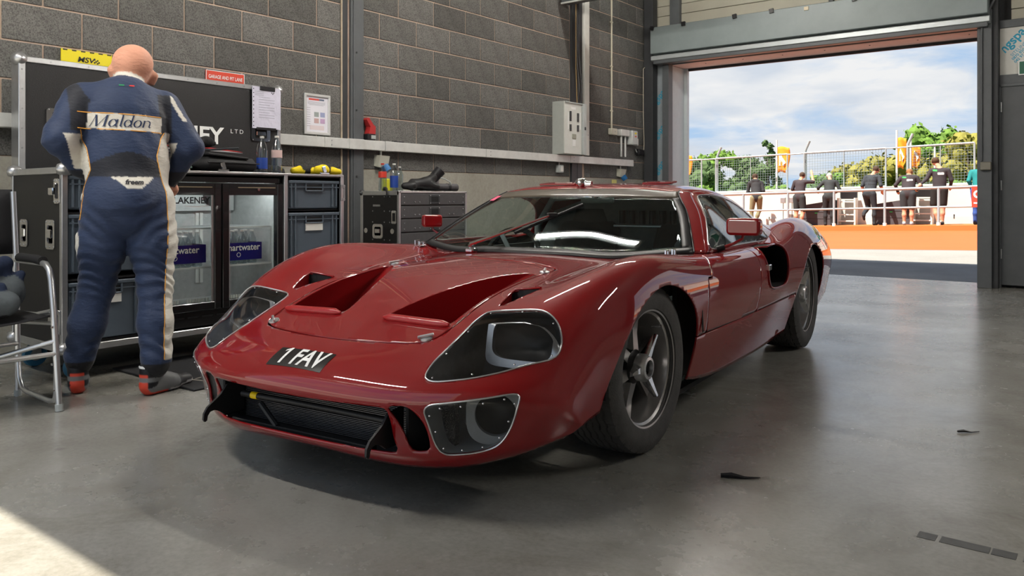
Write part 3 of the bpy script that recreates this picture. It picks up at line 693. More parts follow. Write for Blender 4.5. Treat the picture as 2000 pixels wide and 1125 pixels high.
# the rest of the shell, behind and beside the camera
M_BW = mat('painted_blockwork', (0.30,0.297,0.285), rough=.9, noise=.15, nscale=3, bump=.3)
structure(MB().box((XR+.10,(YB+YD)/2,ZC/2), (.20,YD-YB+.8,ZC)).build('wall_right', M_BW))
structure(MB().box(((WX-.3-4.75)/2,YB+.10,ZC/2), (-4.75-WX+.3,.20,ZC)).box((-2.65,YB+.10,(3.0+ZC)/2), (4.2,.20,ZC-3.0)).box(((-.55+XR)/2+.1,YB+.10,ZC/2), (XR+.55+.2,.20,ZC)).build('wall_back', M_BW))
structure(MB().box(((WX+XR)/2,(YB+YD)/2+.28,ZC+.06), (XR-WX+.8,YD-YB+.6,.12)).build('ceiling', mat('ceiling_liner', (0.24,0.235,0.22), rough=.7, noise=.05)))
# batten lights under the roof
M_TUBE = mat('fluorescent_tube', (0.9,0.88,0.8), rough=.4, emit=(1.0,0.95,0.87), estr=128)
M_TUBE_ADDED = mat('added_dim_tube', (0.9,0.88,0.8), rough=.4, emit=(1.0,0.95,0.87), estr=70)
def batten(x0, x1, y, z, lab, tube=None):
    b = empty('batten_light', ((x0+x1)/2,y,z), 0, lab, 'light', 'ceiling batten lights')
    w = x1-x0; MB().box((0,0,.055), (w,.16,.05), bev=.006).build('body', M_STEEL, b)
    MB().cyl((-w/2+.06,0,.012), (w/2-.06,0,.012), .026, 16).build('tube', tube or M_TUBE, b, 40)
    for sx in (-1,1): MB().box((sx*(w/2-.03),0,.015), (.05,.13,.05), bev=.004).build('lamp_holder', M_WPL, b)
    for sx in (-.6,.6): MB().cyl((sx*w/2,0,.08), (sx*w/2,0,ZC-z), .006, 8).build('hanger', M_STEELD, b, 40)
ct = empty('cable_tray', (-4.32,7.53,3.10), 0, 'grey metal cable tray whose end hangs into view by the block wall', 'cable tray'); MB().box((0,0,.05), (1.55,.16,.07), bev=.006).build('tray', M_STEEL, ct); MB().box((0,-.075,.008), (1.56,.02,.018), bev=.003).build('tray_lip', M_TRUNK, ct)
for sx in (-.5,.5): MB().cyl((sx,0,.08), (sx,0,ZC-3.10), .006, 8).build('hanger', M_STEELD, ct, 40)
batten(-4.05,-2.50,4.15,3.25,'single tube batten light hanging above the car windscreen'); batten(-4.05,-2.50,.50,3.25,'batten light added nearest the rear door to brighten the left side')  # the batten by the rear door is added to brighten the left side
batten(1.0,2.55,5.2,3.25,'single tube batten light over the clear floor')
batten(-4.20,-2.65,7.20,3.74,'dim batten light added under the ceiling to brighten the walls by the pit lane door', M_TUBE_ADDED)  # added fill for the dim walls near the big door
# tape marks and debris on the floor
for (a, b, lab) in ((-.47,-.425,'short worn grey tape mark at the left end of the floor tape line'),(-.415,-.30,'longest worn grey tape strip on the floor at the bottom right'),(-.295,-.24,'worn grey tape piece after the longest floor strip'),(-.225,-.12,'worn grey tape strip cut by the right frame edge')): tag(MB().box(((a+b)/2,2.415,.0006), (b-a,.045,.001)).build('floor_tape', mat('worn_grey_tape', (0.07,0.07,0.068), rough=.5, noise=.3, nscale=20)), lab, 'tape', 'tape marks on the floor')
for (x, y, s_) in ((-1.08,2.51,1.0),(-.55,3.55,.6)): 
    tag(MB().tube([(x,y,.006),(x+.03*s_,y+.015,.008),(x+.07*s_,y+.03,.004),(x+.11*s_,y+.06,.004)], [.007*s_,.010*s_,.005*s_,.002], 6).build('debris', M_DARKP, None, 40), 'scrap of black rubber lying on the concrete %s' % ('in front of the wheel' if s_ == 1 else 'on the open floor'), 'debris')
# floor mat by the fridge
fm = tag(MB().box((-3.93,2.45,.006), (.80,.75,.010), bev=.003).build('floor_mat', mat('black_rubber_mat', (0.018,0.018,0.020), rough=.8, noise=.25, nscale=30)), 'black floor mat with pale worn lettering beside the fridge', 'mat')
lettering('mat_letters', 'LI', mat('mat_print', (0.45,0.42,0.36), rough=.8, noise=.3, nscale=25), fm, (-3.70,2.22,.0115), (.3,-1,0), (1,.3,0), .12)
# ---------------------------------------------------------------- the red sports car
CAR = empty('sports_car', (-2.175,2.512,0), math.radians(6.0), 'low glossy dark red racing coupe with black grille and number plate 1 FAV', 'car')
SB = body_grid(300, 91); nr_, nc_, _ = SB.shape
BV = SB.reshape(-1,3).copy(); BF = grid_faces(nr_, nc_)
BODY_BVH = BVHTree.FromPolygons([tuple(v) for v in BV], BF)
def top_z(x, y, default=0.6):
    h = BODY_BVH.ray_cast(Vector((x,y,3)), Vector((0,0,-1)))
    return h[0].z if h[0] else default
def side_x(y, z, default=0.86):
    h = BODY_BVH.ray_cast(Vector((3,y,z)), Vector((-1,0,0)))
    return h[0].x if h[0] else default
def front_y(x, z, default=-0.95):
    h = BODY_BVH.ray_cast(Vector((x,-3,z)), Vector((0,1,0)))
    return h[0].y if h[0] else default
def ax_(V): return np.abs(V[:,0])

P_HEAD = chaikin([(.452,-.890),(.450,-.74),(.447,-.555),(.50,-.548),(.60,-.552),(.70,-.552),(.742,-.570),(.752,-.606),(.735,-.655),(.70,-.71),(.655,-.775),(.60,-.828),(.54,-.868),(.485,-.897)],2)
P_FOG = chaikin([(.488,.333),(.545,.341),(.62,.351),(.705,.364),(.714,.352),(.704,.307),(.675,.243),(.645,.203),(.60,.187),(.55,.181),(.512,.181),(.494,.222),(.486,.28)],2)
P_MAIN = chaikin([(0,.313),(.20,.316),(.34,.318),(.378,.316),(.376,.27),(.378,.225),(.398,.177),(.33,.177),(.20,.178),(0,.180),(-.20,.178),(-.33,.177),(-.398,.177),(-.378,.225),(-.376,.27),(-.378,.316),(-.34,.318),(-.20,.316)],1)
P_SMALL = chaikin([(.376,.322),(.41,.328),(.45,.326),(.472,.288),(.482,.24),(.486,.192),(.455,.187),(.43,.19),(.418,.225),(.398,.275)],2)
P_NOS = chaikin([(.105,-.648),(.365,-.648),(.372,-.60),(.374,-.30),(.374,-.10),(.355,-.085),(.325,-.095),(.245,-.22),(.155,-.43),(.098,-.60)],1)
P_VENT = chaikin([(.487,-.52),(.548,-.372),(.545,-.355),(.44,-.340),(.43,-.352),(.452,-.43),(.47,-.51)],1)
L_HOOD = chaikin([(0,-.808),(.10,-.803),(.25,-.784),(.335,-.765),(.372,-.735),(.388,-.68),(.392,-.55),(.390,-.35),(.390,-.15),(.392,0),(.37,.075),(.25,.095),(.10,.105),(0,.107)],2,False)
P_ARF = chaikin([(-.43,-.1),(-.42,.18),(-.375,.335),(-.30,.46),(-.18,.56),(0,.612),(.15,.59),(.265,.52),(.325,.42),(.34,.30),(.335,-.1)],2)
P_ARR = chaikin([(1.97,-.1),(1.97,.2),(1.99,.35),(2.06,.48),(2.18,.585),(2.33,.635),(2.46,.64),(2.60,.595),(2.70,.49),(2.74,.35),(2.74,-.1)],2)
P_COCK = chaikin([(0,.47),(.40,.51),(.64,.61),(.715,.70),(.735,.85),(.738,1.5),(.72,1.85),(.60,2.0),(0,2.0),(-.60,2.0),(-.72,1.85),(-.738,1.5),(-.735,.85),(-.715,.70),(-.64,.61),(-.40,.51)],2)
P_INT = chaikin([(1.285,.655),(1.36,.680),(1.60,.682),(1.70,.665),(1.72,.57),(1.70,.475),(1.62,.458),(1.40,.462),(1.31,.49),(1.285,.56)],2)
L_DOOR = [(.70,.72),(.62,.69),(.56,.672),(.515,.648),(.497,.615),(.492,.598),(.437,.598),(.430,.56),(.422,.48),(.428,.377)]
L_SILL = [(.25,.372),(.44,.377),(1.2,.380),(1.99,.377)]
L_DREAR = [(1.13,.377),(1.15,.45),(1.17,.55),(1.18,.62),(1.20,.70)]

V, F = BV, BF
def side_mask(V, lo): return ax_(V) > lo
def apply_cut(d):
    global V, F
    V, F = cut(V, F, d)
def sd_side(V, poly, lo=0.5):
    d = sd_poly(V[:,[1,2]], poly); return np.where(ax_(V) > lo, d, np.maximum(np.abs(d), 0.02))
def kerf(V, ab, line, k, ok):
    d = sd_line(ab, line)-k; return np.where(ok, d, 0.05)
apply_cut(sd_side(V, P_ARF)); apply_cut(sd_side(V, P_ARR))
apply_cut(np.where(V[:,2] > .5, sd_poly(V[:,:2], P_COCK), .05))
# lamp covers and openings: (keep the cut-out pieces for the covers)
HEADS = []; FOGS = []
for s in (-1,1):
    ok = (V[:,0]*s > .3) & (V[:,2] > .36) & (V[:,1] < -.4)
    d = np.where(ok, sd_poly(np.c_[V[:,0]*s, V[:,1]], P_HEAD), .05); HEADS.append(cut(V, F, -d)); apply_cut(d)
    ok = (V[:,0]*s > .3) & (V[:,1] < -.6) & (V[:,2] < .40)
    d = np.where(ok, sd_poly(np.c_[V[:,0]*s, V[:,2]], P_FOG), .05); FOGS.append(cut(V, F, -d)); apply_cut(d)
    ok = (V[:,0]*s > .3) & (V[:,1] < -.6) & (V[:,2] < .40)
    apply_cut(np.where(ok, sd_poly(np.c_[V[:,0]*s, V[:,2]], P_SMALL), .05))
    ok = (V[:,0]*s > .05) & (V[:,1] < 0) & (V[:,2] > .45)
    apply_cut(np.where(ok, sd_poly(np.c_[V[:,0]*s, V[:,1]], P_NOS), .05))
    ok = (V[:,0]*s > .35) & (V[:,1] < 0) & (V[:,2] > .45)
    apply_cut(np.where(ok, sd_poly(np.c_[V[:,0]*s, V[:,1]], P_VENT), .05))
    ok = (V[:,0]*s > .6)
    apply_cut(np.where(ok, sd_poly(V[:,[1,2]], P_INT), .05))
ok = (V[:,1] < -.8) & (V[:,2] < .36)
apply_cut(np.where(ok, sd_poly(V[:,[0,2]], P_MAIN), .05))
# panels, each drawn back a little from its neighbour so that a dark gap shows
KF = .0030
R_HOOD = np.r_[L_HOOD, (L_HOOD*np.array((-1,1)))[::-1][1:-1]]
R_FRONT = [(-2,2),(.70,2)]+L_DOOR+[(.25,.372),(.25,-1),(-2,-1)]
R_SILL = [(.25,-1),(.25,.372)]+L_SILL[1:]+[(1.99,-1)]
R_DOOR = L_DOOR[::-1]+[(.70,2),(1.20,2)]+L_DREAR[::-1]
R_REAR = [(5,2),(1.20,2)]+L_DREAR[::-1]+[(1.99,.377),(1.99,-1),(5,-1)]
PIECES = []
def panel(name, V, F, d):
    pv, pf = cut(V, F, -d-KF)
    for qv, qf in loose(pv, pf):
        if len(qf) < 60: continue
        PIECES.append((name, len(qf)))
        sheet(name, qv, qf, M_RED, CAR, .007, 50, inner=M_INN if name in ('front_body','rear_body') else None)
dh = np.where(V[:,2] > .42, sd_poly(V[:,:2], R_HOOD), .05)
panel('hood_panel', V, F, dh+.0038-KF)
V, F = cut(V, F, dh-.0038)
for nm, rg in (('front_body',R_FRONT),('sill_panel',R_SILL),('door_panel',R_DOOR),('rear_body',R_REAR)):
    panel(nm, V, F, sd_poly(V[:,[1,2]], rg))
print('car pieces', PIECES)

# -- lamp covers with screws, lamp buckets behind
def along(loop, n):
    L = np.array(loop); d = np.r_[0, np.cumsum(np.linalg.norm(np.diff(np.r_[L, L[:1]], axis=0), axis=1))]
    q = np.linspace(0, d[-1], n, endpoint=False); LL = np.r_[L, L[:1]]
    return np.c_[[np.interp(q, d, LL[:,k]) for k in range(3)]].T
def inset(loop, nrm, dist):
    c = loop.mean(0); out = []
    n = len(loop)
    for i in range(n):
        t = loop[(i+1)%n]-loop[i-1]; t /= np.linalg.norm(t)+1e-9; w = np.cross(nrm, t); 
        if w@(c-loop[i]) < 0: w = -w
        out.append(loop[i]+w/np.linalg.norm(w)*dist)
    return np.array(out)
def screw_mesh():
    return MB().lathe([(.0,.0026),(.0018,.0024),(.003,.0014),(.0034,0)][::-1], n=10, caps=False)
SCREW = None
def screws(parent, pts, nrm):
    global SCREW
    for p in pts:
        if SCREW is None:
            o = screw_mesh().build('screw', M_CHR, parent, 40); SCREW = o.data
        else: o = link('screw', SCREW, parent)
        n_ = nrm(p) if callable(nrm) else nrm
        o.location = Vector(p)+Vector(n_)*.001; o.rotation_euler = Vector(n_).to_track_quat('Z','Y').to_euler()
def surf_normal(p):
    h = BODY_BVH.find_nearest(Vector(p)); n = h[1]
    return n
for (hv, hf), kind in [(q,'head') for q in HEADS]+[(q,'fog') for q in FOGS]:
    cov = sheet('headlight_cover' if kind == 'head' else 'fog_lamp_cover', hv, hf, M_LENS, CAR, .003, 60)
    lp = max(boundary(hf), key=len); loop = along(hv[lp], 80); c = loop.mean(0); s = 1 if c[0] > 0 else -1
    # bright bead round the rim
    MB().tube([tuple(p+np.array(surf_normal(p))*.001) for p in loop], .0026, 6, closed=True).build('cover_edge', M_ALU, cov, 60)
    nn = np.array(surf_normal(c)); ins = inset(along(hv[lp], 9 if kind == 'head' else 12), nn, .014)
    ins = [np.array(BODY_BVH.find_nearest(Vector(p))[0]) for p in ins]
    screws(cov, ins, surf_normal)
    # bucket: walls running inwards and a back wall
    dirn = np.array((-.10*s, .93, -.22)) if kind == 'head' else np.array((-.35*s, .92, 0)); dirn /= np.linalg.norm(dirn)
    depth = .20 if kind == 'head' else .24
    far = loop*.86+c*.14
    far = far + dirn*depth - (far-c)@dirn[:,None]*dirn*.75
    nL = len(loop); VB = np.r_[loop-nn*.004, far]; FB = [(k,(k+1)%nL,nL+(k+1)%nL,nL+k) for k in range(nL)]+[tuple(range(nL,2*nL))]
    b = mk('lamp_bucket', VB, FB, M_GRY if kind == 'fog' else mat('lamp_bucket_black', (0.06,0.063,0.066), rough=0.6, noise=0.3, nscale=40), cov, 40)
    # lamp surround plate with round hole and dark lamp glass
    if kind == 'head':
        cc = np.array((.618*s, -.605, .478)); rr = (.106, .060); tilt = np.array((0.04*s, -.97, .20))
    else:
        cc = np.array((.622*s, -.76, .285)); rr = (.062, .062); tilt = np.array((.45*s, -.88, 0.0))
    tilt /= np.linalg.norm(tilt); exx = np.cross((0,0,1.), tilt); exx /= np.linalg.norm(exx); eyy = np.cross(tilt, exx)
    n = 40; inn = [cc+exx*rr[0]*math.cos(2*math.pi*k/n)+eyy*rr[1]*math.sin(2*math.pi*k/n) for k in range(n)]
    sc = 1.42; pe = (.5,.33) if kind == 'head' else (1.0,.7)
    def se(q, e): return math.copysign(abs(q)**e, q)
    if kind == 'head': inn = [cc+exx*rr[0]*se(math.cos(2*math.pi*k/n),.5)+eyy*rr[1]*se(math.sin(2*math.pi*k/n),.5) for k in range(n)]
    out = [cc+exx*rr[0]*(1.20 if kind == 'head' else sc)*se(math.cos(2*math.pi*k/n),pe[1])+eyy*rr[1]*sc*se(math.sin(2*math.pi*k/n),pe[1]) for k in range(n)]
    def below(p): return np.array((p[0], p[1], min(p[2], top_z(p[0],p[1],9)-.016))) if kind == 'head' else np.array((p[0], max(p[1], front_y(p[0],p[2],-2)+.016), p[2]))
    out = [below(p) for p in out]; inn = [below(p) for p in inn]
    inn2 = [p-tilt*.02 for p in inn]
    FV = [(k,(k+1)%n,n+(k+1)%n,n+k) for k in range(n)]+[(n+k,n+(k+1)%n,2*n+(k+1)%n,2*n+k) for k in range(n)]
    mk('lamp_surround', out+inn+inn2, FV, M_ALU if kind == 'head' else M_GRY, cov, 40)
    # lamp dish
    dish = [[cc-tilt*(.02+.05*(1-q*q))+exx*rr[0]*q*se(math.cos(2*math.pi*k/n),pe[0])+eyy*rr[1]*q*se(math.sin(2*math.pi*k/n),pe[0]) for k in range(n)] for q in (1.0,.8,.5,.2)]
    MB().add([p for r_ in dish for p in r_], [(i*n+k, i*n+(k+1)%n, (i+1)*n+(k+1)%n, (i+1)*n+k) for i in range(3) for k in range(n)]+[tuple(range(3*n,4*n))]).build('lamp_glass', mat('dark_lamp_glass', (0.012,0.012,0.013), rough=0.5), cov, 40)

# -- nostril ducts, rolled lips and small fender scoops
for s in (-1,1):
    loop = [(p[0]*s, p[1]) for p in P_NOS]; n = len(loop)
    top = [(x,y,top_z(x,y)-.001) for x,y in loop]
    bot = [(x+(.01*s if y < -.5 else 0), y, z-np.interp(y, [-.65,-.45,-.2,-.09], [.27,.20,.06,.003])) for x,y,z in top]
    FS = [(k,(k+1)%n,n+(k+1)%n,n+k) for k in range(n)]; FS2 = []
    front = [k for k in range(n) if loop[k][1] < -.63 and loop[(k+1)%n][1] < -.63]
    side = [f for k, f in enumerate(FS) if k not in front]
    rp_ = [n+k for k in range(n) if loop[k][1] > -.40]; fp_ = [n+k for k in range(n) if loop[k][1] <= -.40]
    du = mk('hood_duct', top+bot, side, M_RED, CAR, 40); q_ = top+bot
    mk('duct_ramp', [q_[k] for k in rp_], [tuple(range(len(rp_)))], M_RED, du); mk('duct_shade_cap', [(q_[k][0],q_[k][1],q_[k][2]-.002) for k in fp_]+[(q_[k][0],-.38,q_[k][2]) for k in (rp_[0],rp_[-1])][:0], [tuple(range(len(fp_)))], M_INN, du)  # black cap stands in for the shade of the deep open duct
    fr = [FS[k] for k in sorted(front)]; mk('duct_outlet', *(lambda u: ([(top+bot)[i] for i in u], [tuple(u.index(i) for i in f) for f in fr]))(sorted({i for f in fr for i in f})), M_INN, du)
    # radiator core glimpsed at the duct's deep end
    x0, x1 = .12, .36
    MB().box(((x0+x1)/2*s, -.60, .335), (.24,.02,.10), R=Matrix.Rotation(-.5,3,'X')).build('duct_core', M_INN, du)
    lx = [ .098+(.372-.098)*t/10 for t in range(11)]
    MB().tube([(x*s, -.652, top_z(x*s,-.652)+.006) for x in lx], [.004]+[.0135]*9+[.006], 12).build('rolled_lip', M_REDM, CAR, 50)
    loop = [(p[0]*s, p[1]) for p in P_VENT]; n = len(loop)
    top = [(x,y,top_z(x,y)-.001) for x,y in loop]; bot = [(x,y,z-np.interp(y, [-.52,-.36], [.002,.065])) for x,y,z in top]
    FS = [(k,(k+1)%n,n+(k+1)%n,n+k) for k in range(n)]
    rear = [k for k in range(n) if loop[k][1] > -.376 and loop[(k+1)%n][1] > -.376]
    ve = mk('fender_scoop', top+bot, [f for k, f in enumerate(FS) if k not in rear]+[tuple(range(n,2*n))], M_RED, CAR, 40)
    fr = [FS[k] for k in sorted(rear)]; mk('scoop_throat', *(lambda u: ([(top+bot)[i] for i in u], [tuple(u.index(i) for i in f) for f in fr]))(sorted({i for f in fr for i in f})), M_INN, ve)
    MB().tube([(x*s, y, top_z(x*s,y)+.003) for x,y in ((.432,-.346),(.46,-.343),(.49,-.346),(.52,-.352),(.546,-.362))], .004, 8).build('scoop_lip', M_RED, ve, 50)
    # quarter-turn fasteners on the hood
    for (x,y,a) in ((.345,-.733,.6),(.375,-.035,1.2)):
        z = top_z(x*s,y); nrm = surf_normal((x*s,y,z)); q = Vector(nrm).to_track_quat('Z','Y').to_matrix()
        m = MB(); m.lathe([(.020,0),(.019,.004),(.012,.006),(0,.0065)], n=20, caps=False)
        lat = m.build('hood_fastener', M_STL, CAR, 40); lat.location = (x*s,y,z); lat.rotation_euler = q.to_euler()
        MB().box((0,0,.010), (.052,.009,.009), R=Matrix.Rotation(a*s,3,'Z'), bev=.002).build('wing_handle', M_ALU, lat)

# -- grille interior: radiator, brace bar, stays, jacking hooks, splitter plate
rad = MB(); rad.box((0,-.80,.235), (.78,.03,.17)); RAD = rad.build('radiator', M_INN, CAR)
fin = MB()
for k in range(30): fin.box((0,-.822-.0006*(k%2), .155+k*.0054), (.76,.012,.0022))
tag(fin.build('radiator_fins', mat('radiator_fin', (0.16,0.16,0.165), rough=0.45, metal=0.6), RAD), kind='stuff')
MB().prism([(-.40,-.885),(-.2,-.915),(.2,-.915),(.40,-.885),(.55,-.78),(.62,-.62),(-.62,-.62),(-.55,-.78)], (0,0,0), (1,0,0), (0,1,0), (0,0,1), .150, .158).build('nose_floor', M_BLK, CAR)
MB().box((0,-.66,.33), (.95,.40,.01)).build('nose_roof', M_INN, CAR)
for s in (-1,1): MB().box((s*.405,-.78,.245), (.010,.24,.15)).build('duct_wall', M_INN, CAR)
for s in (-1,1): MB().box((s*.445,-.79,.25), (.12,.02,.20)).build('side_duct_filter', mat('filter_foam', (0.012,0.012,0.013), rough=1, bump=1.0, bscale=300), CAR)
bar = MB().tube([(x,-.90,.262-.012*abs(x)) for x in (-.31,-.1,.1,.36)], .0105, 14).build('brace_bar', M_BLK, CAR, 40)
MB().cyl((-.262,-.90,.2589), (-.232,-.90,.2592), .0118, 16).build('yellow_tape', mat('yellow_tape', (0.75,0.52,0.0), rough=0.5), bar, 40)
MB().box((-.02,-.915,.172), (.62,.03,.022), bev=.003).build('lower_brace', M_BLK, CAR)
MB().tube([(-.22,-.90,.235),(-.12,-.92,.178)], .010, 8).build('brace_stay', M_BLK, CAR, 40)
for s in (-1,1):
    hk = MB(); P = []
    for t in range(15):
        a = t/14
        P.append((a,))
    pl = [(-.86,.300),(-.93,.290),(-.955,.262),(-.985,.243),(-1.008,.229),(-1.022,.210),(-1.024,.190),(-1.018,.182),(-1.010,.186),(-1.008,.200),(-.998,.212),(-.982,.214),(-.962,.206),(-.940,.190),(-.86,.190)]
    hk.prism(pl, (s*.355,0,0), (0,1,0), (0,0,1), (1,0,0), -.004, .004)
    hk.build('tow_hook', M_BLK, CAR)
# -- number plate, draped on the nose
def drape(V2, off): return [(x, y, top_z(x,y)+off) for x,y in V2]
nx_, ny_ = 25, 9; pts = [(-.119+.238*i/(nx_-1), -.968+.073*j/(ny_-1)) for j in range(ny_) for i in range(nx_)]
pl = mk('number_plate', drape(pts, .0015), grid_faces(ny_, nx_), mat('plate_black', (0.006,0.006,0.006), rough=0.35), CAR, 60)
tv, tf = text_mesh('1 FAV', .092, 0, .82, bold=.0020, space=1.0); x1 = min(v[0] for v in tv); y1 = max(v[1] for v in tv if v[0] < x1+.02); i1 = len(tv); tv = tv+[(x1-.013,y1-.019,0),(x1+.004,y1-.008,0),(x1+.010,y1,0),(x1+.002,y1,0),(x1-.013,y1-.011,0)]; tf = tf+[(i1,i1+1,i1+2,i1+3,i1+4)]; tv, tf = refine([(v[0]+.006,v[1],0) for v in tv], tf, .012)
mk('plate_characters', drape([(x, -.931+y*.98) for x,y,_ in tv], .0025), tf, M_WHT, pl, 60)

# -- rear panel, floor pan, wheel housings, fire wall
mk('tail_panel', [tuple(v+np.array((0,.004,0))) for v in SB[-1]], [tuple(range(nc_))], M_BLK, CAR)
MB().box((0,-.30,.125), (.86,.62,.02)).box((0,1.16,.125), (1.50,1.50,.02)).box((0,2.55,.16), (.96,1.15,.02)).build('floor_pan', M_INN, CAR)
for s in (-1,1):
    for cy, w0, rr in ((-.04,.50,.35),(2.36,.50,.385)):
        P = [(cy+rr*math.cos(math.pi*k/20), .27+rr*.96*math.sin(math.pi*k/20)) for k in range(21)]
        VV = [(s*w0,y,z) for y,z in P]+[(s*.80,y,z) for y,z in P]
        FF = [(k,k+1,22+k,21+k) for k in range(20)]+[tuple(range(21))]
        mk('wheel_housing', VV, FF, M_INN, CAR, 40)
    # side air intake: lead-in ramp and dark duct
    R0 = [(1.205,.62),(1.30,.665),(1.42,.668)]
    a0, a1 = 1.288, 1.43; zt, zb = .672, .466
    ramp = [(s*(side_x(a0,.57)-.003), a0, zt-.01), (s*(side_x(a0,.57)-.003), a0, zb+.02), (s*.848, a1, zb), (s*.848, a1, zt)]
    mk('intake_ramp', ramp, [(0,1,2,3)], M_RED, CAR)
    n = len(P_INT); o1 = [(s*(side_x(y,z)-.004), y, z) for y,z in P_INT]; o2 = [(s*.74, y+.10, z*.96+.02) for y,z in P_INT]
    mk('intake_duct', o1+o2, [(k,(k+1)%n,n+(k+1)%n,n+k) for k in range(n)]+[tuple(range(n,2*n))], M_INN, CAR, 40)
    MB().tube([(s*(side_x(y,z)+.002), y, z) for y,z in P_INT], .005, 8, closed=True).build('intake_rim', M_RED, CAR, 60)
    MB().box((s*.890,1.29,.578), (.022,.045,.03), bev=.004).build('door_catch', M_CHR, CAR)
    MB().box((s*(side_x(.36,.45)+.0005),.357,.455), (.003,.010,.13), R=Matrix.Rotation(.12*1,3,'X')).build('side_vent_slot', M_INN, CAR)
    # body clip catches on the cowl
    for xx in (.66,.69):
        z = top_z(s*xx, .515)
        MB().tube([(s*xx,.50,z),(s*xx,.50,z+.024),(s*xx,.53,z+.026),(s*xx,.53,z)], .005, 8).build('cowl_catch', M_CHR, CAR, 40)
    MB().box((s*.675,.515,top_z(s*.675,.515)+.003), (.06,.05,.006), bev=.002).build('catch_base', M_CHR, CAR)

# ---------------------------------------------------------------- greenhouse
GN = [
 [(0,.43,.667),(.25,.445,.665),(.48,.495,.661),(.735,.645,.684),(.768,.70,.684),(.77,.74,.682),(.772,.78,.680)],
 [(0,.615,.775),(.24,.63,.774),(.455,.68,.770),(.665,.795,.784),(.702,.85,.782),(.742,.90,.735),(.774,.95,.677)],
 [(0,.80,.879),(.22,.815,.877),(.415,.86,.871),(.585,.945,.877),(.627,1.0,.874),(.712,1.06,.785),(.774,1.10,.675)],
 [(0,.985,.970),(.20,.995,.968),(.37,1.025,.963),(.505,1.09,.955),(.548,1.15,.949),(.682,1.22,.815),(.772,1.26,.674)],
 [(0,1.15,.993),(.20,1.16,.991),(.39,1.19,.984),(.528,1.24,.966),(.572,1.28,.951),(.692,1.36,.812),(.772,1.42,.674)],
 [(0,1.38,1.002),(.20,1.39,.999),(.40,1.41,.988),(.55,1.44,.960),(.597,1.46,.935),(.702,1.52,.805),(.772,1.58,.678)],
 [(0,1.65,.985),(.20,1.66,.981),(.41,1.67,.965),(.565,1.69,.920),(.615,1.70,.890),(.708,1.74,.78),(.768,1.78,.695)],
 [(0,1.95,.935),(.20,1.95,.930),(.42,1.95,.908),(.575,1.95,.850),(.622,1.95,.822),(.70,1.95,.757),(.745,1.96,.726)],
 [(0,2.30,.852),(.20,2.30,.846),(.42,2.30,.824),(.56,2.30,.778),(.60,2.30,.760),(.65,2.30,.750),(.68,2.30,.752)],
 [(0,2.70,.756),(.20,2.70,.750),(.40,2.70,.732),(.51,2.70,.712),(.54,2.70,.704),(.56,2.70,.700),(.58,2.70,.698)],
 [(0,3.10,.672),(.20,3.10,.668),(.38,3.10,.660),(.46,3.10,.655),(.48,3.10,.652),(.49,3.10,.650),(.50,3.10,.648)]]
G = np.array(GN, float); Lf = G[:, :0:-1].copy(); Lf[...,0] *= -1; G = np.concatenate([Lf, G], 1)   # 13 columns, centre at 6
gt = np.concatenate([[0], np.cumsum(np.sqrt((np.diff(G, axis=0)**2).sum(-1)).mean(1))]); gs = np.concatenate([[0], np.cumsum(np.sqrt((np.diff(G, axis=1)**2).sum(-1)).mean(0))])
NI = 10
tq = np.concatenate([np.linspace(gt[i], gt[i+1], NI, endpoint=False) for i in range(len(gt)-1)]+[gt[-1:]])
sq = np.concatenate([np.linspace(gs[i], gs[i+1], NI, endpoint=False) for i in range(len(gs)-1)]+[gs[-1:]])
A_ = cspline(gt, G.reshape(len(gt),-1), tq).reshape(len(tq),13,3).transpose(1,0,2).reshape(13,-1)
GS = cspline(gs, A_, sq).reshape(len(sq),len(tq),3).transpose(1,0,2)
def gpatch(r0, r1, c0, c1):
    """rows and columns in net units (column 0..12, centre 6)"""
    P = GS[int(round(r0*NI)):int(round(r1*NI))+1, int(round(c0*NI)):int(round(c1*NI))+1]
    return P.reshape(-1,3).copy(), grid_faces(P.shape[0], P.shape[1])
GH_V = GS.reshape(-1,3); GH_BVH = BVHTree.FromPolygons([tuple(v) for v in GH_V], grid_faces(GS.shape[0], GS.shape[1]))
v_, f_ = gpatch(.2,2.5,3.2,8.8); WS = sheet('windscreen', v_, f_, M_GLS, CAR, .004, 60)
v_, f_ = gpatch(2.5,3,3,9); sheet('windscreen_sun_strip', v_, f_, mat('sun_strip', (0.085,0.070,0.052), rough=0.30, coat=0.4), WS, .003, 60)
v_, f_ = gpatch(0,.2,3,9); sheet('lower_seal', v_, f_, M_FRIT, WS, .004, 60)
for c0, c1 in ((3,3.2),(8.8,9)):
    v_, f_ = gpatch(.2,2.5,c0,c1); sheet('side_seal', v_, f_, M_FRIT, WS, .004, 60)
v_, f_ = gpatch(3,5.6,2,10); sheet('roof_panel', v_, f_, M_RED, CAR, .012, 50, inner=mat('headlining', (0.10,0.10,0.098), rough=.9))
for c0, c1 in ((2,3),(9,10)):
    v_, f_ = gpatch(0,3,c0,c1); sheet('windscreen_pillar', v_, f_, M_RED, CAR, .012, 50)
    e = GS[:3*NI+1, int(c0*NI) if c0 == 9 else int(c1*NI)]
    MB().tube([tuple(p+np.array((0,0,.0015))) for p in e], .0035, 6).build('pillar_seal', M_FRIT, CAR, 60)
P_WIN = chaikin([(.728,.688),(.83,.748),(.98,.834),(1.10,.903),(1.165,.936),(1.30,.938),(1.46,.920),(1.60,.886),(1.70,.835),(1.765,.765),(1.785,.700),(1.75,.690),(1.4,.690),(1.05,.690)],2)
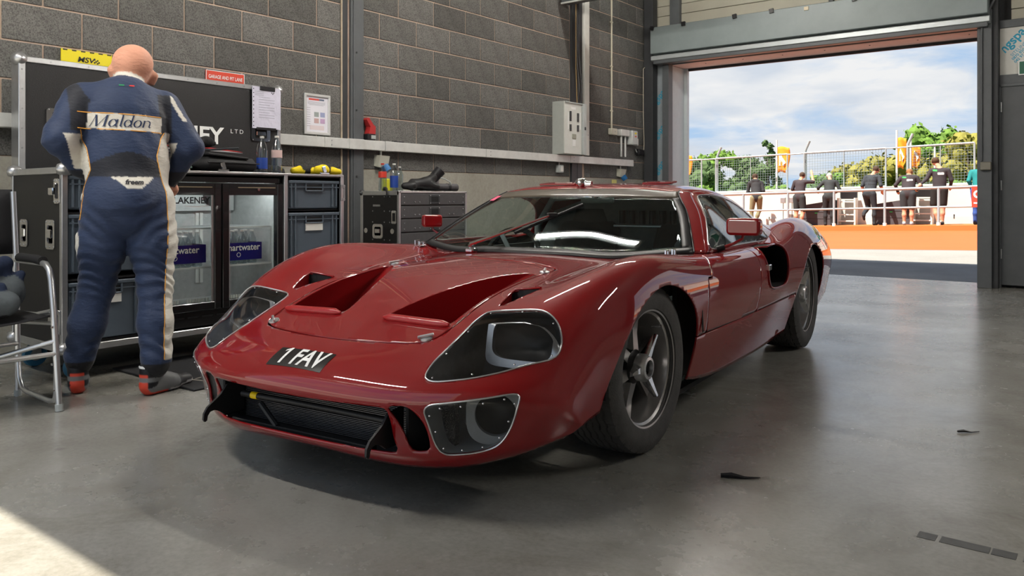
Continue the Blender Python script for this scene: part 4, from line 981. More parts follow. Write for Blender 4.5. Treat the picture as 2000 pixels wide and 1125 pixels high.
for c0, c1, s in ((0,2,-1),(10,12,1)):
    v_, f_ = gpatch(0,7,c0,c1)
    d = sd_poly(v_[:,[1,2]], P_WIN)
    gv, gf = cut(v_, f_, -d); W_ = sheet('side_window', gv, gf, M_PLX, CAR, .003, 60)
    fv, ff = cut(v_, f_, d)
    for pv, pf in loose(fv, ff):
        if len(pf) > 20: sheet('door_frame', pv, pf, M_RED, CAR, .010, 50)
    lp = along(gv[max(boundary(gf), key=len)], 70)
    gn = lambda p: GH_BVH.find_nearest(Vector(p))[1]
    MB().tube([tuple(p+np.array(gn(p))*.001) for p in lp], .003, 6, closed=True).build('window_edge', M_ALU, W_, 60)
    cc = lp.mean(0); nn = np.array(gn(cc)); ins = [np.array(GH_BVH.find_nearest(Vector(p))[0]) for p in inset(along(lp,26), nn, .014)]
    screws(W_, ins, gn)
v_, f_ = gpatch(5.6,10,2,10)
d = np.where(ax_(v_) < .45, sd_poly(np.c_[v_[:,0], v_[:,1]], chaikin([(-.30,1.72),(.30,1.72),(.34,2.15),(-.34,2.15)],2)), .05)
rv, rf = cut(v_, f_, -d); sheet('rear_window', rv, rf, mat('dark_window', (0.01,0.01,0.011), rough=0.06), CAR, .003, 60)
rv, rf = cut(v_, f_, d); sheet('engine_cover', rv, rf, M_RED, CAR, .010, 50)
for c0, c1 in ((0,2),(10,12)):
    v_, f_ = gpatch(7,10,c0,c1); sheet('buttress', v_, f_, M_RED, CAR, .010, 50)
# roof furniture: chrome lamp, raised flaps
zr = GH_BVH.ray_cast(Vector((0,1.02,3)), Vector((0,0,-1)))[0].z
lamp = MB().lathe([(.012,0),(.026,.012),(.031,.024),(.029,.036),(.02,.046),(0,.050)], n=24, caps=False).build('roof_lamp', M_CHR, CAR, 40, loc=(-.005,1.02,zr-.004))
MB().cyl((.03,0,.018), (.062,0,.016), .019, 18, r2=.016).build('lamp_socket', M_CHR, lamp, 40)
for (x,y,w) in ((-.18,1.13,.22),(.30,1.35,.16)):
    z = GH_BVH.ray_cast(Vector((x,y,3)), Vector((0,0,-1)))[0].z
    MB().box((0,0,.008), (w,.10,.010), bev=.003).build('roof_flap', M_RED, CAR, None, loc=(x,y,z), rot=(.10,0,0))
# scrutineering sticker on the screen corner
p0 = GS[int(2.55*NI), int(3.5*NI)]
stk = [GS[int(2.30*NI)+i, int(3.12*NI)+j]+np.array((0,-.003,.004)) for i in range(4) for j in range(4)]
mk('pink_sticker', stk, grid_faces(4,4), mat('pink_sticker', (0.75,0.12,0.22), rough=0.4), WS)
# wiper
wp = MB().box((-.28,.415,.672), (.045,.05,.022), bev=.006).cyl((-.28,.42,.672), (-.28,.40,.70), .010, 12).build('wiper_pivot', M_CHR, CAR, 40)
def on_ws(r, c, off=.012):
    p = GS[int(round(r*NI)), int(round(c*NI))]; return tuple(p+np.array((0,-.5,.85))*off)
arm = [(-.28,.400,.700), (-.20,.470,.735), (-.09,.575,.790), (.015,.690,.842)]
MB().tube(arm, [.011,.008,.006,.005], 8).build('wiper_arm', M_CHR, wp, 40)
MB().tube([(-.125,.555,.752), (-.05,.635,.797), (.015,.697,.830), (.07,.757,.862), (.118,.800,.888)], .009, 8).build('wiper_blade', M_BLK, wp, 40)
MB().box((.005,.692,.838), (.05,.03,.022), R=Matrix.Rotation(.75,3,'Z'), bev=.004).build('blade_clip', M_BLK, wp)
# mirrors
for s in (-1,1):
    mr = MB(); b = rect_round(.20,.10,.03,5)
    mr = MB().prism(rect_round(.185,.088,.022,4), (0,0,0), (1,0,0), (0,0,1), (0,1,0), -.005, .045)
    mo = mr.build('door_mirror', M_RED, CAR, 50, loc=(s*.875,.89,.79), rot=(0,0,-.12 if s > 0 else .95)); mo.scale = (.86,1,.90) if s > 0 else (.62,1,.80)
    md = mo.modifiers.new('soft', 'BEVEL'); md.width = .014; md.segments = 3; md.limit_method = 'ANGLE'
    MB().prism(rect_round(.165,.070,.018,4), (0,.0465,0), (1,0,0), (0,0,1), (0,1,0), 0, .001).build('mirror_glass', M_CHR, mo)
    MB().tube([(s*-.01,.03,-.04),(s*-.015,.03,-.062),(s*-.05,.01,-.085),(s*-.095,-.02,-.105)], .0085, 8).build('mirror_stalk', M_RED, mo, 40)
    MB().cyl((s*-.092,-.015,-.103), (s*-.13,-.04,-.118), .015, 12).build('mirror_mount', M_BLK, mo, 40)

# ---------------------------------------------------------------- cockpit
IN = mat('cockpit_grey', (0.060,0.065,0.066), rough=0.8, noise=0.2)
MB().box((0,.60,.545), (1.36,.26,.10), bev=.03).build('dashboard', IN, CAR)
MB().prism([(-.72,.16),(.72,.16),(.70,.66),(.58,.84),(.4,.90),(0,.92),(-.4,.90),(-.58,.84),(-.70,.66)], (0,1.80,0), (1,0,0), (0,0,1), (0,1,0), -.02, .02).build('rear_bulkhead', mat('bulkhead_grey', (0.13,0.14,0.14), rough=.7, noise=.15), CAR)
for k in range(9): MB().cyl((-.10+.065*k,1.755,.765), (-.10+.065*k,1.755,.845), .020, 14).build('bulkhead_canister', M_DARKP, CAR, 40)
MB().box((.16,1.76,.752), (.62,.05,.014), bev=.003).build('bulkhead_rail', M_STL, CAR)
MB().tube([(.50,1.74,.62),(.53,1.70,.75),(.50,1.66,.86),(.40,1.62,.92)], .006, 8).build('breather_hose', M_GPL, CAR, 40)
for s in (-1,1):
    MB().box((s*.70,1.15,.40), (.02,1.30,.48)).build('cockpit_side', IN, CAR)
    seat = MB().box((0,0,0), (.42,.46,.14), bev=.05).build('seat', IN, CAR, 60, loc=(s*.33,1.28,.25))
    MB().box((0,.36,.26), (.42,.12,.62), R=Matrix.Rotation(-.55,3,'X'), bev=.05).build('seat_back', IN, seat, 60)
    MB().box((0,.53,.55), (.25,.10,.14), R=Matrix.Rotation(-.4,3,'X'), bev=.035).build('head_pad', IN, seat, 60)
MB().tube([(-.62,1.62,.2),(-.60,1.60,.75),(-.48,1.58,.92),(0,1.56,.955),(.48,1.58,.92),(.60,1.60,.75),(.62,1.62,.2)], .021, 12).build('roll_hoop', mat('grey_roll_bar', (0.30,0.31,0.32), rough=0.45), CAR, 40)
MB().tube([(.50,1.57,.90),(.2,1.70,.55),(.05,1.76,.30)], .017, 10).build('roll_brace', MATS['grey_roll_bar'], CAR, 40)
sw = MB().tube([(.165*math.cos(a*math.pi/16), .05*math.sin(a*math.pi/16), .155*math.sin(a*math.pi/16)) for a in range(32)], .014, 8, closed=True)
sw = sw.build('steering_wheel', M_BLK, CAR, 40, loc=(-.33,.86,.60))
for a in (0,2.1,4.2): MB().box((.08*math.cos(a),.025*math.sin(a),.075*math.sin(a)), (.16,.006,.025), R=Matrix.Rotation(-a,3,'Y')).build('wheel_spoke', M_STL, sw)
im = MB().box((0,0,0), (.19,.02,.065), bev=.008).build('interior_mirror', mat('grey_green_plastic', (0.16,0.20,0.19), rough=0.5), CAR, 40, loc=(.07,1.06,.925))
MB().cyl((0,-.01,0), (0,-.02,0), .009, 12).build('mirror_knob', M_BLK, im)
stack = MB()
for s in (-1,1):
    for k in range(4): MB().lathe([(.026,0),(.022,.05),(.026,.10),(.034,.125)], c=(s*.08+.12,1.92+.11*k,.70), n=16).build('intake_trumpet', M_ALU, CAR, 40)
for xx in (.02,.30,.58): MB().lathe([(.010,0),(.009,.006),(0,.007)], c=(xx*.9,.50,.612), n=12, axis=(0,-1,.3)).build('dash_bolt', M_CHR, CAR, 40)

# ---------------------------------------------------------------- wheels
def tyre_mesh(R=.305, W=.215, rin=.203):
    """tyre about the x axis, outer face at +x"""
    na, hw = 432, W/2
    prof = [(-.80*hw, rin),(-.97*hw, rin+.012),(-1.04*hw, (R+rin)/2),(-1.0*hw, R-.030),(-.93*hw, R-.014)]
    tread = [(-.90+1.80*k/84)*hw for k in range(85)]
    P = [(x,r,0) for x,r in prof]+[(x, R-.0095*(abs(x)/hw)**3.0, 1) for x in tread]+[(-x,r,0) for x,r in prof[::-1]]
    X = np.array([p[0] for p in P]); Rr = np.array([p[1] for p in P]); T = np.array([p[2] for p in P])
    a = np.arange(na)*2*math.pi/na; ph = np.arange(na)
    zig = np.abs(((ph % 12)/12.0)*2-1)-.5            # zigzag along the running direction
    rad = np.repeat(Rr[None,:], na, 0)
    for g in (-.62,-.37,-.12,.12,.37,.62):
        d = np.abs(X[None,:]-(g*hw+zig[:,None]*.0075)); rad -= np.where((d < .0024) & (T[None,:] > 0), .006, 0)
    for sgn in (-1,1):                                # shoulder sipes
        m = (sgn*X[None,:] > .72*hw) & (T[None,:] > 0) & ((ph % 12)[:,None] < 2)
        rad -= np.where(m, .0035, 0)
    V = np.stack([np.repeat(X[None,:], na, 0), rad*np.cos(a)[:,None], rad*np.sin(a)[:,None]], -1).reshape(-1,3); n = len(P)
    F = []
    for i in range(na):
        j = (i+1) % na
        for k in range(n-1): F.append((i*n+k, j*n+k, j*n+k+1, i*n+k+1))
    me = bpy.data.meshes.new('tyre'); me.from_pydata(V.tolist(), [], F); me.materials.append(M_RUB); smooth(me, 40); me.update()
    return me
TY = tyre_mesh()
def wheel(cx_, cy_, cz_, s, sc, wsc, steer):
    rim = MB()
    # barrel and flanges, about x (outer face at +x)
    prof = [(.206,.098),(.214,.100),(.216,.094),(.206,.084),(.196,.078),(.190,.05),(.182,-.02),(.186,-.08),(.206,-.098)]
    rim.lathe(prof, n=64, axis=(1,0,0), caps=False)
    prof2 = [(.184,-.03),(.186,.03),(.178,.05)]
    W = rim.build('wheel_rim', M_RIM, CAR, 40, loc=(cx_,cy_,cz_), rot=(0,0,steer if s > 0 else math.pi+steer)); W.scale = (wsc,sc,sc)
    ty = link('tyre', TY, W)
    for k in range(6):
        a = 2*math.pi*k/6+.35
        sp = MB(); c, d = math.cos(a), math.sin(a)
        R_ = Matrix(((1,0,0),(0,c,-d),(0,d,c)))
        pts = [(.045,.030,.024),(.040,.060,.020),(.030,.120,.017),(.028,.186,.024)]
        VV = []
        for x,r,h in pts:
            for q in ((x,r,-h),(x,r,h),(x-.022,r,h*.8),(x-.022,r,-h*.8)): VV.append(R_ @ Vector(q))
        FF = []
        for i in range(3): FF += [(i*4+k2, i*4+(k2+1)%4, i*4+4+(k2+1)%4, i*4+4+k2) for k2 in range(4)]
        sp.add(VV, FF+[(0,1,2,3),(12,13,14,15)]); sp.build('spoke', M_RIM, W, 30)
    MB().lathe([(.062,.0),(.062,.040),(.050,.052),(.048,.060)], n=36, axis=(1,0,0)).build('hub', mat('dark_hub', (0.03,0.03,0.032), rough=0.35, metal=0.6), W, 40)
    spn = MB().lathe([(.050,.058),(.050,.085),(.040,.098),(.030,.100),(.028,.085)], n=32, axis=(1,0,0), caps=False)
    SP = spn.build('knock_off_spinner', M_ALU, W, 40)
    for k in range(3):
        a = 2*math.pi*k/3+1.05; c, d = math.cos(a), math.sin(a); R_ = Matrix(((1,0,0),(0,c,-d),(0,d,c)))
        VV = []
        for x,r,h,t in ((.074,.034,.026,.016),(.082,.075,.018,.011),(.094,.130,.009,.006)):
            for q in ((x+t,r,-h*.5),(x+t,r,h*.5),(x-t,r,h),(x-t,r,-h)): VV.append(R_ @ Vector(q))
        FF = []
        for i in range(2): FF += [(i*4+k2, i*4+(k2+1)%4, i*4+4+(k2+1)%4, i*4+4+k2) for k2 in range(4)]
        MB().add(VV, FF+[(0,1,2,3),(8,9,10,11)]).build('spinner_ear', M_CHR, SP)
    MB().cyl((.06,.10,.135), (.095,.105,.14), .0055, 10).build('tyre_valve', M_CHR, W, 40)
    MB().lathe([(.13,-.02),(.13,-.04)], n=32, axis=(1,0,0)).build('brake_disc', M_STL, W, 40)
for s in (-1,1):
    wheel(s*.695, 0, .305, s, 1.0, 1.0, math.radians(-4))
    wheel(s*.715, 2.413, .335, s, 1.098, 1.20, 0)
# ---------------------------------------------------------------- big flight case with fridge and drawers
M_LAM = mat('black_laminate', (0.012,0.012,0.013), rough=.45, noise=.25, nscale=90, bump=.25, bscale=400)
M_EXT = mat('aluminium_extrusion', (0.55,0.56,0.57), rough=.32, metal=.85, noise=.08, nscale=25)
M_GBOX = mat('slate_plastic', (0.075,0.098,0.125), rough=.5, noise=.06, nscale=12)
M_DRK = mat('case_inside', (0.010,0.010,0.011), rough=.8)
def plate(parent, name, c, w, h, ax, m=None, recess=True, knob=True):
    """chrome handle or latch plate; ax = 'x' faces +x, 'y' faces -y"""
    m = m or M_CHR
    def P(a, b, d): return (c[0]+d, c[1]+a, c[2]+b) if ax == 'x' else (c[0]+a, c[1]-d, c[2]+b)
    def D(a, b, d): return (d, a, b) if ax == 'x' else (a, d, b)
    o = MB()
    ro = rect_round(w, h, min(w,h)*.18, 3); ri = rect_round(w*.62, h*.62, min(w,h)*.10, 3); n = len(ro)
    V = [P(a,b,.004) for a,b in ro]+[P(a,b,.004) for a,b in ri]+[P(a*.9,b*.9,-.012) for a,b in ri]+[P(a,b,0) for a,b in ro]
    F = [(k,(k+1)%n,n+(k+1)%n,n+k) for k in range(n)]+[(n+k,n+(k+1)%n,2*n+(k+1)%n,2*n+k) for k in range(n)]+[(k,3*n+k,3*n+(k+1)%n,(k+1)%n) for k in range(n)]
    o.add(V, F); pl = o.build(name, m, parent, 30)
    mk('recess', [P(a*.9,b*.9,-.002) for a,b in ri], [tuple(range(n))], M_DRK, pl)
    if knob: MB().box(P(0,h*.02,.004), D(w*.50,h*.30,.014), bev=.004).build('grip', m, pl)
    for a, b in ((-.42,.42),(.42,.42),(-.42,-.42),(.42,-.42),(0,.42),(0,-.42)): MB().cyl(P(a*w,b*h,.003), P(a*w,b*h,.0065), .004, 6).build('rivet', M_STL, pl)
    return pl
FX, BX, Y0, Y1, Z0, Z1 = -4.20, -4.83, 1.77, 3.555, .157, 1.072
fc = empty('flight_case', ((FX+BX)/2,(Y0+Y1)/2,0), 0, 'large open black flight case on wheels holding a fridge and drawers', 'flight case')
ofc = Vector(((FX+BX)/2,(Y0+Y1)/2,0))
def fbox(name, x0, x1, y0, y1, z0, z1, m, par=fc, bev=0.0): return MB().box(Vector(((x0+x1)/2,(y0+y1)/2,(z0+z1)/2))-ofc, (x1-x0,y1-y0,z1-z0), bev=bev).build(name, m, par)
fbox('bottom_board', BX,FX-.012, Y0+.01,Y1-.01, Z0,Z0+.018, M_LAM)
fbox('end_panel', BX,FX-.01, Y0,Y0+.012, Z0,Z1, M_LAM); fbox('end_panel', BX,FX-.01, Y1-.012,Y1, Z0,Z1, M_LAM)
fbox('back_panel', BX,BX+.012, Y0,Y1, Z0,Z1, M_LAM); fbox('worktop', BX,FX-.004, Y0,Y1, Z1-.018,Z1, M_LAM)
for y in (2.205,3.09): fbox('divider', BX+.02,FX-.02, y,y+.012, Z0+.02,Z1-.02, M_LAM)
for a in ((FX-.03,FX,Y0-.004,Y0+.024,Z0,Z1),(FX-.022,FX,Y1-.022,Y1+.004,Z0,Z1),(BX,BX+.03,Y0-.004,Y0+.006,Z0,Z1),(FX-.018,FX+.003,Y0,Y1,Z1-.010,Z1+.003),(FX-.022,FX+.003,Y0,Y1,Z0-.012,Z0+.022),(BX,FX,Y0-.004,Y0+.006,Z1-.03,Z1+.003),(BX,FX,Y0-.004,Y0+.006,Z0-.01,Z0+.03),(FX-.014,FX,3.082,3.108,Z0,Z1),(BX,BX+.02,Y0,Y1,Z1-.010,Z1+.003)): fbox('edge_extrusion', *a, M_EXT, bev=.002)
for x in (FX-.012,BX+.012):
    for z in (Z0+.01,Z1-.008): MB().lathe([(.030,-.030),(.034,0),(.026,.024),(0,.034)], c=Vector((x,Y0+.006,z))-ofc, n=16, axis=(0,-1,0), caps=False).build('corner_ball', M_EXT, fc, 60)
plate(fc, 'end_handle', Vector((-4.655,Y0-.002,.735))-ofc, .095, .145, 'y'); plate(fc, 'end_handle', Vector((-4.335,Y0-.002,.735))-ofc, .105, .150, 'y')
for z in (.955,.300):
    l = plate(fc, 'butterfly_latch', Vector((-4.25,Y0-.006,z))-ofc, .062, .125, 'y', knob=False); MB().box(Vector((-4.295,Y0-.016,z))-ofc, (.055,.010,.040), bev=.004).build('latch_arm', M_CHR, l)
plate(fc, 'side_catch', Vector((FX+.001,Y1-.008,.955))-ofc, .035, .11, 'x', m=M_STL, knob=False)
for y in (2.66,3.40):
    t_ = MB().box(Vector((FX-.005,y,Z1+.010))-ofc, (.018,.07,.012), bev=.003).build('top_catch', M_CHR, fc); MB().box(Vector((FX-.02,y+.01,Z1+.035))-ofc, (.010,.028,.045), R=Matrix.Rotation(.35,3,'X'), bev=.003).build('catch_hook', M_CHR, t_)
for x in (FX-.06,BX+.07):
    for y in (Y0+.09,Y1-.09):
        w = MB().lathe([(.028,-.018),(.058,-.018),(.062,-.010),(.062,.010),(.058,.018),(.028,.018)], c=Vector((x,y,.062))-ofc, n=28, axis=(1,0,0), caps=False).build('castor_wheel', mat('blue_castor', (0.03,0.13,0.22), rough=.5), fc, 40)
        MB().lathe([(.030,-.02),(.030,.02)], c=Vector((x,y,.062))-ofc, n=20, axis=(1,0,0)).build('castor_hub', M_STL, w, 40)
        for s in (-1,1): MB().box(Vector((x+s*.028,y,.10))-ofc, (.005,.045,.10)).build('castor_fork', M_STL, w)
        MB().box(Vector((x,y,.148))-ofc, (.09,.10,.008)).build('castor_plate', M_STL, w)
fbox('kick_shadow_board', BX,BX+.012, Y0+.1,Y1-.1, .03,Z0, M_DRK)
# upright lid behind the worktop, with the lettering
LX = -4.90
lid = fbox('lid', LX-.10,LX-.004, 1.845,3.555, .80,1.705, M_LAM)
for a in ((LX-.10,LX+.002,1.832,1.868,.80,1.712),(LX-.10,LX+.002,3.535,3.562,.80,1.712),(LX-.10,LX+.002,1.832,3.562,1.682,1.714)): fbox('lid_extrusion', *a, M_EXT, lid, bev=.003)
for y in (1.845,3.552): MB().lathe([(.036,-.030),(.040,0),(.030,.026),(0,.036)], c=Vector((LX-.02,y,1.700))-ofc, n=16, axis=(1,0,0), caps=False).build('corner_ball', M_EXT, lid, 60)
for y in np.arange(2.0,3.5,.21): MB().cyl(Vector((LX+.002,y,1.697))-ofc, Vector((LX+.0045,y,1.697))-ofc, .005, 8).build('rivet', M_STL, lid)
for z in np.arange(1.2,1.68,.11): MB().cyl(Vector((LX+.002,1.85,z))-ofc, Vector((LX+.0045,1.85,z))-ofc, .005, 8).build('rivet', M_STL, lid)
plate(lid, 'lid_handle', Vector((LX,2.06,1.385))-ofc, .17, .10, 'x'); plate(lid, 'lid_handle', Vector((LX,3.395,1.375))-ofc, .155, .105, 'x')
lettering('lid_letters', 'BLAKENEY', M_WHT, lid, Vector((LX-.003,2.71,1.335))-ofc, (0,1,0), (0,0,1), .155, 0, 1.05, bold=.004, lift=.002)
lettering('lid_letters', 'LTD', M_WHT, lid, Vector((LX-.003,3.205,1.378))-ofc, (0,1,0), (0,0,1), .040, 0, 1.1, lift=.002, space=1.5)
sw_ = MB(); 
for (q, m_, dz) in ((0,'red_swoosh',0),(1,'grey_swoosh',-.008)):
    P = [(2.35+.9*t/20, 1.235+.02*math.sin(t/20*3.0)+dz, .009*math.sin(math.pi*t/20)+.0006) for t in range(21)]
    V = [Vector((LX-.001,y,z+w))-ofc for y,z,w in P]+[Vector((LX-.001,y,z-w))-ofc for y,z,w in P]
    mk('swoosh', V, [(k,21+k,22+k,k+1) for k in range(20)], mat(m_, (0.45,0.03,0.03) if q == 0 else (0.4,0.4,0.42), rough=.5), lid)
# documents hanging on the lid
cb = empty('clipboard', (LX+.012,3.435,1.56), 0, 'white printed sheets in a plastic sleeve clipped to the lid', 'documents')
MB().box((0,0,0), (.004,.235,.295)).build('sleeve', mat('plastic_sleeve', (0.60,0.59,0.70), rough=.18, coat=.6, noise=.05, nscale=8, bump=.5, bscale=14), cb)
MB().box((.004,.005,.138), (.010,.125,.030), bev=.003).build('clip', M_DARKP, cb)
for k in range(9): MB().box((.0026,.0-.02*(k%3==0),.075-k*.018), (.0008,.13 if k%3 else .09,.0030)).build('text_line', MATS['grey_print'], cb)
for k, (a, b) in enumerate(((.05,.104),(.042,.112),(.058,.112))): MB().box((.0026,a,b), (.0008,.007,.007)).build('chequer', MATS['black_print'], cb)
for k in range(3): MB().box((.0026,-.06,.112-k*.012), (.0008,.07,.004)).build('heading', MATS['grey_print'], cb)
for k in range(10): MB().cyl((.002,-.108,.13-k*.029), (.003,-.108,.13-k*.029), .004, 6).build('punched_hole', M_DARKP, cb)
MB().box((.004,-.005,-.148), (.008,.16,.016)).build('lower_clip', M_DARKP, cb)
# fridge
fg = empty('fridge', (FX-.29,2.655,Z0+.02), 0, 'black two door glass fronted drinks fridge inside the flight case', 'fridge'); og = Vector((FX-.29,2.655,Z0+.02))
def gbox(name, x0, x1, y0, y1, z0, z1, m, par=fg, bev=0.0): return MB().box(Vector(((x0+x1)/2,(y0+y1)/2,(z0+z1)/2))-og, (x1-x0,y1-y0,z1-z0), bev=bev).build(name, m, par)
M_FBK = mat('fridge_black', (0.010,0.010,0.011), rough=.25, coat=.3); M_FIN = mat('fridge_liner', (0.50,0.51,0.50), rough=.45, metal=.25, noise=.12, nscale=30)
fy0, fy1, fx0, fx1, fz0, fz1 = 2.222, 3.086, BX+.06, FX-.012, Z0+.03, Z1-.03
gbox('cabinet_side', fx0,fx1-.04, fy0,fy0+.03, fz0,fz1, M_FBK); gbox('cabinet_side', fx0,fx1-.04, fy1-.03,fy1, fz0,fz1, M_FBK); gbox('cabinet_top', fx0,fx1-.02, fy0,fy1, fz1-.03,fz1, M_FBK)
gbox('plinth', fx0,fx1-.02, fy0,fy1, fz0,fz0+.085, M_FBK)
for k in range(7): gbox('vent_slot', fx1-.0205,fx1-.018, 2.36+k*.09,2.43+k*.09, fz0+.05,fz0+.058, M_DRK)
gbox('liner_back', fx0+.03,fx0+.04, fy0+.03,fy1-.03, fz0+.085,fz1-.03, M_FIN); gbox('liner_side', fx0+.03,fx1-.05, fy0+.03,fy0+.036, fz0+.085,fz1-.03, M_FIN); gbox('liner_side', fx0+.03,fx1-.05, fy1-.036,fy1-.03, fz0+.085,fz1-.03, M_FIN); gbox('liner_floor', fx0+.03,fx1-.05, fy0+.03,fy1-.03, fz0+.085,fz0+.10, M_FIN); gbox('liner_ceiling', fx0+.03,fx1-.05, fy0+.03,fy1-.03, fz1-.036,fz1-.03, M_FIN)
for z in (.748,.520):
    shf = gbox('shelf', fx1-.083,fx1-.075, fy0+.04,fy1-.04, z-.010,z, mat('shelf_wire', (0.62,0.64,0.63), rough=.4, metal=.2))
    gbox('shelf_rail', fx0+.05,fx0+.058, fy0+.04,fy1-.04, z-.006,z, MATS['shelf_wire'], shf)
    for k in range(33): gbox('shelf_wire', fx0+.05,fx1-.08, fy0+.05+k*.024,fy0+.053+k*.024, z-.004,z-.001, MATS['shelf_wire'], shf)
for yy in (2.44,2.87): gbox('added_fridge_lamp', fx1-.075,fx1-.055, yy-.15,yy+.15, fz1-.050,fz1-.037, mat('added_lamp_diffuser', (.9,.9,.9), emit=(.92,.97,1.0), estr=18))  # glowing strips added so the fridge inside reads bright
gbox('fan_panel', fx0+.04,fx0+.09, fy0+.05,fy1-.05, .84,.98, M_FIN)
for y in (2.44,2.87): MB().lathe([(.055,0),(.055,.008),(.012,.010)], c=Vector((fx0+.092,y,.925))-og, n=28, axis=(1,0,0)).build('fan_guard', M_FBK, fg, 40)
for y in (2.37,2.40,2.80,2.83,3.02): 
    rk = gbox('shelf_rack', fx0+.041,fx0+.05, y-.010,y+.010, .38,.83, M_WPL)
for y0_, y1_ in ((2.25,2.45),(2.49,2.64),(2.70,2.90)):
    for k in range(int((y1_-y0_)/.018)): gbox('grille_bar', fx1-.10,fx1-.09, y0_+k*.018,y0_+k*.018+.008, .282,.335, M_WPL)
for (a, b, hinge) in ((fy0+.004,2.652,0),(2.662,fy1-.004,1)):
    dr = gbox('door', fx1-.045,fx1, a,a+.042, fz0+.09,fz1-.035, M_FBK, bev=.003)
    for q in ((b-.042,b,fz0+.09,fz1-.035),(a+.042,b-.042,fz1-.105,fz1-.035),(a+.042,b-.042,fz0+.09,fz0+.135)): gbox('door_frame', fx1-.045,fx1, q[0],q[1],q[2],q[3], M_FBK, dr, .003)
    gbox('door_glass', fx1-.030,fx1-.024, a+.042,b-.042, fz0+.135,fz1-.105, glass('fridge_glass', (.95,.97,.96), 1.0), dr)
    gbox('inner_trim', fx1-.020,fx1-.012, b-.056 if hinge == 0 else a+.042, b-.042 if hinge == 0 else a+.052, fz0+.135,fz1-.105, M_ALU, dr)
    gbox('handle_strip', fx1-.002,fx1+.003, a+.10,b-.06, fz1-.062,fz1-.056, mat('brass_strip', (0.35,0.30,0.2), rough=.3, metal=.7), dr)
    MB().cyl(Vector((fx1,(a+b)/2+(-.12 if hinge == 0 else .03),fz1-.07))-og, Vector((fx1+.006,(a+b)/2+(-.12 if hinge == 0 else .03),fz1-.07))-og, .009, 14).build('lock', M_CHR, dr, 40)
    if hinge == 0:
        lettering('door_letters', 'BLAKENEY', MATS['black_print'], dr, Vector((fx1-.0235,2.465,.905))-og, (0,1,0), (0,0,1), .052, 0, 1.02, bold=.0012)
        P = [(2.42+.17*t/12, .880-.010*math.sin(math.pi*t/12)) for t in range(13)]; V = [Vector((fx1-.0228,y,z+.004*math.sin(math.pi*k/12)))-og for k,(y,z) in enumerate(P)]+[Vector((fx1-.0228,y,z-.004*math.sin(math.pi*k/12)))-og for k,(y,z) in enumerate(P)]
        mk('door_swoosh', V, [(k,13+k,14+k,k+1) for k in range(12)], M_WHT, dr)
    else:
        bz = gbox('maker_badge', fx1-.0235,fx1-.021, 2.925,3.025, .938,.958, M_WHT, dr); lettering('badge_letters', 'Blizzard', MATS['black_print'], bz, Vector((fx1-.0208,2.975,.948))-og, (0,1,0), (0,0,1), .022, .15, 1.0, bold=.0005)
# shrink wrapped packs of water bottles on the middle shelf
M_PET = glass('clear_bottle', (.72,.78,.80), 4.0, .12); M_WATER = glass('water_bottle_clear', (.80,.87,.90), 1.2)
def bottle_prof(h, r): return [(r*.86,0),(r*.98,.008),(r,.03),(r*.97,h*.35),(r,h*.62),(r*.80,h*.76),(r*.36,h*.90),(r*.34,h*.95)]
BPM = {}
def pet(name, parent, loc, h, r, cap, label=None, lz=(.35,.62), m=None):
    key = (h,r)
    if key not in BPM:
        o = MB().lathe(bottle_prof(h,r), n=18).build(name, m or M_PET, parent, 50); BPM[key] = o.data
    else: o = link(name, BPM[key], parent)
    o.location = loc
    MB().lathe([(r*.38,h*.945),(r*.40,h*.95),(r*.40,h*.995),(r*.30,h)], n=14).build('cap', cap, o, 40)
    if label: MB().lathe([(r*1.015,h*lz[0]),(r*1.02,h*lz[0]+.002),(r*1.02,h*lz[1]-.002),(r*1.015,h*lz[1])], n=22, caps=False).build('bottle_label', label, o, 50)
    return o
M_SWB = mat('pack_blue', (0.004,0.015,0.16), rough=.25, coat=.4)
for (a, b, lab) in ((2.262,2.605,'blue wrapped pack of water bottles behind the left fridge door'),(2.700,2.985,'blue wrapped pack of water bottles behind the right fridge door')):
    pk_ = empty('water_pack', (fx1-.16,(a+b)/2,.5205), 0, lab, 'water pack', 'water packs in the fridge'); n = int((b-a)/.068)
    for k in range(n):
        for x in (-.035,.035): pet('bottle', pk_, (x,-(b-a)/2+.036+k*.068,0), .205, .032, M_WPL)
    wr = MB().box((.072,0,.075), (.002,b-a,.105)).build('wrap_band', M_SWB, pk_); MB().box((-.0,(b-a)/2+.001,.075), (.142,.002,.105)).build('wrap_end', M_SWB, pk_)
    lettering('wrap_letters', 'smartwater', M_WHT, wr, (.0735,.0,.098), (0,1,0), (0,0,1), .055, 0, 1.0, bold=.0008)
    MB().lathe([(.014,0),(.014,.0006),(.011,.0006),(.011,0)], c=(.0735,-.02,.055), n=16, axis=(1,0,0), caps=False).build('wrap_emblem', M_WHT, wr)
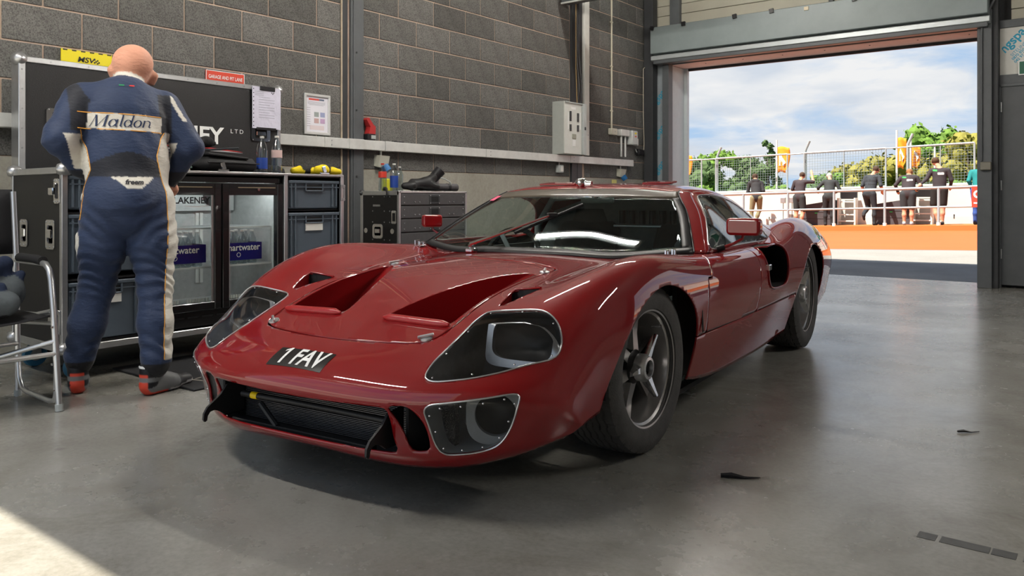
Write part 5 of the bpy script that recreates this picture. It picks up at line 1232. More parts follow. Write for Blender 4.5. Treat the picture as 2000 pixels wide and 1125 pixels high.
# grey stacking boxes in the case
def stack_box(y0, y1, z0, z1, lab, label=False):
    b = empty('storage_box', (FX-.27,(y0+y1)/2,z0), 0, lab, 'box', 'slate plastic boxes in the flight case'); w, h_ = y1-y0, z1-z0
    MB().box((0,0,h_/2), (.50,w-.012,h_-.004), bev=.006).build('body', M_GBOX, b)
    MB().box((.005,0,h_-.012), (.515,w-.004,.020), bev=.004).build('rim', M_GBOX, b); MB().box((.256,0,h_-.045), (.008,w-.01,.006)).build('rib', M_GBOX, b)
    for s in (-1,1):
        for q in (.36,.44): MB().box((.255,s*w*q,h_/2), (.010,.012,h_-.02), bev=.003).build('rib', M_GBOX, b)
    hd = MB().box((.253,0,h_-.048), (.006,.125,.036), bev=.002).build('hand_hole', M_DRK, b); MB().box((.256,0,h_-.069), (.012,.135,.008), bev=.003).build('hand_lip', M_GBOX, hd)
    for s in (-1,1): MB().box((.256,s*.068,h_-.045), (.012,.010,.05), bev=.003).build('hand_lip', M_GBOX, hd)
    if label: MB().box((.2545,0,h_-.095), (.006,.135,.045), bev=.004).build('label_card', M_WPL, b)
stack_box(3.118,3.530,.850,1.035,'slate box in the top right slot of the flight case'); stack_box(3.118,3.530,.512,.828,'slate box with white card in the right of the flight case',True); stack_box(3.118,3.530,.192,.490,'slate box in the bottom right slot of the flight case')
stack_box(1.800,2.200,.860,1.035,'slate box in the top left slot behind the man'); stack_box(1.800,2.200,.535,.838,'slate box in the middle left slot behind the man'); stack_box(1.800,2.200,.194,.494,'slate box with white card in the bottom left slot behind the man',True)
for y0_ in (1.80,3.118):
    for z in (.180,.500,.838): fbox('slot_runner', BX+.05,FX-.03, y0_,y0_+.41, z,z+.010, M_DRK)
# things on the worktop
ZT = Z1+.0035
lb = empty('laptop_bag', (-4.44,2.77,ZT), .12, 'black soft laptop bag lying on the flight case worktop', 'bag')
MB().box((0,0,.045), (.30,.40,.09), bev=.035).build('bag_body', mat('black_nylon', (0.010,0.010,0.011), rough=.7, noise=.2, nscale=60), lb, 60)
MB().tube([(.152,-.19,.055),(.155,0,.057),(.152,.19,.055)], .004, 6).build('zip', M_DARKP, lb, 40); MB().box((.02,-.03,.096), (.24,.30,.014), R=Matrix.Rotation(-.06,3,'X'), bev=.004).build('flap', MATS['black_nylon'], lb)
tag(MB().box((-4.50,2.70,ZT+.136), (.24,.36,.012), R=Matrix.Rotation(.10,3,'X'), bev=.003).build('laptop', mat('dark_laptop', (0.03,0.035,0.04), rough=.4, metal=.4)), 'dark slim laptop resting on the black bag', 'laptop')
figure('black_cloth', [('a',(-4.44,2.62,1.250),(-4.42,2.70,1.252),.030,.024,(.008,.008,.009)),('a',(-4.42,2.68,1.268),(-4.47,2.76,1.256),.024,.016,(.008,.008,.009)),('a',(-4.42,2.57,1.246),(-4.42,2.62,1.250),.03,.025,(.008,.008,.009))], .008); tag(bpy.data.objects['black_cloth'], 'crumpled black cloth on top of the laptop', 'cloth')
for k, (y, z, c_) in enumerate(((2.44,0,(.45,.40,.32)),(2.445,.016,(.10,.16,.14)),(2.44,.032,(.50,.52,.62)))):
    nb = tag(MB().box((-4.42,y,ZT+.008+z), (.20,.16,.013), R=Matrix.Rotation(.2*k,3,'Z'), bev=.002).build('notebook', mat('notebook_%d' % k, c_, rough=.7)), ('tan','dark green','pale lilac')[k]+' notebook in the pile beside the man\'s arm', 'notebook', 'notebooks on the worktop')
pet('water_bottle', None, (-4.36,3.03,ZT), .235, .034, M_WPL, mat('blue_label', (0.02,0.06,0.30), rough=.4), (.12,.42)); pet('water_bottle', None, (-4.36,3.14,ZT), .245, .034, M_WPL, mat('red_white_label', (0.62,0.45,0.43), rough=.5), (.42,.62))
for o_, l_ in zip([o for o in bpy.data.objects if o.name.startswith('water_bottle')], ('clear water bottle with blue label on the worktop','clear bottle with red and white label on the worktop')): tag(o_, l_, 'bottle', 'bottles on the worktop')
hb = MB().lathe([(.0,.075),(.07,.07),(.105,.045),(.115,.0)][::-1], n=24, caps=True).build('round_case', mat('black_felt', (0.008,0.008,0.009), rough=.9), None, 60, loc=(-4.60,3.22,ZT)); hb.scale = (1,1.25,.9); tag(hb, 'black round case behind the bottles on the worktop', 'case')
YEL = (.72,.55,.01); gb = (.010,.010,.011)
gv = figure('racing_glove', [('a',(-4.40,3.30,ZT+0.026),(-4.40,3.36,ZT+0.028),.022,.026,YEL),('a',(-4.40,3.36,ZT+0.030),(-4.40,3.44,ZT+0.030),.026,.022,gb),('a',(-4.38,3.44,ZT+0.026),(-4.37,3.50,ZT+0.024),.017,.014,YEL),('a',(-4.41,3.44,ZT+0.028),(-4.41,3.51,ZT+0.024),.016,.012,gb),('a',(-4.44,3.43,ZT+0.026),(-4.45,3.49,ZT+0.022),.015,.012,gb)], .007); tag(gv, 'black and yellow racing glove at the worktop edge beside the black case', 'glove', 'racing gloves')
gv = figure('racing_glove', [('a',(-4.30,3.42,ZT+0.032),(-4.30,3.47,ZT+0.034),.028,.030,YEL),('a',(-4.31,3.47,ZT+0.034),(-4.34,3.56,ZT+0.032),.026,.024,gb),('a',(-4.34,3.55,ZT+0.034),(-4.36,3.62,ZT+0.036),.018,.014,gb),('a',(-4.31,3.54,ZT+0.028),(-4.31,3.61,ZT+0.024),.018,.018,YEL),('a',(-4.37,3.54,ZT+0.036),(-4.41,3.62,ZT+0.041),.016,.012,gb)], .007); tag(gv, 'yellow and black racing glove at the right end of the worktop', 'glove', 'racing gloves')
# ---------------------------------------------------------------- small drawer flight case
SX, SB_, SY0, SY1, SZ = -4.37, -4.80, 4.235, 5.005, .972
sc_ = empty('drawer_flight_case', ((SX+SB_)/2,(SY0+SY1)/2,0), 0, 'black flight case with grey drawers against the block wall', 'flight case'); os_ = Vector(((SX+SB_)/2,(SY0+SY1)/2,0))
def sbox(name, x0, x1, y0, y1, z0, z1, m, par=sc_, bev=0.0): return MB().box(Vector(((x0+x1)/2,(y0+y1)/2,(z0+z1)/2))-os_, (x1-x0,y1-y0,z1-z0), bev=bev).build(name, m, par)
sbox('shell', SB_,SX-.012, SY0,SY1, .10,SZ, M_LAM)
for a in ((SX-.02,SX+.002,SY0-.004,SY0+.018,.10,SZ),(SX-.02,SX+.002,SY1-.018,SY1+.004,.10,SZ),(SX-.02,SX+.002,SY0,SY1,SZ-.014,SZ+.003),(SB_,SX,SY0-.004,SY0+.004,SZ-.03,SZ+.003),(SB_,SB_+.03,SY0-.004,SY0+.004,.10,SZ)): sbox('edge_extrusion', *a, M_EXT, bev=.002)
M_DRW = mat('grey_drawer_front', (0.070,0.068,0.072), rough=.55, noise=.12, nscale=40)
for z0_, z1_ in ((.865,.955),(.765,.860),(.660,.760),(.40,.655),(.13,.395)):
    d = sbox('drawer', SX-.012,SX+.001, SY0+.022,SY1-.022, z0_+.003,z1_-.003, M_DRW, bev=.002); zc = (z0_+z1_)/2; yc = (SY0+SY1)/2
    hf = sbox('pull_frame', SX,SX+.006, yc-.058,yc+.058, zc-.036,zc+.036, M_STEELD, d, .002); sbox('pull_recess', SX+.0055,SX+.007, yc-.040,yc+.040, zc-.020,zc+.022, M_DRK, d)
    for (dy, dz) in ((-.335,.02),(-.335,-.025),(-.22,-.02),(-.17,-.02),(.17,-.02),(.22,-.02),(.335,.02),(.335,-.025),(-.05,-.03),(.05,-.03),(-.05,.03),(.05,.03)): MB().cyl(Vector((SX+.001,yc+dy,zc+dz))-os_, Vector((SX+.0075,yc+dy,zc+dz))-os_, .005, 6).build('rivet', M_STL, d)
plate(sc_, 'end_handle', Vector((-4.60,SY0-.002,.665))-os_, .115, .11, 'y'); l = plate(sc_, 'butterfly_latch', Vector((-4.42,SY0-.004,.775))-os_, .05, .10, 'y', knob=False)
for x in (-4.735,-4.44): MB().lathe([(.020,0),(.020,.004),(.012,.004)], c=Vector((x,SY0-.001,.668))-os_, n=16, axis=(0,-1,0)).build('round_plate', M_CHR, sc_, 40)
for x in (-4.47,-4.53,-4.66):
    for z in (.93,.82,.735,.60): MB().cyl(Vector((x,SY0,z))-os_, Vector((x,SY0-.003,z))-os_, .005, 6).build('rivet', M_STL, sc_)
sbox('name_plate', -4.655,-4.575, SY0-.003,SY0, .855,.870, M_STL); MB().lathe([(.022,-.02),(.024,0),(0,.022)], c=Vector((SB_+.01,SY0,SZ-.012))-os_, n=14, axis=(0,-1,0), caps=False).build('corner_ball', M_STEELD, sc_, 60)
for x in (SX-.06,SB_+.06):
    for y in (SY0+.08,SY1-.08): MB().cyl(Vector((x,y-.015,.05))-os_, Vector((x,y+.015,.05))-os_, .05, 20).build('castor_wheel', M_DARKP, sc_, 40)
ST = SZ+.0035
b1 = pet('soda_bottle', None, (-4.62,4.30,ST), .215, .032, mat('red_cap', (0.55,0.03,0.02), rough=.4), mat('red_label', (0.60,0.05,0.03), rough=.4), (.48,.70)); tag(b1, 'red labelled soda bottle on the drawer flight case', 'bottle', 'bottles on the drawer case')
b2 = pet('water_bottle', None, (-4.58,4.385,ST), .215, .032, M_WPL, MATS['blue_label'], (.12,.55)); tag(b2, 'blue labelled water bottle on the drawer flight case', 'bottle', 'bottles on the drawer case')
b3 = pet('small_bottle', None, (-4.70,4.56,ST), .20, .030, M_WPL); tag(b3, 'plain clear bottle at the back of the drawer flight case', 'bottle', 'bottles on the drawer case')
tag(MB().box((-4.74,4.46,ST+.05), (.03,.10,.10), bev=.006).build('yellow_carton', mat('carton_yellow', (0.62,0.60,0.03), rough=.5)), 'small yellow carton behind the bottles', 'carton')
tb = empty('document_tube', (-4.50,4.75,ST), 0, 'long dark grey document tube lying on the drawer case', 'tube'); MB().cyl((0,-.25,.032), (0,.27,.032), .032, 20).build('tube_body', M_DRW, tb, 40); MB().cyl((0,.15,.032), (0,.18,.032), .0335, 20).build('band', M_DARKP, tb, 40)
cn = tag(MB().cyl((-4.60,4.84,ST), (-4.60,4.84,ST+.105), .055, 24).build('steel_tin', mat('grey_tin', (0.16,0.16,0.165), rough=.35, metal=.5), None, 40), 'dark grey round tin behind the document tube', 'tin'); MB().cyl((-4.60,4.84,ST+.105), (-4.60,4.84,ST+.112), .057, 24).build('tin_lid', MATS['grey_tin'], cn, 40)
tag(MB().box((-4.66,4.99,ST+.012), (.10,.08,.02), bev=.006).build('black_pouch', M_DARKP), 'flat black pouch at the right end of the drawer case', 'pouch')
bl = (.010,.010,.011)
hs = figure('neck_restraint', [('a',(-4.42,4.42,ST+0.043),(-4.42,4.56,ST+0.063),.034,.040,bl),('a',(-4.42,4.56,ST+0.063),(-4.42,4.66,ST+0.108),.036,.034,bl),('a',(-4.41,4.54,ST+0.048),(-4.38,4.66,ST+0.033),.030,.026,bl),('a',(-4.39,4.40,ST+0.038),(-4.44,4.36,ST+0.038),.028,.026,bl),('a',(-4.46,4.50,ST+0.068),(-4.44,4.44,ST+0.073),.026,.02,bl)], .008, m=mat('satin_black_cloth', rough=.5, attr='col')); tag(hs, 'black racing neck restraint lying on the drawer case', 'neck restraint'); MB().lathe([(.018,0),(.014,.004),(0,.005)], c=(-4.375,4.585,ST+0.063), n=12, axis=(1,0,.2)).build('white_badge', M_WHT, hs)
hp = MB().lathe([(.028,0),(.040,.02),(.044,.07),(.046,.11),(.040,.113),(.036,.09)], n=26, axis=(.25,.55,.65), c=(-4.44,4.66,ST+.085), caps=True).build('torch', M_DARKP, None, 40); tag(hp, 'black hand lamp tilted upward on the drawer case', 'lamp'); MB().tube([(-4.41,4.68,ST+.12),(-4.38,4.74,ST+.10),(-4.37,4.80,ST+.075),(-4.38,4.83,ST+.05)], .006, 6).build('lead', M_GPL, hp, 40)
tag(MB().tube([(-4.56,4.27,ST+.012),(-4.52,4.245,ST+.014),(-4.49,4.222,ST-.01),(-4.49,4.222,ST-.05)], [.02,.012,.006,.008], 8).build('hose_end', M_DARKP, None, 40), 'short black hose hanging over the drawer case edge', 'hose')
# ---------------------------------------------------------------- folding chair with bag
CHN = empty('folding_chair', (-3.90,1.26,0), 0, 'aluminium folding chair with black fabric and padded arm beside the flight case', 'chair'); oc = Vector((-3.90,1.26,0))
M_TUB = mat('satin_aluminium_tube', (0.62,0.63,0.64), rough=.28, metal=.85)
def ctube(name, pts, r=.0125, m=M_TUB): return MB().tube([Vector(p)-oc for p in pts], r, 12).build(name, m, CHN, 50)
for y in (1.53,1.00):
    ctube('front_leg', [(-3.665,y,.0),(-3.69,y,.20),(-3.72,y,.42),(-3.745,y,.56),(-3.765,y,.605),(-3.80,y,.628),(-3.85,y,.632),(-4.13,y,.632)], .0135)
    ctube('rear_leg', [(-4.10,y,.0),(-4.105,y,.30),(-4.12,y,.64),(-4.155,y,.95)], .0125)
    ctube('leg_brace', [(-4.10,y,.20),(-4.085,y,.09),(-4.05,y,.045),(-4.0,y,.035),(-3.76,y,.03),(-3.71,y,.04),(-3.695,y,.075),(-3.695,y,.19)], .011)
    ctube('arm_pad', [(-3.83,y,.640),(-3.90,y,.645),(-4.08,y,.645)], .021, mat('black_foam', (0.012,0.012,0.013), rough=.8))
    ctube('seat_tube', [(-4.12,y,.385),(-3.90,y,.395),(-3.76,y,.42),(-3.735,y,.425)], .0125)
    ctube('foot_cap', [(-3.664,y,.002),(-3.667,y,.03)], .0165, M_GPL); ctube('foot_cap', [(-4.10,y,.002),(-4.10,y,.03)], .0165, M_GPL)
    for z in (.09,.20,.36): ctube('rivet', [(-3.70+.02*(z < .15),y-.0145,z),(-3.70+.02*(z < .15),y-.018,z)], .006, M_CHR)
for a in (((-3.695,1.53,.245),(-3.695,1.00,.245)),((-4.10,1.53,.245),(-4.10,1.00,.245)),((-3.70,1.53,.30),(-4.10,1.00,.12))): ctube('cross_rail', a, .011)
for a in (((-3.705,1.53,.375),(-4.11,1.53,.345)),): ctube('flat_stay', a, .009)
seat_v = [(-3.74-.38*i/6, 1.52-.51*j/8, .405-.022*math.sin(math.pi*j/8)) for j in range(9) for i in range(7)]
sheet('seat_fabric', np.array([Vector(p)-oc for p in seat_v]), grid_faces(9,7), mat('black_canvas', (0.012,0.012,0.014), rough=.9, noise=.2, nscale=50), CHN, .004, 60)
bk = [(-4.13-.035*i/4+.02*math.sin(math.pi*j/8)*-1, 1.53-.53*j/8, .66+.30*i/4) for j in range(9) for i in range(5)]
sheet('back_fabric', np.array([Vector(p)-oc for p in bk]), grid_faces(9,5), MATS['black_canvas'], CHN, .004, 60)
gr = (.085,.10,.11); nv = (.012,.022,.055); dk = (.012,.012,.014); wh = (.40,.42,.42)
zs = .42
bg_ = figure('rucksack', [('a',(-3.93,1.22,zs+.07),(-3.93,1.42,zs+.08),.085,.075,gr),('a',(-3.83,1.20,zs+.05),(-3.81,1.38,zs+.05),.06,.05,gr),('a',(-4.02,1.24,zs+.10),(-4.00,1.44,zs+.10),.085,.06,dk),('a',(-3.93,1.20,zs+.15),(-3.95,1.40,zs+.155),.045,.045,nv),('a',(-3.88,1.30,zs+.18),(-3.95,1.42,zs+.21),.04,.035,nv),('a',(-3.84,1.16,zs+.125),(-3.82,1.36,zs+.12),.022,.020,nv),('a',(-3.92,1.44,zs+.10),(-3.93,1.48,zs+.16),.018,.018,nv),('a',(-3.90,1.16,zs+.24),(-3.93,1.26,zs+.22),.04,.03,wh),('a',(-3.83,1.20,zs+.02),(-3.81,1.36,zs+.02),.03,.03,dk)], .008, k=.03); tag(bg_, 'grey and navy rucksack with loose straps on the folding chair seat', 'bag')
# ---------------------------------------------------------------- the man in the racing suit, seen from behind (local x = his right, y = forwards)
MAN = empty('person', (-3.787,1.842,0), math.radians(74), 'bald man in navy and white racing suit standing with his back turned', 'person')
NV = (.013,.028,.076); DN = (.006,.008,.016); WT = (.60,.58,.52); BK = (.006,.006,.009); SKD = (.62,.30,.20)
B = [ # torso
 ('t',(.045,.00,.93),(.040,.03,1.10),.182,.174,NV,(1,.68,1)),('t',(.040,.03,1.10),(.028,.08,1.30),.174,.186,NV,(1.04,.66,1)),('t',(.025,.08,1.30),(.03,.10,1.38),.172,.13,NV,(1.10,.72,1)),
 ('t',(-.14,.10,1.385),(.20,.11,1.375),.082,.082,NV),('t',(.045,-.035,.90),(.05,-.03,.86),.15,.13,NV,(1,.85,1)),
 ('n',(.03,.115,1.42),(.045,.14,1.475),.074,.072,WT),
 ('h',(.05,.15,1.47),(.065,.185,1.535),.062,.060,SKD),('h',(.068,.165,1.585),(.072,.235,1.545),.094,.082,SKD),('h',(.070,.225,1.565),(.075,.275,1.50),.070,.052,SKD),('h',(.078,.315,1.515),(.078,.325,1.50),.014,.017,SKD),
 ('h',(-.022,.195,1.535),(-.030,.185,1.550),.013,.016,SKD),('h',(.163,.205,1.525),(.170,.195,1.540),.013,.016,SKD),('h',(.163,.205,1.525),(.160,.21,1.500),.012,.010,SKD),('h',(-.022,.195,1.535),(-.018,.20,1.51),.012,.010,SKD),
 # left arm: elbow out, hand on hip in front
 ('L',(-.160,.10,1.375),(-.245,.02,1.188),.084,.070,NV),('L',(-.245,.02,1.188),(-.160,.10,1.072),.062,.050,NV),('L',(-.160,.10,1.072),(-.13,.14,1.045),.047,.042,NV),('L',(-.13,.14,1.045),(-.075,.185,1.02),.030,.034,SKD,(1,.8,1)),
 # right arm: elbow out, forearm dropping to the case
 ('R',(.210,.11,1.365),(.325,.06,1.175),.086,.072,NV),('R',(.325,.06,1.175),(.262,.150,1.060),.064,.052,NV),('R',(.262,.150,1.060),(.242,.185,1.025),.049,.044,NV),('R',(.242,.185,1.025),(.225,.205,.985),.030,.033,SKD,(.8,1,1)),
 # legs
 ('t',(-.035,.0,.90),(-.065,.04,.70),.118,.110,NV),('t',(-.065,.04,.70),(-.090,.09,.50),.106,.076,NV),('t',(-.090,.09,.50),(-.130,.10,.33),.075,.080,NV),('t',(-.130,.10,.33),(-.163,.12,.17),.079,.066,NV),
 ('u',(.135,.0,.90),(.150,-.02,.70),.118,.110,NV),('u',(.150,-.02,.70),(.162,-.045,.50),.106,.076,NV),('u',(.162,-.045,.50),(.160,-.09,.33),.075,.076,NV),('u',(.160,-.09,.33),(.164,-.13,.165),.077,.068,NV),
 ('t',(-.165,.125,.165),(-.167,.125,.125),.052,.046,BK),('u',(.162,-.125,.160),(.160,-.125,.120),.052,.046,BK)]
for (h0, dirs, sp) in (((-.075,.185,1.02),(.55,.75,-.35),(.1,0,1.0)),((.225,.205,.985),(-.25,.45,-.85),(1.0,.2,0))):      # fingers
    d = np.array(dirs)/np.linalg.norm(dirs); s_ = np.array(sp)
    for k, L in enumerate((.066,.076,.072,.056)):
        a = np.array(h0)+d*.028+s_*(k-1.5)*.0185; m1 = a+d*L*.5; e = m1+d*L*.42+np.array((0,0,-.014)); g = 'L' if h0[0] < 0 else 'R'
        B += [(g,tuple(a),tuple(m1),.0105,.0095,SKD),(g,tuple(m1),tuple(e),.0095,.008,SKD)]
    a = np.array(h0)-d*.012+s_*.030; e = a+d*.035+s_*.022; B += [(g,tuple(a),tuple(e),.012,.0105,SKD),(g,tuple(e),tuple(e+d*.026),.0105,.0085,SKD)]
B = [(b[0],(b[1][0]+.17*b[1][1],*b[1][1:]),(b[2][0]+.17*b[2][1],*b[2][1:]),*b[3:]) for b in B]
def folds(P):
    """cloth creases: rings round knees, waist, elbows and crotch"""
    Q = P.copy(); x, y, z = P[:,0], P[:,1], P[:,2]
    def g(c, w): return np.exp(-((z-c)/w)**2)
    amp = .0055*g(.55,.13)*np.sin(z*128+x*34+y*30+2.2*np.sin(x*31+z*17+y*23))+.0065*g(.23,.07)*np.sin(z*88+x*30+1.8*np.sin(x*37+y*29))+.0048*g(.80,.10)*np.sin(z*80-np.abs(x-.045)*75+1.5*np.sin(x*23+z*19))+.003*g(1.25,.2)*np.sin(x*60+z*33)*(y < .1)
    am2 = .004*np.exp(-((np.abs(x-.02)-.27)/.10)**2)*g(1.20,.14)*np.sin((np.abs(x)*60+z*85))
    r = np.stack([x-np.where(x > .045,.15,-.09)*(z < .85)-.03*(z >= .85), y-.02], -1); n = np.linalg.norm(r, axis=1)+1e-4; a = (amp+am2)*(z < 1.42)
    Q[:,0] += r[:,0]/n*a; Q[:,1] += r[:,1]/n*a; return Q
def suit_paint(V, c, ids):
    x, y, z = V[:,0], V[:,1], V[:,2]; grp = np.array([B[i][0] for i in ids]); skin = np.array([B[i][5] == SKD for i in ids]); tor = np.isin(grp, ['t','u']) & ~skin; back = y < .09
    def put(m, col): c[m] = col
    # shoulder side panels (near black)
    put(tor & (z > 1.205) & (z < 1.425) & ((x < -.172) | (x > .178)), DN)
    put((grp == 'L') & ~skin & (x > -.205) & (z > 1.23), DN); put((grp == 'R') & ~skin & (x < .245) & (z > 1.20), DN)
    # white name band across the back
    zb = z+.03*(x-.02)
    put(tor & back & (zb > 1.237) & (zb < 1.313) & (x > -.172) & (x < .19), WT)
    # elastic band over the loins
    top = 1.135-1.15*np.abs(x-.03)**1.6
    put(tor & (z > 1.018) & (z < top) & (y < .13) & (x > -.13) & (x < .185), DN)
    # white side panel on the right, running into the leg stripe
    edge = np.interp(z, [0.15,.30,.55,.80,.95,1.02,1.12,1.20,1.236], [.164,.168,.186,.200,.194,.172,.156,.182,.208])
    put(tor & (x > edge) & (z < 1.236) & (z > .165), WT)
    edgl = np.interp(z, [0.15,.22,.28,.40,.55,.62,.70,.80,.95,1.05,1.15,1.236], [-.225,-.215,-.30,-.30,-.30,-.172,-.165,-.168,-.150,-.122,-.135,-.160])
    put(tor & (x < edgl) & (z < 1.236) & (z > .175), WT)
    # trapezoid badge below the waist seam
    put(tor & back & (z > .962) & (z < 1.018) & (np.abs(x-.045) < np.interp(z, [.962,1.018], [.03,.092])), WT)
    # pale inner sleeves
    put((grp == 'L') & ~skin & (z < 1.215) & (x > -.232+.35*(1.215-z)) & (z < 1.30) & (x > -.30) & (z > 1.055), WT)
    put((grp == 'R') & ~skin & (z < 1.19) & (z > 1.075) & (x < .270-.20*(1.19-z)), WT)
    put((grp == 'R') & ~skin & (z > 1.30) & (x > .245) & (y < .08) & (np.abs((x-.285)+(z-1.335)*.55) < .012), WT)
    put(np.isin(grp, ['L','R']) & ~skin & (z < 1.052), DN)
    put(np.isin(grp, ['t','u']) & (z < .152), BK)
    put((grp == 'n') & ~skin, WT); put((grp == 'n') & (z < 1.425), DN)
    return c
M_SUIT = mat('suit_cloth', rough=.68, attr='col', noise=.06, nscale=30, bump=.35, bscale=38, stretch=(1,1,2.2), sheen=.1)
body = figure('body', B, .0078, MAN, m=M_SUIT, paint=suit_paint, k=.03, kg=.010, warp=folds)
bm_ = [tuple(v.co) for v in body.data.vertices]; MBVH = BVHTree.FromPolygons(bm_, [tuple(p.vertices) for p in body.data.polygons])
def on_back(x, z, off=.0035):
    h = MBVH.ray_cast(Vector((x,-1,z)), Vector((0,1,0))); return (x, h[0].y-off, z) if h[0] else None
def back_print(name, V, F, m):
    V, F = refine([(v[0],v[1],0) for v in V], F, .007); P = [on_back(v[0], v[1]) for v in V]
    mk(name, [p or (0,0,1) for p in P], [f for f in F if all(P[i] for i in f)], m, body)
# serif italic letters drawn as thick and thin strokes
def stroke(pts, w):
    P = [np.array(p, float) for p in pts]; V = []; n = len(P)
    ws = w if hasattr(w, '__len__') else [w]*n
    for i in range(n):
        d = P[min(i+1,n-1)]-P[max(i-1,0)]; d /= np.linalg.norm(d)+1e-9; q = np.array((-d[1],d[0]))*ws[i]/2; V += [tuple(P[i]+q), tuple(P[i]-q)]
    return V, [(2*i,2*i+1,2*i+3,2*i+2) for i in range(n-1)]
def arc(cx, cy, rx, ry, a0, a1, n=14): return [(cx+rx*math.cos(math.radians(a0+(a1-a0)*k/n)), cy+ry*math.sin(math.radians(a0+(a1-a0)*k/n))) for k in range(n+1)]
G = {'M': ([([(0,0),(.12,.70)],.03),([(.12,.70),(.30,.0)],.09),([(.30,0),(.66,.70)],.03),([(.66,.70),(.66,0)],.10),([(-.05,0),(.07,0)],.025),([(.05,.70),(.17,.70)],.025),([(.56,0),(.78,0)],.025),([(.62,.70),(.78,.70)],.025)],.84),
 'a': ([(arc(.20,.22,.17,.22,20,340),[.03+.06*abs(math.cos(math.radians(20+320*k/14))) for k in range(15)]),([(.40,.45),(.38,.08),(.44,.0),(.50,.04)],[.09,.085,.06,.03])],.52),
 'l': ([([(.10,.74),(.10,.06),(.15,.0),(.21,.04)],[.085,.085,.06,.03]),([(.02,.72),(.12,.74)],.025)],.25),
 'd': ([(arc(.20,.22,.17,.22,20,340),[.03+.06*abs(math.cos(math.radians(20+320*k/14))) for k in range(15)]),([(.40,.74),(.39,.08),(.44,.0),(.50,.04)],[.085,.085,.06,.03]),([(.32,.72),(.42,.74)],.025)],.53),
 'o': ([(arc(.21,.22,.18,.22,0,360,20),[.03+.065*abs(math.cos(math.radians(18*k))) for k in range(21)])],.47),
 'n': ([([(.08,.44),(.08,0)],.085),([(.0,.42),(.09,.45)],.025),(arc(.25,.26,.17,.18,160,10),[.02,.02,.03,.03,.04,.04,.05,.05,.06,.06,.07,.075,.08,.085,.085]),([(.42,.28),(.41,.07),(.46,0),(.52,.04)],[.085,.085,.06,.03])],.54)}
x0 = 0; LV = []; LF = []
for ch in 'Maldon':
    st, adv = G[ch]
    for pts, w in st:
        v, f = stroke(pts, w); b0 = len(LV); LV += [(x0+p[0], p[1]) for p in v]; LF += [tuple(i+b0 for i in q) for q in f]
    x0 += adv
sc0 = .255/x0; LV = [(.017+(p[0]-x0/2)*sc0+p[1]*sc0*.28-.01, 1.2525+p[1]*sc0*.92) for p in LV]
back_print('name_letters', LV, LF, mat('navy_print', (.015,.03,.08), rough=.7))
tv, tf = text_mesh('freem', .030, .25, 1.1, bold=.0012); back_print('maker_letters', [(.045+v[0], .993+v[1]) for v in tv], tf, mat('dark_print', (.02,.02,.025), rough=.7))
OR = mat('orange_piping', (0.75,0.36,0.06), rough=.7)
def piping(pts, r=.0022):
    Q = []
    for (x0_,z0_),(x1_,z1_) in zip(pts[:-1], pts[1:]):
        for k in range(8): Q.append((x0_+(x1_-x0_)*k/8, z0_+(z1_-z0_)*k/8))
    Q.append(pts[-1]); P = [on_back(x,z,.0005) for x,z in Q]; P = [p for p in P if p]
    if len(P) > 2: MB().tube(P, r, 6).build('piping', OR, body, 60)
piping([(-.172,1.318),(.185,1.308)]); piping([(-.172,1.242),(.19,1.232)])
piping([(.203,1.235),(.180,1.20),(.156,1.12),(.174,1.02),(.192,.95),(.198,.80),(.184,.55),(.166,.30),(.162,.17)])
piping([(-.158,1.235),(-.133,1.15),(-.120,1.05),(-.148,.95),(-.163,.80)])
for z0_, z1_ in ((1.36,1.36),(1.18,1.18)): pass
# collar patch
V3 = [(.005,1.452),(.028,1.452),(.028,1.458),(.005,1.458)]; back_print('collar_green', [(v[0],v[1]) for v in V3], [(0,1,2,3)], mat('flag_green', (0.02,0.25,0.10), rough=.7)); back_print('collar_red', [(v[0]+.045,v[1]) for v in V3], [(0,1,2,3)], mat('flag_red', (0.55,0.04,0.04), rough=.7))
# racing shoes
RED = (.62,.06,.03); GY = (.16,.165,.17); DG = (.035,.035,.037)
def shoe(ax, ay, rz):
    Bs = [('a',(0,-.03,.035),(0,.10,.030),.040,.040,GY),('a',(0,.08,.030),(.0,.19,.026),.040,.030,DG),('a',(0,-.035,.05),(0,-.03,.115),.040,.046,BK),('a',(0,.0,.07),(0,.07,.05),.042,.036,GY)]
    def pt(V, c, ids):
        y, z, x = V[:,1], V[:,2], V[:,0]
        c[(y < -.030) & (np.abs(x) < .030-.10*np.maximum(z-.04,0)*0)] = RED; c[(y < -.01) & (z > .062) & (z < .080)] = GY; c[(y < -.005) & (z > .094)] = BK; c[(z < .012) & (y < .05)] = RED; c[(y > .06) & (np.abs(x+z-.05) < .006)] = (.5,.5,.5)
        return c
    s = figure('racing_shoe', Bs, .007, body, m=mat('shoe_leather', rough=.45, attr='col'), paint=pt, k=.02); s.location = (ax,ay,.003); s.rotation_euler = (0,0,rz)
    me = s.data; co = np.empty(len(me.vertices)*3); me.vertices.foreach_get('co', co); co = co.reshape(-1,3); co[:,2] = np.maximum(co[:,2], 0); me.vertices.foreach_set('co', co.ravel()); me.update()
    MB().lathe([(.047,0),(.049,.006),(.046,.012)], c=(0,-.028,.125), n=20, caps=False).build('white_sock', M_WHT, s, 60)
shoe(-.146,.145,-.20); shoe(.140,-.105,-1.05)
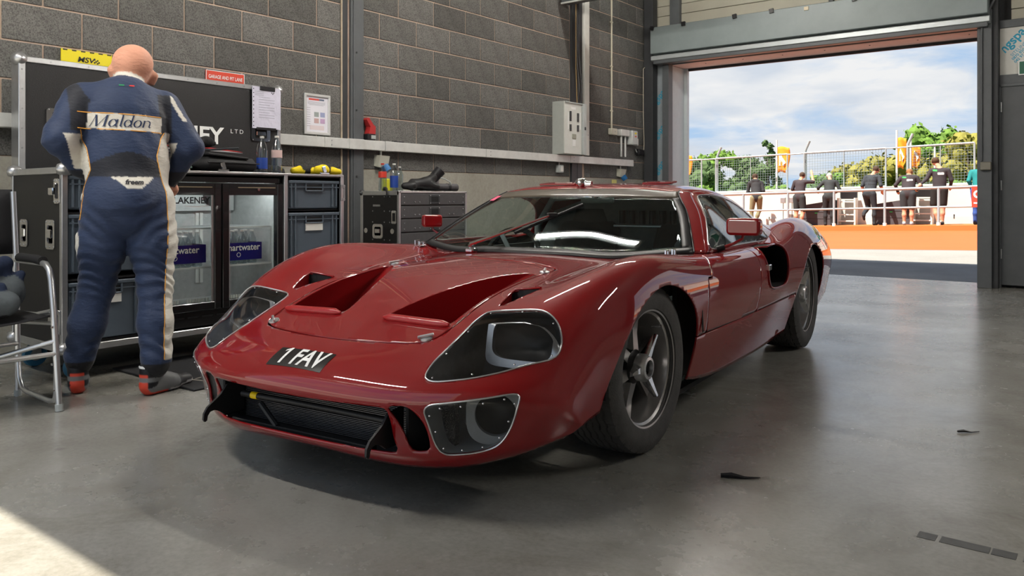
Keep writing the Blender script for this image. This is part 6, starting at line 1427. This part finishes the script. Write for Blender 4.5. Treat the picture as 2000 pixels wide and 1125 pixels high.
# ---------------------------------------------------------------- pit lane outside the big door (rises gently to the right)
def gz(x, y): return .028*(x+5.0)*min(max((y-10.0)/4.5, 0), 1)
def ground(name, x0, x1, ys, m, lift=0.0, nx=12, kind='structure'):
    V = [(x0+(x1-x0)*i/nx, y, gz(x0+(x1-x0)*i/nx, y)+lift) for y in ys for i in range(nx+1)]
    o = mk(name, V, grid_faces(len(ys), nx+1), m); o['kind'] = kind; return o
M_ASPH = concrete('asphalt', (.085,.088,.094), (.13,.134,.14), (.8,.95), .8, None, .3, 60)
M_SUNLIT = concrete('sunlit_pale_concrete', (.185,.182,.175), (.235,.232,.224), (.7,.9), .7, None, .2, 40)
M_ORNG = mat('orange_paint', (0.42,0.090,0.016), rough=.7, noise=.10, nscale=.7)
M_ORNG2 = mat('light_orange_paint', (0.44,0.13,0.028), rough=.7, noise=.08, nscale=.8)
M_WLINE = mat('white_line_paint', (0.42,0.42,0.41), rough=.7, noise=.05, nscale=3)
M_PW = mat('white_wall_paint', (0.56,0.555,0.53), rough=.8, noise=.07, nscale=.9)
M_RAIL = mat('blue_grey_rail', (0.30,0.38,0.43), rough=.4, metal=.2, noise=.05)
M_GALV = mat('galvanised_fence', (0.33,0.385,0.41), rough=.45, metal=.3, noise=.06)
ground('apron', -60, 60, [9.98,12.1,13.9,14.55], M_ASPH)
ground('sunlit_apron_band', -60, 60, [11.5,14.54], M_SUNLIT, .004)  # ground past the building's shadow edge coloured paler to look sunlit
ground('grey_apron_line', -60, 60, [12.6,12.9], M_ASPH, .006)
ground('grey_apron_edge', -60, 60, [14.05,14.54], M_ASPH, .006)
ground('white_line', -60, 60, [13.15,13.85], M_WLINE, .006)
ground('orange_pit_lane', -60, 60, [14.55,24.70], M_ORNG)
ground('land_beyond', -400, 400, [27.0,60,600], mat('grass_land', (0.06,0.11,0.02), rough=.9, noise=.3, nscale=.3), -.02, 40)
back = mk('rear_yard', [(-60,-80,-.02),(60,-80,-.02),(60,YB+.001,-.02),(-60,YB+.001,-.02)], [(0,1,2,3)], concrete('yard_tarmac', (.27,.265,.25), (.33,.325,.31), (.8,.95), .6, None, .2, 40)); back['kind'] = 'structure'
def sloped_box(x0, x1, y0, y1, z0, z1, m, name, parent=None, kind=None):
    V = [(x, y, gz(x,24.8)+z) for x in (x0,x1) for y in (y0,y1) for z in (z0,z1)]
    o = mk(name, V, [(0,1,3,2),(4,6,7,5),(0,4,5,1),(2,3,7,6),(0,2,6,4),(1,5,7,3)], m, parent)
    if kind: o['kind'] = kind
    return o
pk = sloped_box(-60,40,24.70,26.7,-.03,.14,M_ORNG2,'platform_kerb',None,'structure')
pw = sloped_box(-60,40,26.60,26.95,.0,1.27,M_PW,'pit_wall',None,'structure')
sloped_box(-60,40,26.55,27.0,1.27,1.31,mat('wall_coping', (0.55,0.55,0.52), rough=.8),'coping',pw)
sloped_box(-60,40,26.52,26.60,.14,.36,M_PW,'plinth',pw)
for x in np.arange(-13,-2.5,1.1): MB().cyl((x,26.53,gz(x,25)+.42), (x,26.53,gz(x,25)+.30), .02, 8).build('wall_fixing', M_STEELD, pw)
# tube railing on the platform edge
rl = empty('railing', (-6.5,24.9,.14), 0, 'blue grey tube railing along the pit wall platform', 'railing')
def seg(name, a, b, r, m): o = MB().cyl(Vector(a)-Vector((-6.5,24.9,.14)), Vector(b)-Vector((-6.5,24.9,.14)), r, 10).build(name, m, rl, 40); return o
xs = [-14.2,-12.8,-11.4,-9.946,-8.515,-7.135,-5.72,-4.328,-2.9,-1.5]
for a, b in zip(xs[:-1], xs[1:]):
    for h_, r in ((1.19,.038),(.65,.028)): seg('rail', (a,24.9,gz(a,25)+h_), (b,24.9,gz(b,25)+h_), r, M_RAIL)
for x in xs:
    seg('post', (x,24.9,gz(x,25)+.13), (x,24.9,gz(x,25)+1.19), .036, M_RAIL); seg('foot', (x,24.9,gz(x,25)+.14), (x,24.9,gz(x,25)+.22), .055, M_WPL)
# debris fence above the pit wall: framed mesh panels and cranked posts
def fence_panel(x0, x1, lab):
    p = empty('mesh_fence', ((x0+x1)/2,26.9,gz((x0+x1)/2,25)+1.31), 0, lab, 'fence panel', 'mesh fence panels on the pit wall'); w = x1-x0; sl = .028
    def zz(x, z): return z+sl*x
    for z in (0.02,1.20): MB().cyl((-w/2,0,zz(-w/2,z)), (w/2,0,zz(w/2,z)), .030 if z > 1 else .018, 8).build('top_rail' if z > 1 else 'bottom_rail', M_GALV, p, 40)
    for x in (-w/2,w/2): MB().cyl((x,0,zz(x,0)), (x,0,zz(x,1.20)), .028, 8).build('side_post', M_GALV, p, 40)
    MB().cyl((0,0,zz(0,0)), (0,0,zz(0,1.2)), .016, 8).build('middle_post', M_GALV, p, 40)
    wm = MB()
    for k in range(1, int(w/.085)): x = -w/2+k*.085; wm.box((x,.02,zz(x,.6)), (.006,.006,1.18))
    for k in range(1, 15): z = k*.083; wm.add([(-w/2,.016,zz(-w/2,z)-.0035),(w/2,.016,zz(w/2,z)-.0035),(w/2,.016,zz(w/2,z)+.0035),(-w/2,.016,zz(-w/2,z)+.0035),(-w/2,.024,zz(-w/2,z)-.0035),(w/2,.024,zz(w/2,z)-.0035),(w/2,.024,zz(w/2,z)+.0035),(-w/2,.024,zz(-w/2,z)+.0035)], [(0,1,2,3),(7,6,5,4),(3,2,6,7),(0,4,5,1)])
    tag(wm.build('wire_mesh', mat('mesh_wire', (0.20,0.25,0.26), rough=.5, metal=.2), p), kind='stuff')
for a, b, lab in ((-15.3,-12.3,'mesh fence panel partly hidden by the left door jamb'),(-11.76,-9.22,'mesh fence panel behind the hooded man'),(-8.66,-6.15,'mesh fence panel behind the man in the padded vest'),(-5.52,-3.73,'mesh fence panel in front of the tall trees on the right')): fence_panel(a, b, lab)
for x, lab in ((-11.77,'cranked fence post left of the hooded man'),(-8.68,'cranked fence post behind the man with raised arm'),(-5.55,'cranked fence post beside the orange flags')):
    z = gz(x,25); tag(MB().tube([(x,27.06,z),(x,27.06,z+2.60),(x+.14,27.06,z+2.92)], .045, 10).build('fence_post', M_GALV, None, 40), lab, 'post', 'cranked fence posts')
for a, b, lab in ((-12.3,-11.76,'short pale tie rail on the fence left of the hooded man'),(-9.22,-8.66,'short pale tie rail on the fence above the raised arm man'),(-6.15,-5.52,'short pale tie rail on the fence by the orange flags')):
    tag(MB().cyl((a,26.9,gz(a,25)+2.50), (b,26.9,gz(b,25)+2.50), .022, 8).build('tie_rail', M_GALV, None, 40), lab, 'rail', 'tie rails between fence panels')
# flags
def flag(x, z0, z1, w, lab, two=False):
    f = empty('flag', (x,27.3,z0-.75), 0, lab, 'flag', 'orange and white flags beyond the fence')
    MB().cyl((0,0,0), (0,0,z1-z0+1.0), .03, 10).build('flag_pole', M_WPL, f, 40)
    n, m_ = 8, 10; P = []
    for j in range(m_):
        for i in range(n): t_ = i/(n-1); P.append((.03+w*t_*(1-.25*(j < 2)), .10*math.sin(t_*4+j*.6)*t_, .75+(z1-z0)*j/(m_-1)+.03*math.sin(t_*5)))
    o = sheet('flag_cloth', np.array(P), grid_faces(m_, n), mat('orange_flag', (0.85,0.25,0.01), rough=.8, noise=.05), f, .004, 180)
    P2 = [(p[0]*.62+.06, p[1]-.012, .75+(p[2]-.75)*.5+.22) for p in P]; mk('white_patch', P2, grid_faces(m_, n), M_WPL, f, 60)
flag(-13.35,1.65,2.50,.45,'orange and white flag at the left door jamb'); flag(-9.72,1.80,2.66,.40,'orange and white flag on a white pole behind the fence'); flag(-5.92,1.85,2.80,.24,'narrow orange flag left of the cranked post'); flag(-5.52,1.85,2.52,.24,'orange flag right of the cranked post')
# red fire point sign on the rail
sg = tag(MB().box((-3.36,24.84,gz(-3.4,25)+.91), (.30,.02,.56), bev=.004).build('fire_point_sign', mat('fire_red', (0.72,0.05,0.03), rough=.4)), 'red fire point sign hanging on the railing by the right door post', 'sign')
MB().lathe([(.11,0),(.11,.004),(.06,.004),(.06,0)], c=(-3.36,24.828,gz(-3.4,25)+.98), n=24, axis=(0,-1,0), caps=False).build('white_ring', M_WHT, sg); MB().box((-3.36,24.828,gz(-3.4,25)+.74), (.20,.004,.04)).build('white_bar', M_WHT, sg)
# steps, black crates and cable boxes on the platform
def crate(x, y, w, h0, h1, lab):
    z = gz(x,25)+.14; o = MB().prism([(-w/2,0),(w/2,0),(w/2,h1),(-w/2,h0)], (x,y,z), (1,0,0), (0,0,1), (0,1,0), -.22, .22).build('black_crate', mat('black_crate', (0.055,0.05,0.06), rough=.7, noise=.2, nscale=4)); tag(o, lab, 'crate', 'black covers against the pit wall')
    for k in range(1,3): MB().box((x,y-.222,z+h0*k/3), (w*.96,.006,.012)).build('lid_line', M_DARKP, o)
    MB().box((x-.05,y-.225,z+h0*.62), (.08,.004,.025)).build('green_mark', mat('green_mark', (0.02,0.5,0.12), rough=.5), o)
crate(-7.97,26.28,1.05,.62,.80,'large black cover between the men at the left of the wall'); crate(-5.76,26.28,.95,.62,.78,'large black cover behind the vest man and the crew man')
def steps(x, lab):
    z = gz(x,25)+.14; s = empty('step_ladder', (x,26.27,z), 0, lab, 'steps', 'white step units on the platform')
    for sx in (-.25,.25): MB().box((sx,0,.42), (.05,.30,.84), bev=.004).build('side', M_WPL, s)
    for k in range(4): MB().box((0,-.10+.06*k,.12+.20*k), (.46,.14,.035), bev=.004).build('tread', M_WPL, s)
    MB().box((0,.16,.92), (.50,.10,.22), bev=.006).build('monitor', M_DARKP, s)
steps(-7.12,'white step unit beside the grey haired man'); steps(-4.98,'white step unit behind the stocky crew man')
for x in (-9.15,-8.86):
    z = gz(x,25)+.14; f = tag(MB().box((x,26.30,z+.82), (.16,.10,.18), bev=.01).build('work_lamp', M_STL), 'work lamp on a thin stand left of the raised arm man' if x < -9 else 'work lamp on a thin stand nearest the raised arm man', 'lamp', 'work lamps against the wall'); MB().cyl((x,26.30,z), (x,26.30,z+.75), .012, 8).build('stand', M_STEELD, f)
# lamp standard beyond the fence
lp = tag(MB().cyl((-5.15,29,1.0), (-5.15,29,2.62), .03, 8).build('lamp_standard', M_WPL, None, 40), 'thin white lamp standard beyond the right fence panel', 'lamp post'); MB().box((-5.15,29,2.64), (.30,.10,.06), bev=.01).build('lamp_head', M_STEELD, lp)
# ---------------------------------------------------------------- people at the pit wall (all seen from behind)
BLKC = (.014,.014,.018); DKBL = (.020,.024,.034); HAIRB = (.045,.025,.015)
def crew(x, y, rz, lab, pose, H=1.78, top=BLKC, leg=BLKC, skinlegs=False, hair=HAIRB, sleeves=True, shoe=(.02,.02,.025), hood=False, logo=None, build=1.0, vest=False):
    z0 = gz(x,25)+.14; root = empty('person', (x,y,z0), rz, lab, 'person', 'people at the pit wall'); s = H/1.78; w = build
    sk = SKIN; lean = pose.get('lean',.10); hx = pose.get('hipx',0.0)
    hip = (hx,0,.93); ch = (hx*.5,lean*.8,1.30); nk = (0,lean,1.47); B = []
    arm = top if sleeves else sk
    B += [('t',hip,(hx*.7,lean*.5,1.12),.155*w,.150*w,top,(1,.72,1)), ('t',(hx*.7,lean*.5,1.12),ch,.150*w,.165*w,top,(1.05,.72,1)), ('t',(-.14*w,lean*.9,1.40),(.14*w,lean*.9,1.40),.075,.075,top)]
    hp = pose.get('head',(0,.03,0)); hc = (hp[0],lean+hp[1]+.03,1.645+hp[2])
    B += [('t',nk,(hp[0]*.6,lean+hp[1]*.6+.01,1.56),.056,.055,sk), ('h',(hc[0],hc[1]-.012,hc[2]+.02),(hc[0],hc[1]+.02,hc[2]-.035),.090,.075,sk)]
    B += [('h',(hc[0],hc[1]+.085,hc[2]-.02),(hc[0],hc[1]+.10,hc[2]-.03),.016,.018,sk), ('h',(hc[0]-.082,hc[1],hc[2]-.01),(hc[0]+.082,hc[1],hc[2]-.01),.018,.018,sk)]
    if hood: B += [('t',(-.07,lean-.06,1.47),(.07,lean-.06,1.47),.06,.06,top)]
    for side, key in ((-1,'L'),(1,'R')):
        el, ha = pose[key]; sh = (side*.19*w,lean*.95,1.40)
        B += [('a'+key,sh,el,.066,.052,top), ('a'+key,el,ha,.048,.036,arm)]
        d = np.array(ha)-np.array(el); d /= np.linalg.norm(d)
        B += [('a'+key,tuple(np.array(ha)+d*.02),tuple(np.array(ha)+d*.09),.040,.034,sk,(1,.7,1)), ('a'+key,tuple(np.array(ha)+d*.09),tuple(np.array(ha)+d*.16),.026,.016,sk), ('a'+key,tuple(np.array(ha)+d*.03),tuple(np.array(ha)+d*.07+np.array((-side*.05,.01,0))),.016,.012,sk)]
        kn, an = pose['K'+key]; hj = (hx+side*.095*w,0,.90)
        th = leg; ck_ = sk if skinlegs else leg
        if skinlegs: B += [('l'+key,hj,tuple(np.array(hj)*.12+np.array(kn)*.88),.110*w,.098*w,leg), ('l'+key,kn,tuple(np.array(kn)*.95+np.array(an)*.05),.062,.060,sk)]
        else: B += [('l'+key,hj,kn,.105*w,.072*w,leg)]
        B += [('l'+key,kn,tuple((np.array(kn)+np.array(an))/2+np.array((0,-.02,0))),.060,.062 if not skinlegs else .058,ck_), ('l'+key,tuple((np.array(kn)+np.array(an))/2+np.array((0,-.02,0))),an,.058,.042 if skinlegs else .055,ck_)]
        toe = pose.get('T'+key,(0,.17,-.05)); B += [('f'+key,(an[0],an[1]-.03,an[2]-.045),(an[0]+toe[0],an[1]+toe[1],max(an[2]+toe[2]-.01,.03)),.045,.036,shoe), ('f'+key,an,(an[0],an[1],an[2]-.05),.044,.045,(.5,.5,.5) if skinlegs else shoe)]
    B = [(b[0],tuple(np.array(b[1])*s),tuple(np.array(b[2])*s),b[3]*s,b[4]*s,*b[5:]) for b in B]; hcs = np.array(hc)*s
    def paint(V, c, ids):
        r = V-hcs; hd = np.linalg.norm(r, axis=1) < .16*s
        hr = hd & ((r[:,2] > .045*s) | ((r[:,1] < .01*s) & (r[:,2] > -.045*s))) & (np.abs(r[:,0]) < .088*s); c[hr] = hair
        if logo:
            bk = (V[:,1] < lean*s-.03) & (V[:,2] > 1.30*s) & (V[:,2] < 1.345*s) & (V[:,0] > -.04) & (V[:,0] < .12); c[bk] = (.7,.7,.7)
            g = (V[:,2] > 1.385*s) & (V[:,2] < 1.425*s) & (V[:,0] > -.17) & (V[:,0] < -.06) & (V[:,1] < lean*s); c[g] = (.03,.45,.08)
        if vest:
            bk = np.isin(ids, [0,1,2]); c[bk] = np.where(((V[bk][:,2]*28) % 1 < .16)[:,None], (.008,.009,.012), (.026,.034,.045))
        return c
    figure('body', B, .021, root, paint=paint); return root
R_ = 1.03
stand = dict(L=((-.27,.10,1.17),(-.22,.32,1.08)), R=((.27,.10,1.17),(.22,.32,1.08)), KL=((-.10,.02,.50),(-.10,0,.09)), KR=((.10,.02,.50),(.10,0,.09)), lean=.14, head=(0,.04,-.02))
crew(-9.85,25.62,.25,'man in dark hooded jacket and khaki trousers leaning on the railing',dict(stand, lean=.22, L=((-.24,.20,1.10),(-.10,.42,1.06)), R=((.26,.12,1.14),(.14,.40,1.08)), KR=((.14,.10,.52),(.03,-.02,.16)), hipx=.05, head=(-.03,.08,-.04)),1.80,top=(.020,.021,.026),leg=(.17,.155,.09),hood=True)
crew(-8.40,25.60,-.10,'man in dark shirt and shorts raising his right arm to the fence',dict(stand, R=((.36,.22,1.40),(.26,.36,1.66)), lean=.12, head=(.02,.05,-.03), KR=((.12,.04,.48),(.08,-.06,.09))),1.76,top=(.035,.028,.036),leg=(.022,.026,.030),skinlegs=True,sleeves=False)
crew(-7.50,25.62,.15,'grey haired man in dark jacket leaning over the railing',dict(stand, lean=.26, L=((-.34,.16,1.22),(-.38,.42,1.10)), R=((.30,.20,1.15),(.18,.42,1.08)), head=(-.03,.06,-.06)),1.72,top=(.022,.026,.030),hair=(.38,.36,.33))
crew(-6.26,25.55,-.12,'man in padded vest standing with one leg bent by the railing',dict(stand, L=((-.26,.04,1.16),(-.27,.16,.98)), R=((.27,.04,1.16),(.25,.20,1.0)), head=(.06,.08,-.02), KL=((-.12,.14,.52),(-.14,-.14,.34)), TL=((0,.02,-.16)), hipx=-.04),1.83,top=(.024,.030,.040),leg=(.016,.019,.026),vest=True,sleeves=False)
crew(-5.24,25.55,.05,'stocky crew man in black jacket and shorts bending over the railing',dict(stand, lean=.20, L=((-.36,.14,1.18),(-.34,.38,1.00)), R=((.32,.18,1.14),(.20,.42,1.05)), head=(.0,.06,-.08)),1.76,top=(.030,.024,.030),leg=(.022,.026,.032),skinlegs=True,hair=(.22,.10,.04),logo=True,build=1.12,shoe=(.30,.34,.40))
crew(-4.40,25.45,.10,'tall young crew man in black jacket and shorts resting one hand on the rail',dict(stand, L=((-.30,-.02,1.18),(-.42,-.28,1.04)), R=((.27,.06,1.16),(.24,.22,1.0)), head=(-.10,.03,0.0), KL=((-.13,.03,.50),(-.02,-.02,.09)), KR=((.08,.02,.50),(.06,.02,.09)), lean=.06),1.96,top=(.026,.022,.028),leg=(.010,.009,.010),skinlegs=True,logo=True,hair=(.05,.025,.012))
crew(-3.40,25.42,.0,'person in a teal coat mostly hidden behind the right door post',dict(stand, L=((-.26,.02,1.17),(-.20,.10,.95))),1.85,top=(.005,.16,.17),leg=(.02,.06,.25),build=1.1)
# ---------------------------------------------------------------- trees beyond the track
def tree(x, y, h, r, lab, col, n=900, conifer=False, z0=0.0):
    t = empty('tree', (x,y,z0), 0, lab, 'tree', 'trees beyond the track'); rg = np.random.default_rng(int(abs(x*97+y*31)) % 10007)
    MB().tube([(0,0,0),(.1,0,h*.4),(0,.1,h*.8)], [.22*r/3+.05,.15*r/3+.04,.05], 8).build('trunk', mat('bark', (0.05,0.035,0.025), rough=.95, noise=.3), t, 40)
    V = []; F = []
    cl = [(rg.normal(0,1,3)) for _ in range(16)]
    blobs = []
    for k in range(20):
        if conifer: zz = rg.uniform(.12,1.0); rad = r*(1.08-zz)*rg.uniform(.3,1); a = rg.uniform(0,6.3); blobs.append((rad*math.cos(a), rad*math.sin(a), h*zz, r*.28*(1.15-zz)+.15))
        else: a = rg.uniform(0,6.3); e = rg.uniform(.30,.92); q = math.sqrt(max(0,1-((e-.55)/.47)**2)); rad = r*q*rg.uniform(.2,.85); blobs.append((rad*math.cos(a), rad*math.sin(a), h*e, r*rg.uniform(.26,.42)))
    for k in range(n):
        b = blobs[rg.integers(len(blobs))]; d = rg.normal(0,1,3); d /= np.linalg.norm(d); p = np.array(b[:3])+d*b[3]*rg.uniform(.72,1.05); sz = r*rg.uniform(.05,.10)
        a1 = rg.normal(0,1,3); a1 /= np.linalg.norm(a1); a2 = np.cross(a1, d); a2 /= np.linalg.norm(a2)+1e-6; i = len(V)
        V += [p-a1*sz, p+a2*sz*.7, p+a1*sz, p-a2*sz*.7]; F.append((i,i+1,i+2,i+3))
    for b in blobs:     # leafy inner masses
        i = len(V); nn = 8
        for la in (-.9,-.45,0,.45,.9):
            for k in range(nn): rr = b[3]*.80*math.sqrt(1-la*la*.95)*rg.uniform(.85,1.1); V.append((b[0]+rr*math.cos(6.283*k/nn), b[1]+rr*math.sin(6.283*k/nn), b[2]+b[3]*.8*la))
        for j in range(4): F += [(i+j*nn+k, i+j*nn+(k+1)%nn, i+(j+1)*nn+(k+1)%nn, i+(j+1)*nn+k) for k in range(nn)]
        F += [tuple(i+k for k in range(nn)), tuple(i+4*nn+k for k in range(nn))]
    tag(mk('foliage', V, F, col, t), kind='stuff')
LG = mat('leaf_green', (0.085,0.17,0.018), rough=.8, noise=.35, nscale=.9); LY = mat('leaf_olive', (0.17,0.16,0.025), rough=.8, noise=.35, nscale=.9); LD = mat('leaf_dark', (0.06,0.11,0.035), rough=.8, noise=.35, nscale=.9)
TI = 0
for a in ((-33.6,72,4.6,2.6,'green tree at the left door jamb',LD),(-31.2,71,5.4,2.4,'bright green tree left of the cranked fence post',LG),(-28.6,73,4.6,2.5,'dark green tree behind the hooded man',LD),(-25.8,70,5.8,2.1,'tall spreading pine behind the left fence panel',LD,900,True),(-22.4,74,2.9,1.3,'small dark tree behind the flag pole',LD),(-21.0,72,3.2,1.6,'small green tree behind the raised arm man',LG),(-18.6,70,3.5,2.2,'low olive tree behind the grey haired man',LY),(-16.4,70,4.3,2.6,'round olive tree behind the padded vest man',LY),(-14.0,72,4.3,2.2,'olive tree left of the orange flags',LY),(-15.0,80,5.6,1.8,'darker tree rising behind the olive trees',LG),(-12.6,71,6.3,3.0,'large green tree behind the right fence panel',LG),(-10.2,70,6.2,3.0,'large yellow green tree nearest the right door post',LY),(-7.6,70,5.4,3.0,'green tree partly hidden by the right door post',LG)):
    TI += 1; q = (66,74,82,90)[TI % 4]/a[1]; tree(a[0]*q, a[1]*q, .92+(a[2]-.92)*q, a[3]*q, *a[4:])
for k in range(9): 
    x = -34+3.1*k
    tree(x, 60+(k%3)*.4, 1.9+.3*(k%2), 1.30, ('first','second','third','fourth','fifth','sixth','seventh','eighth','ninth')[k]+' low hedge bush beyond the fence counting from the left door jamb', LD if k % 2 else LG, 260)
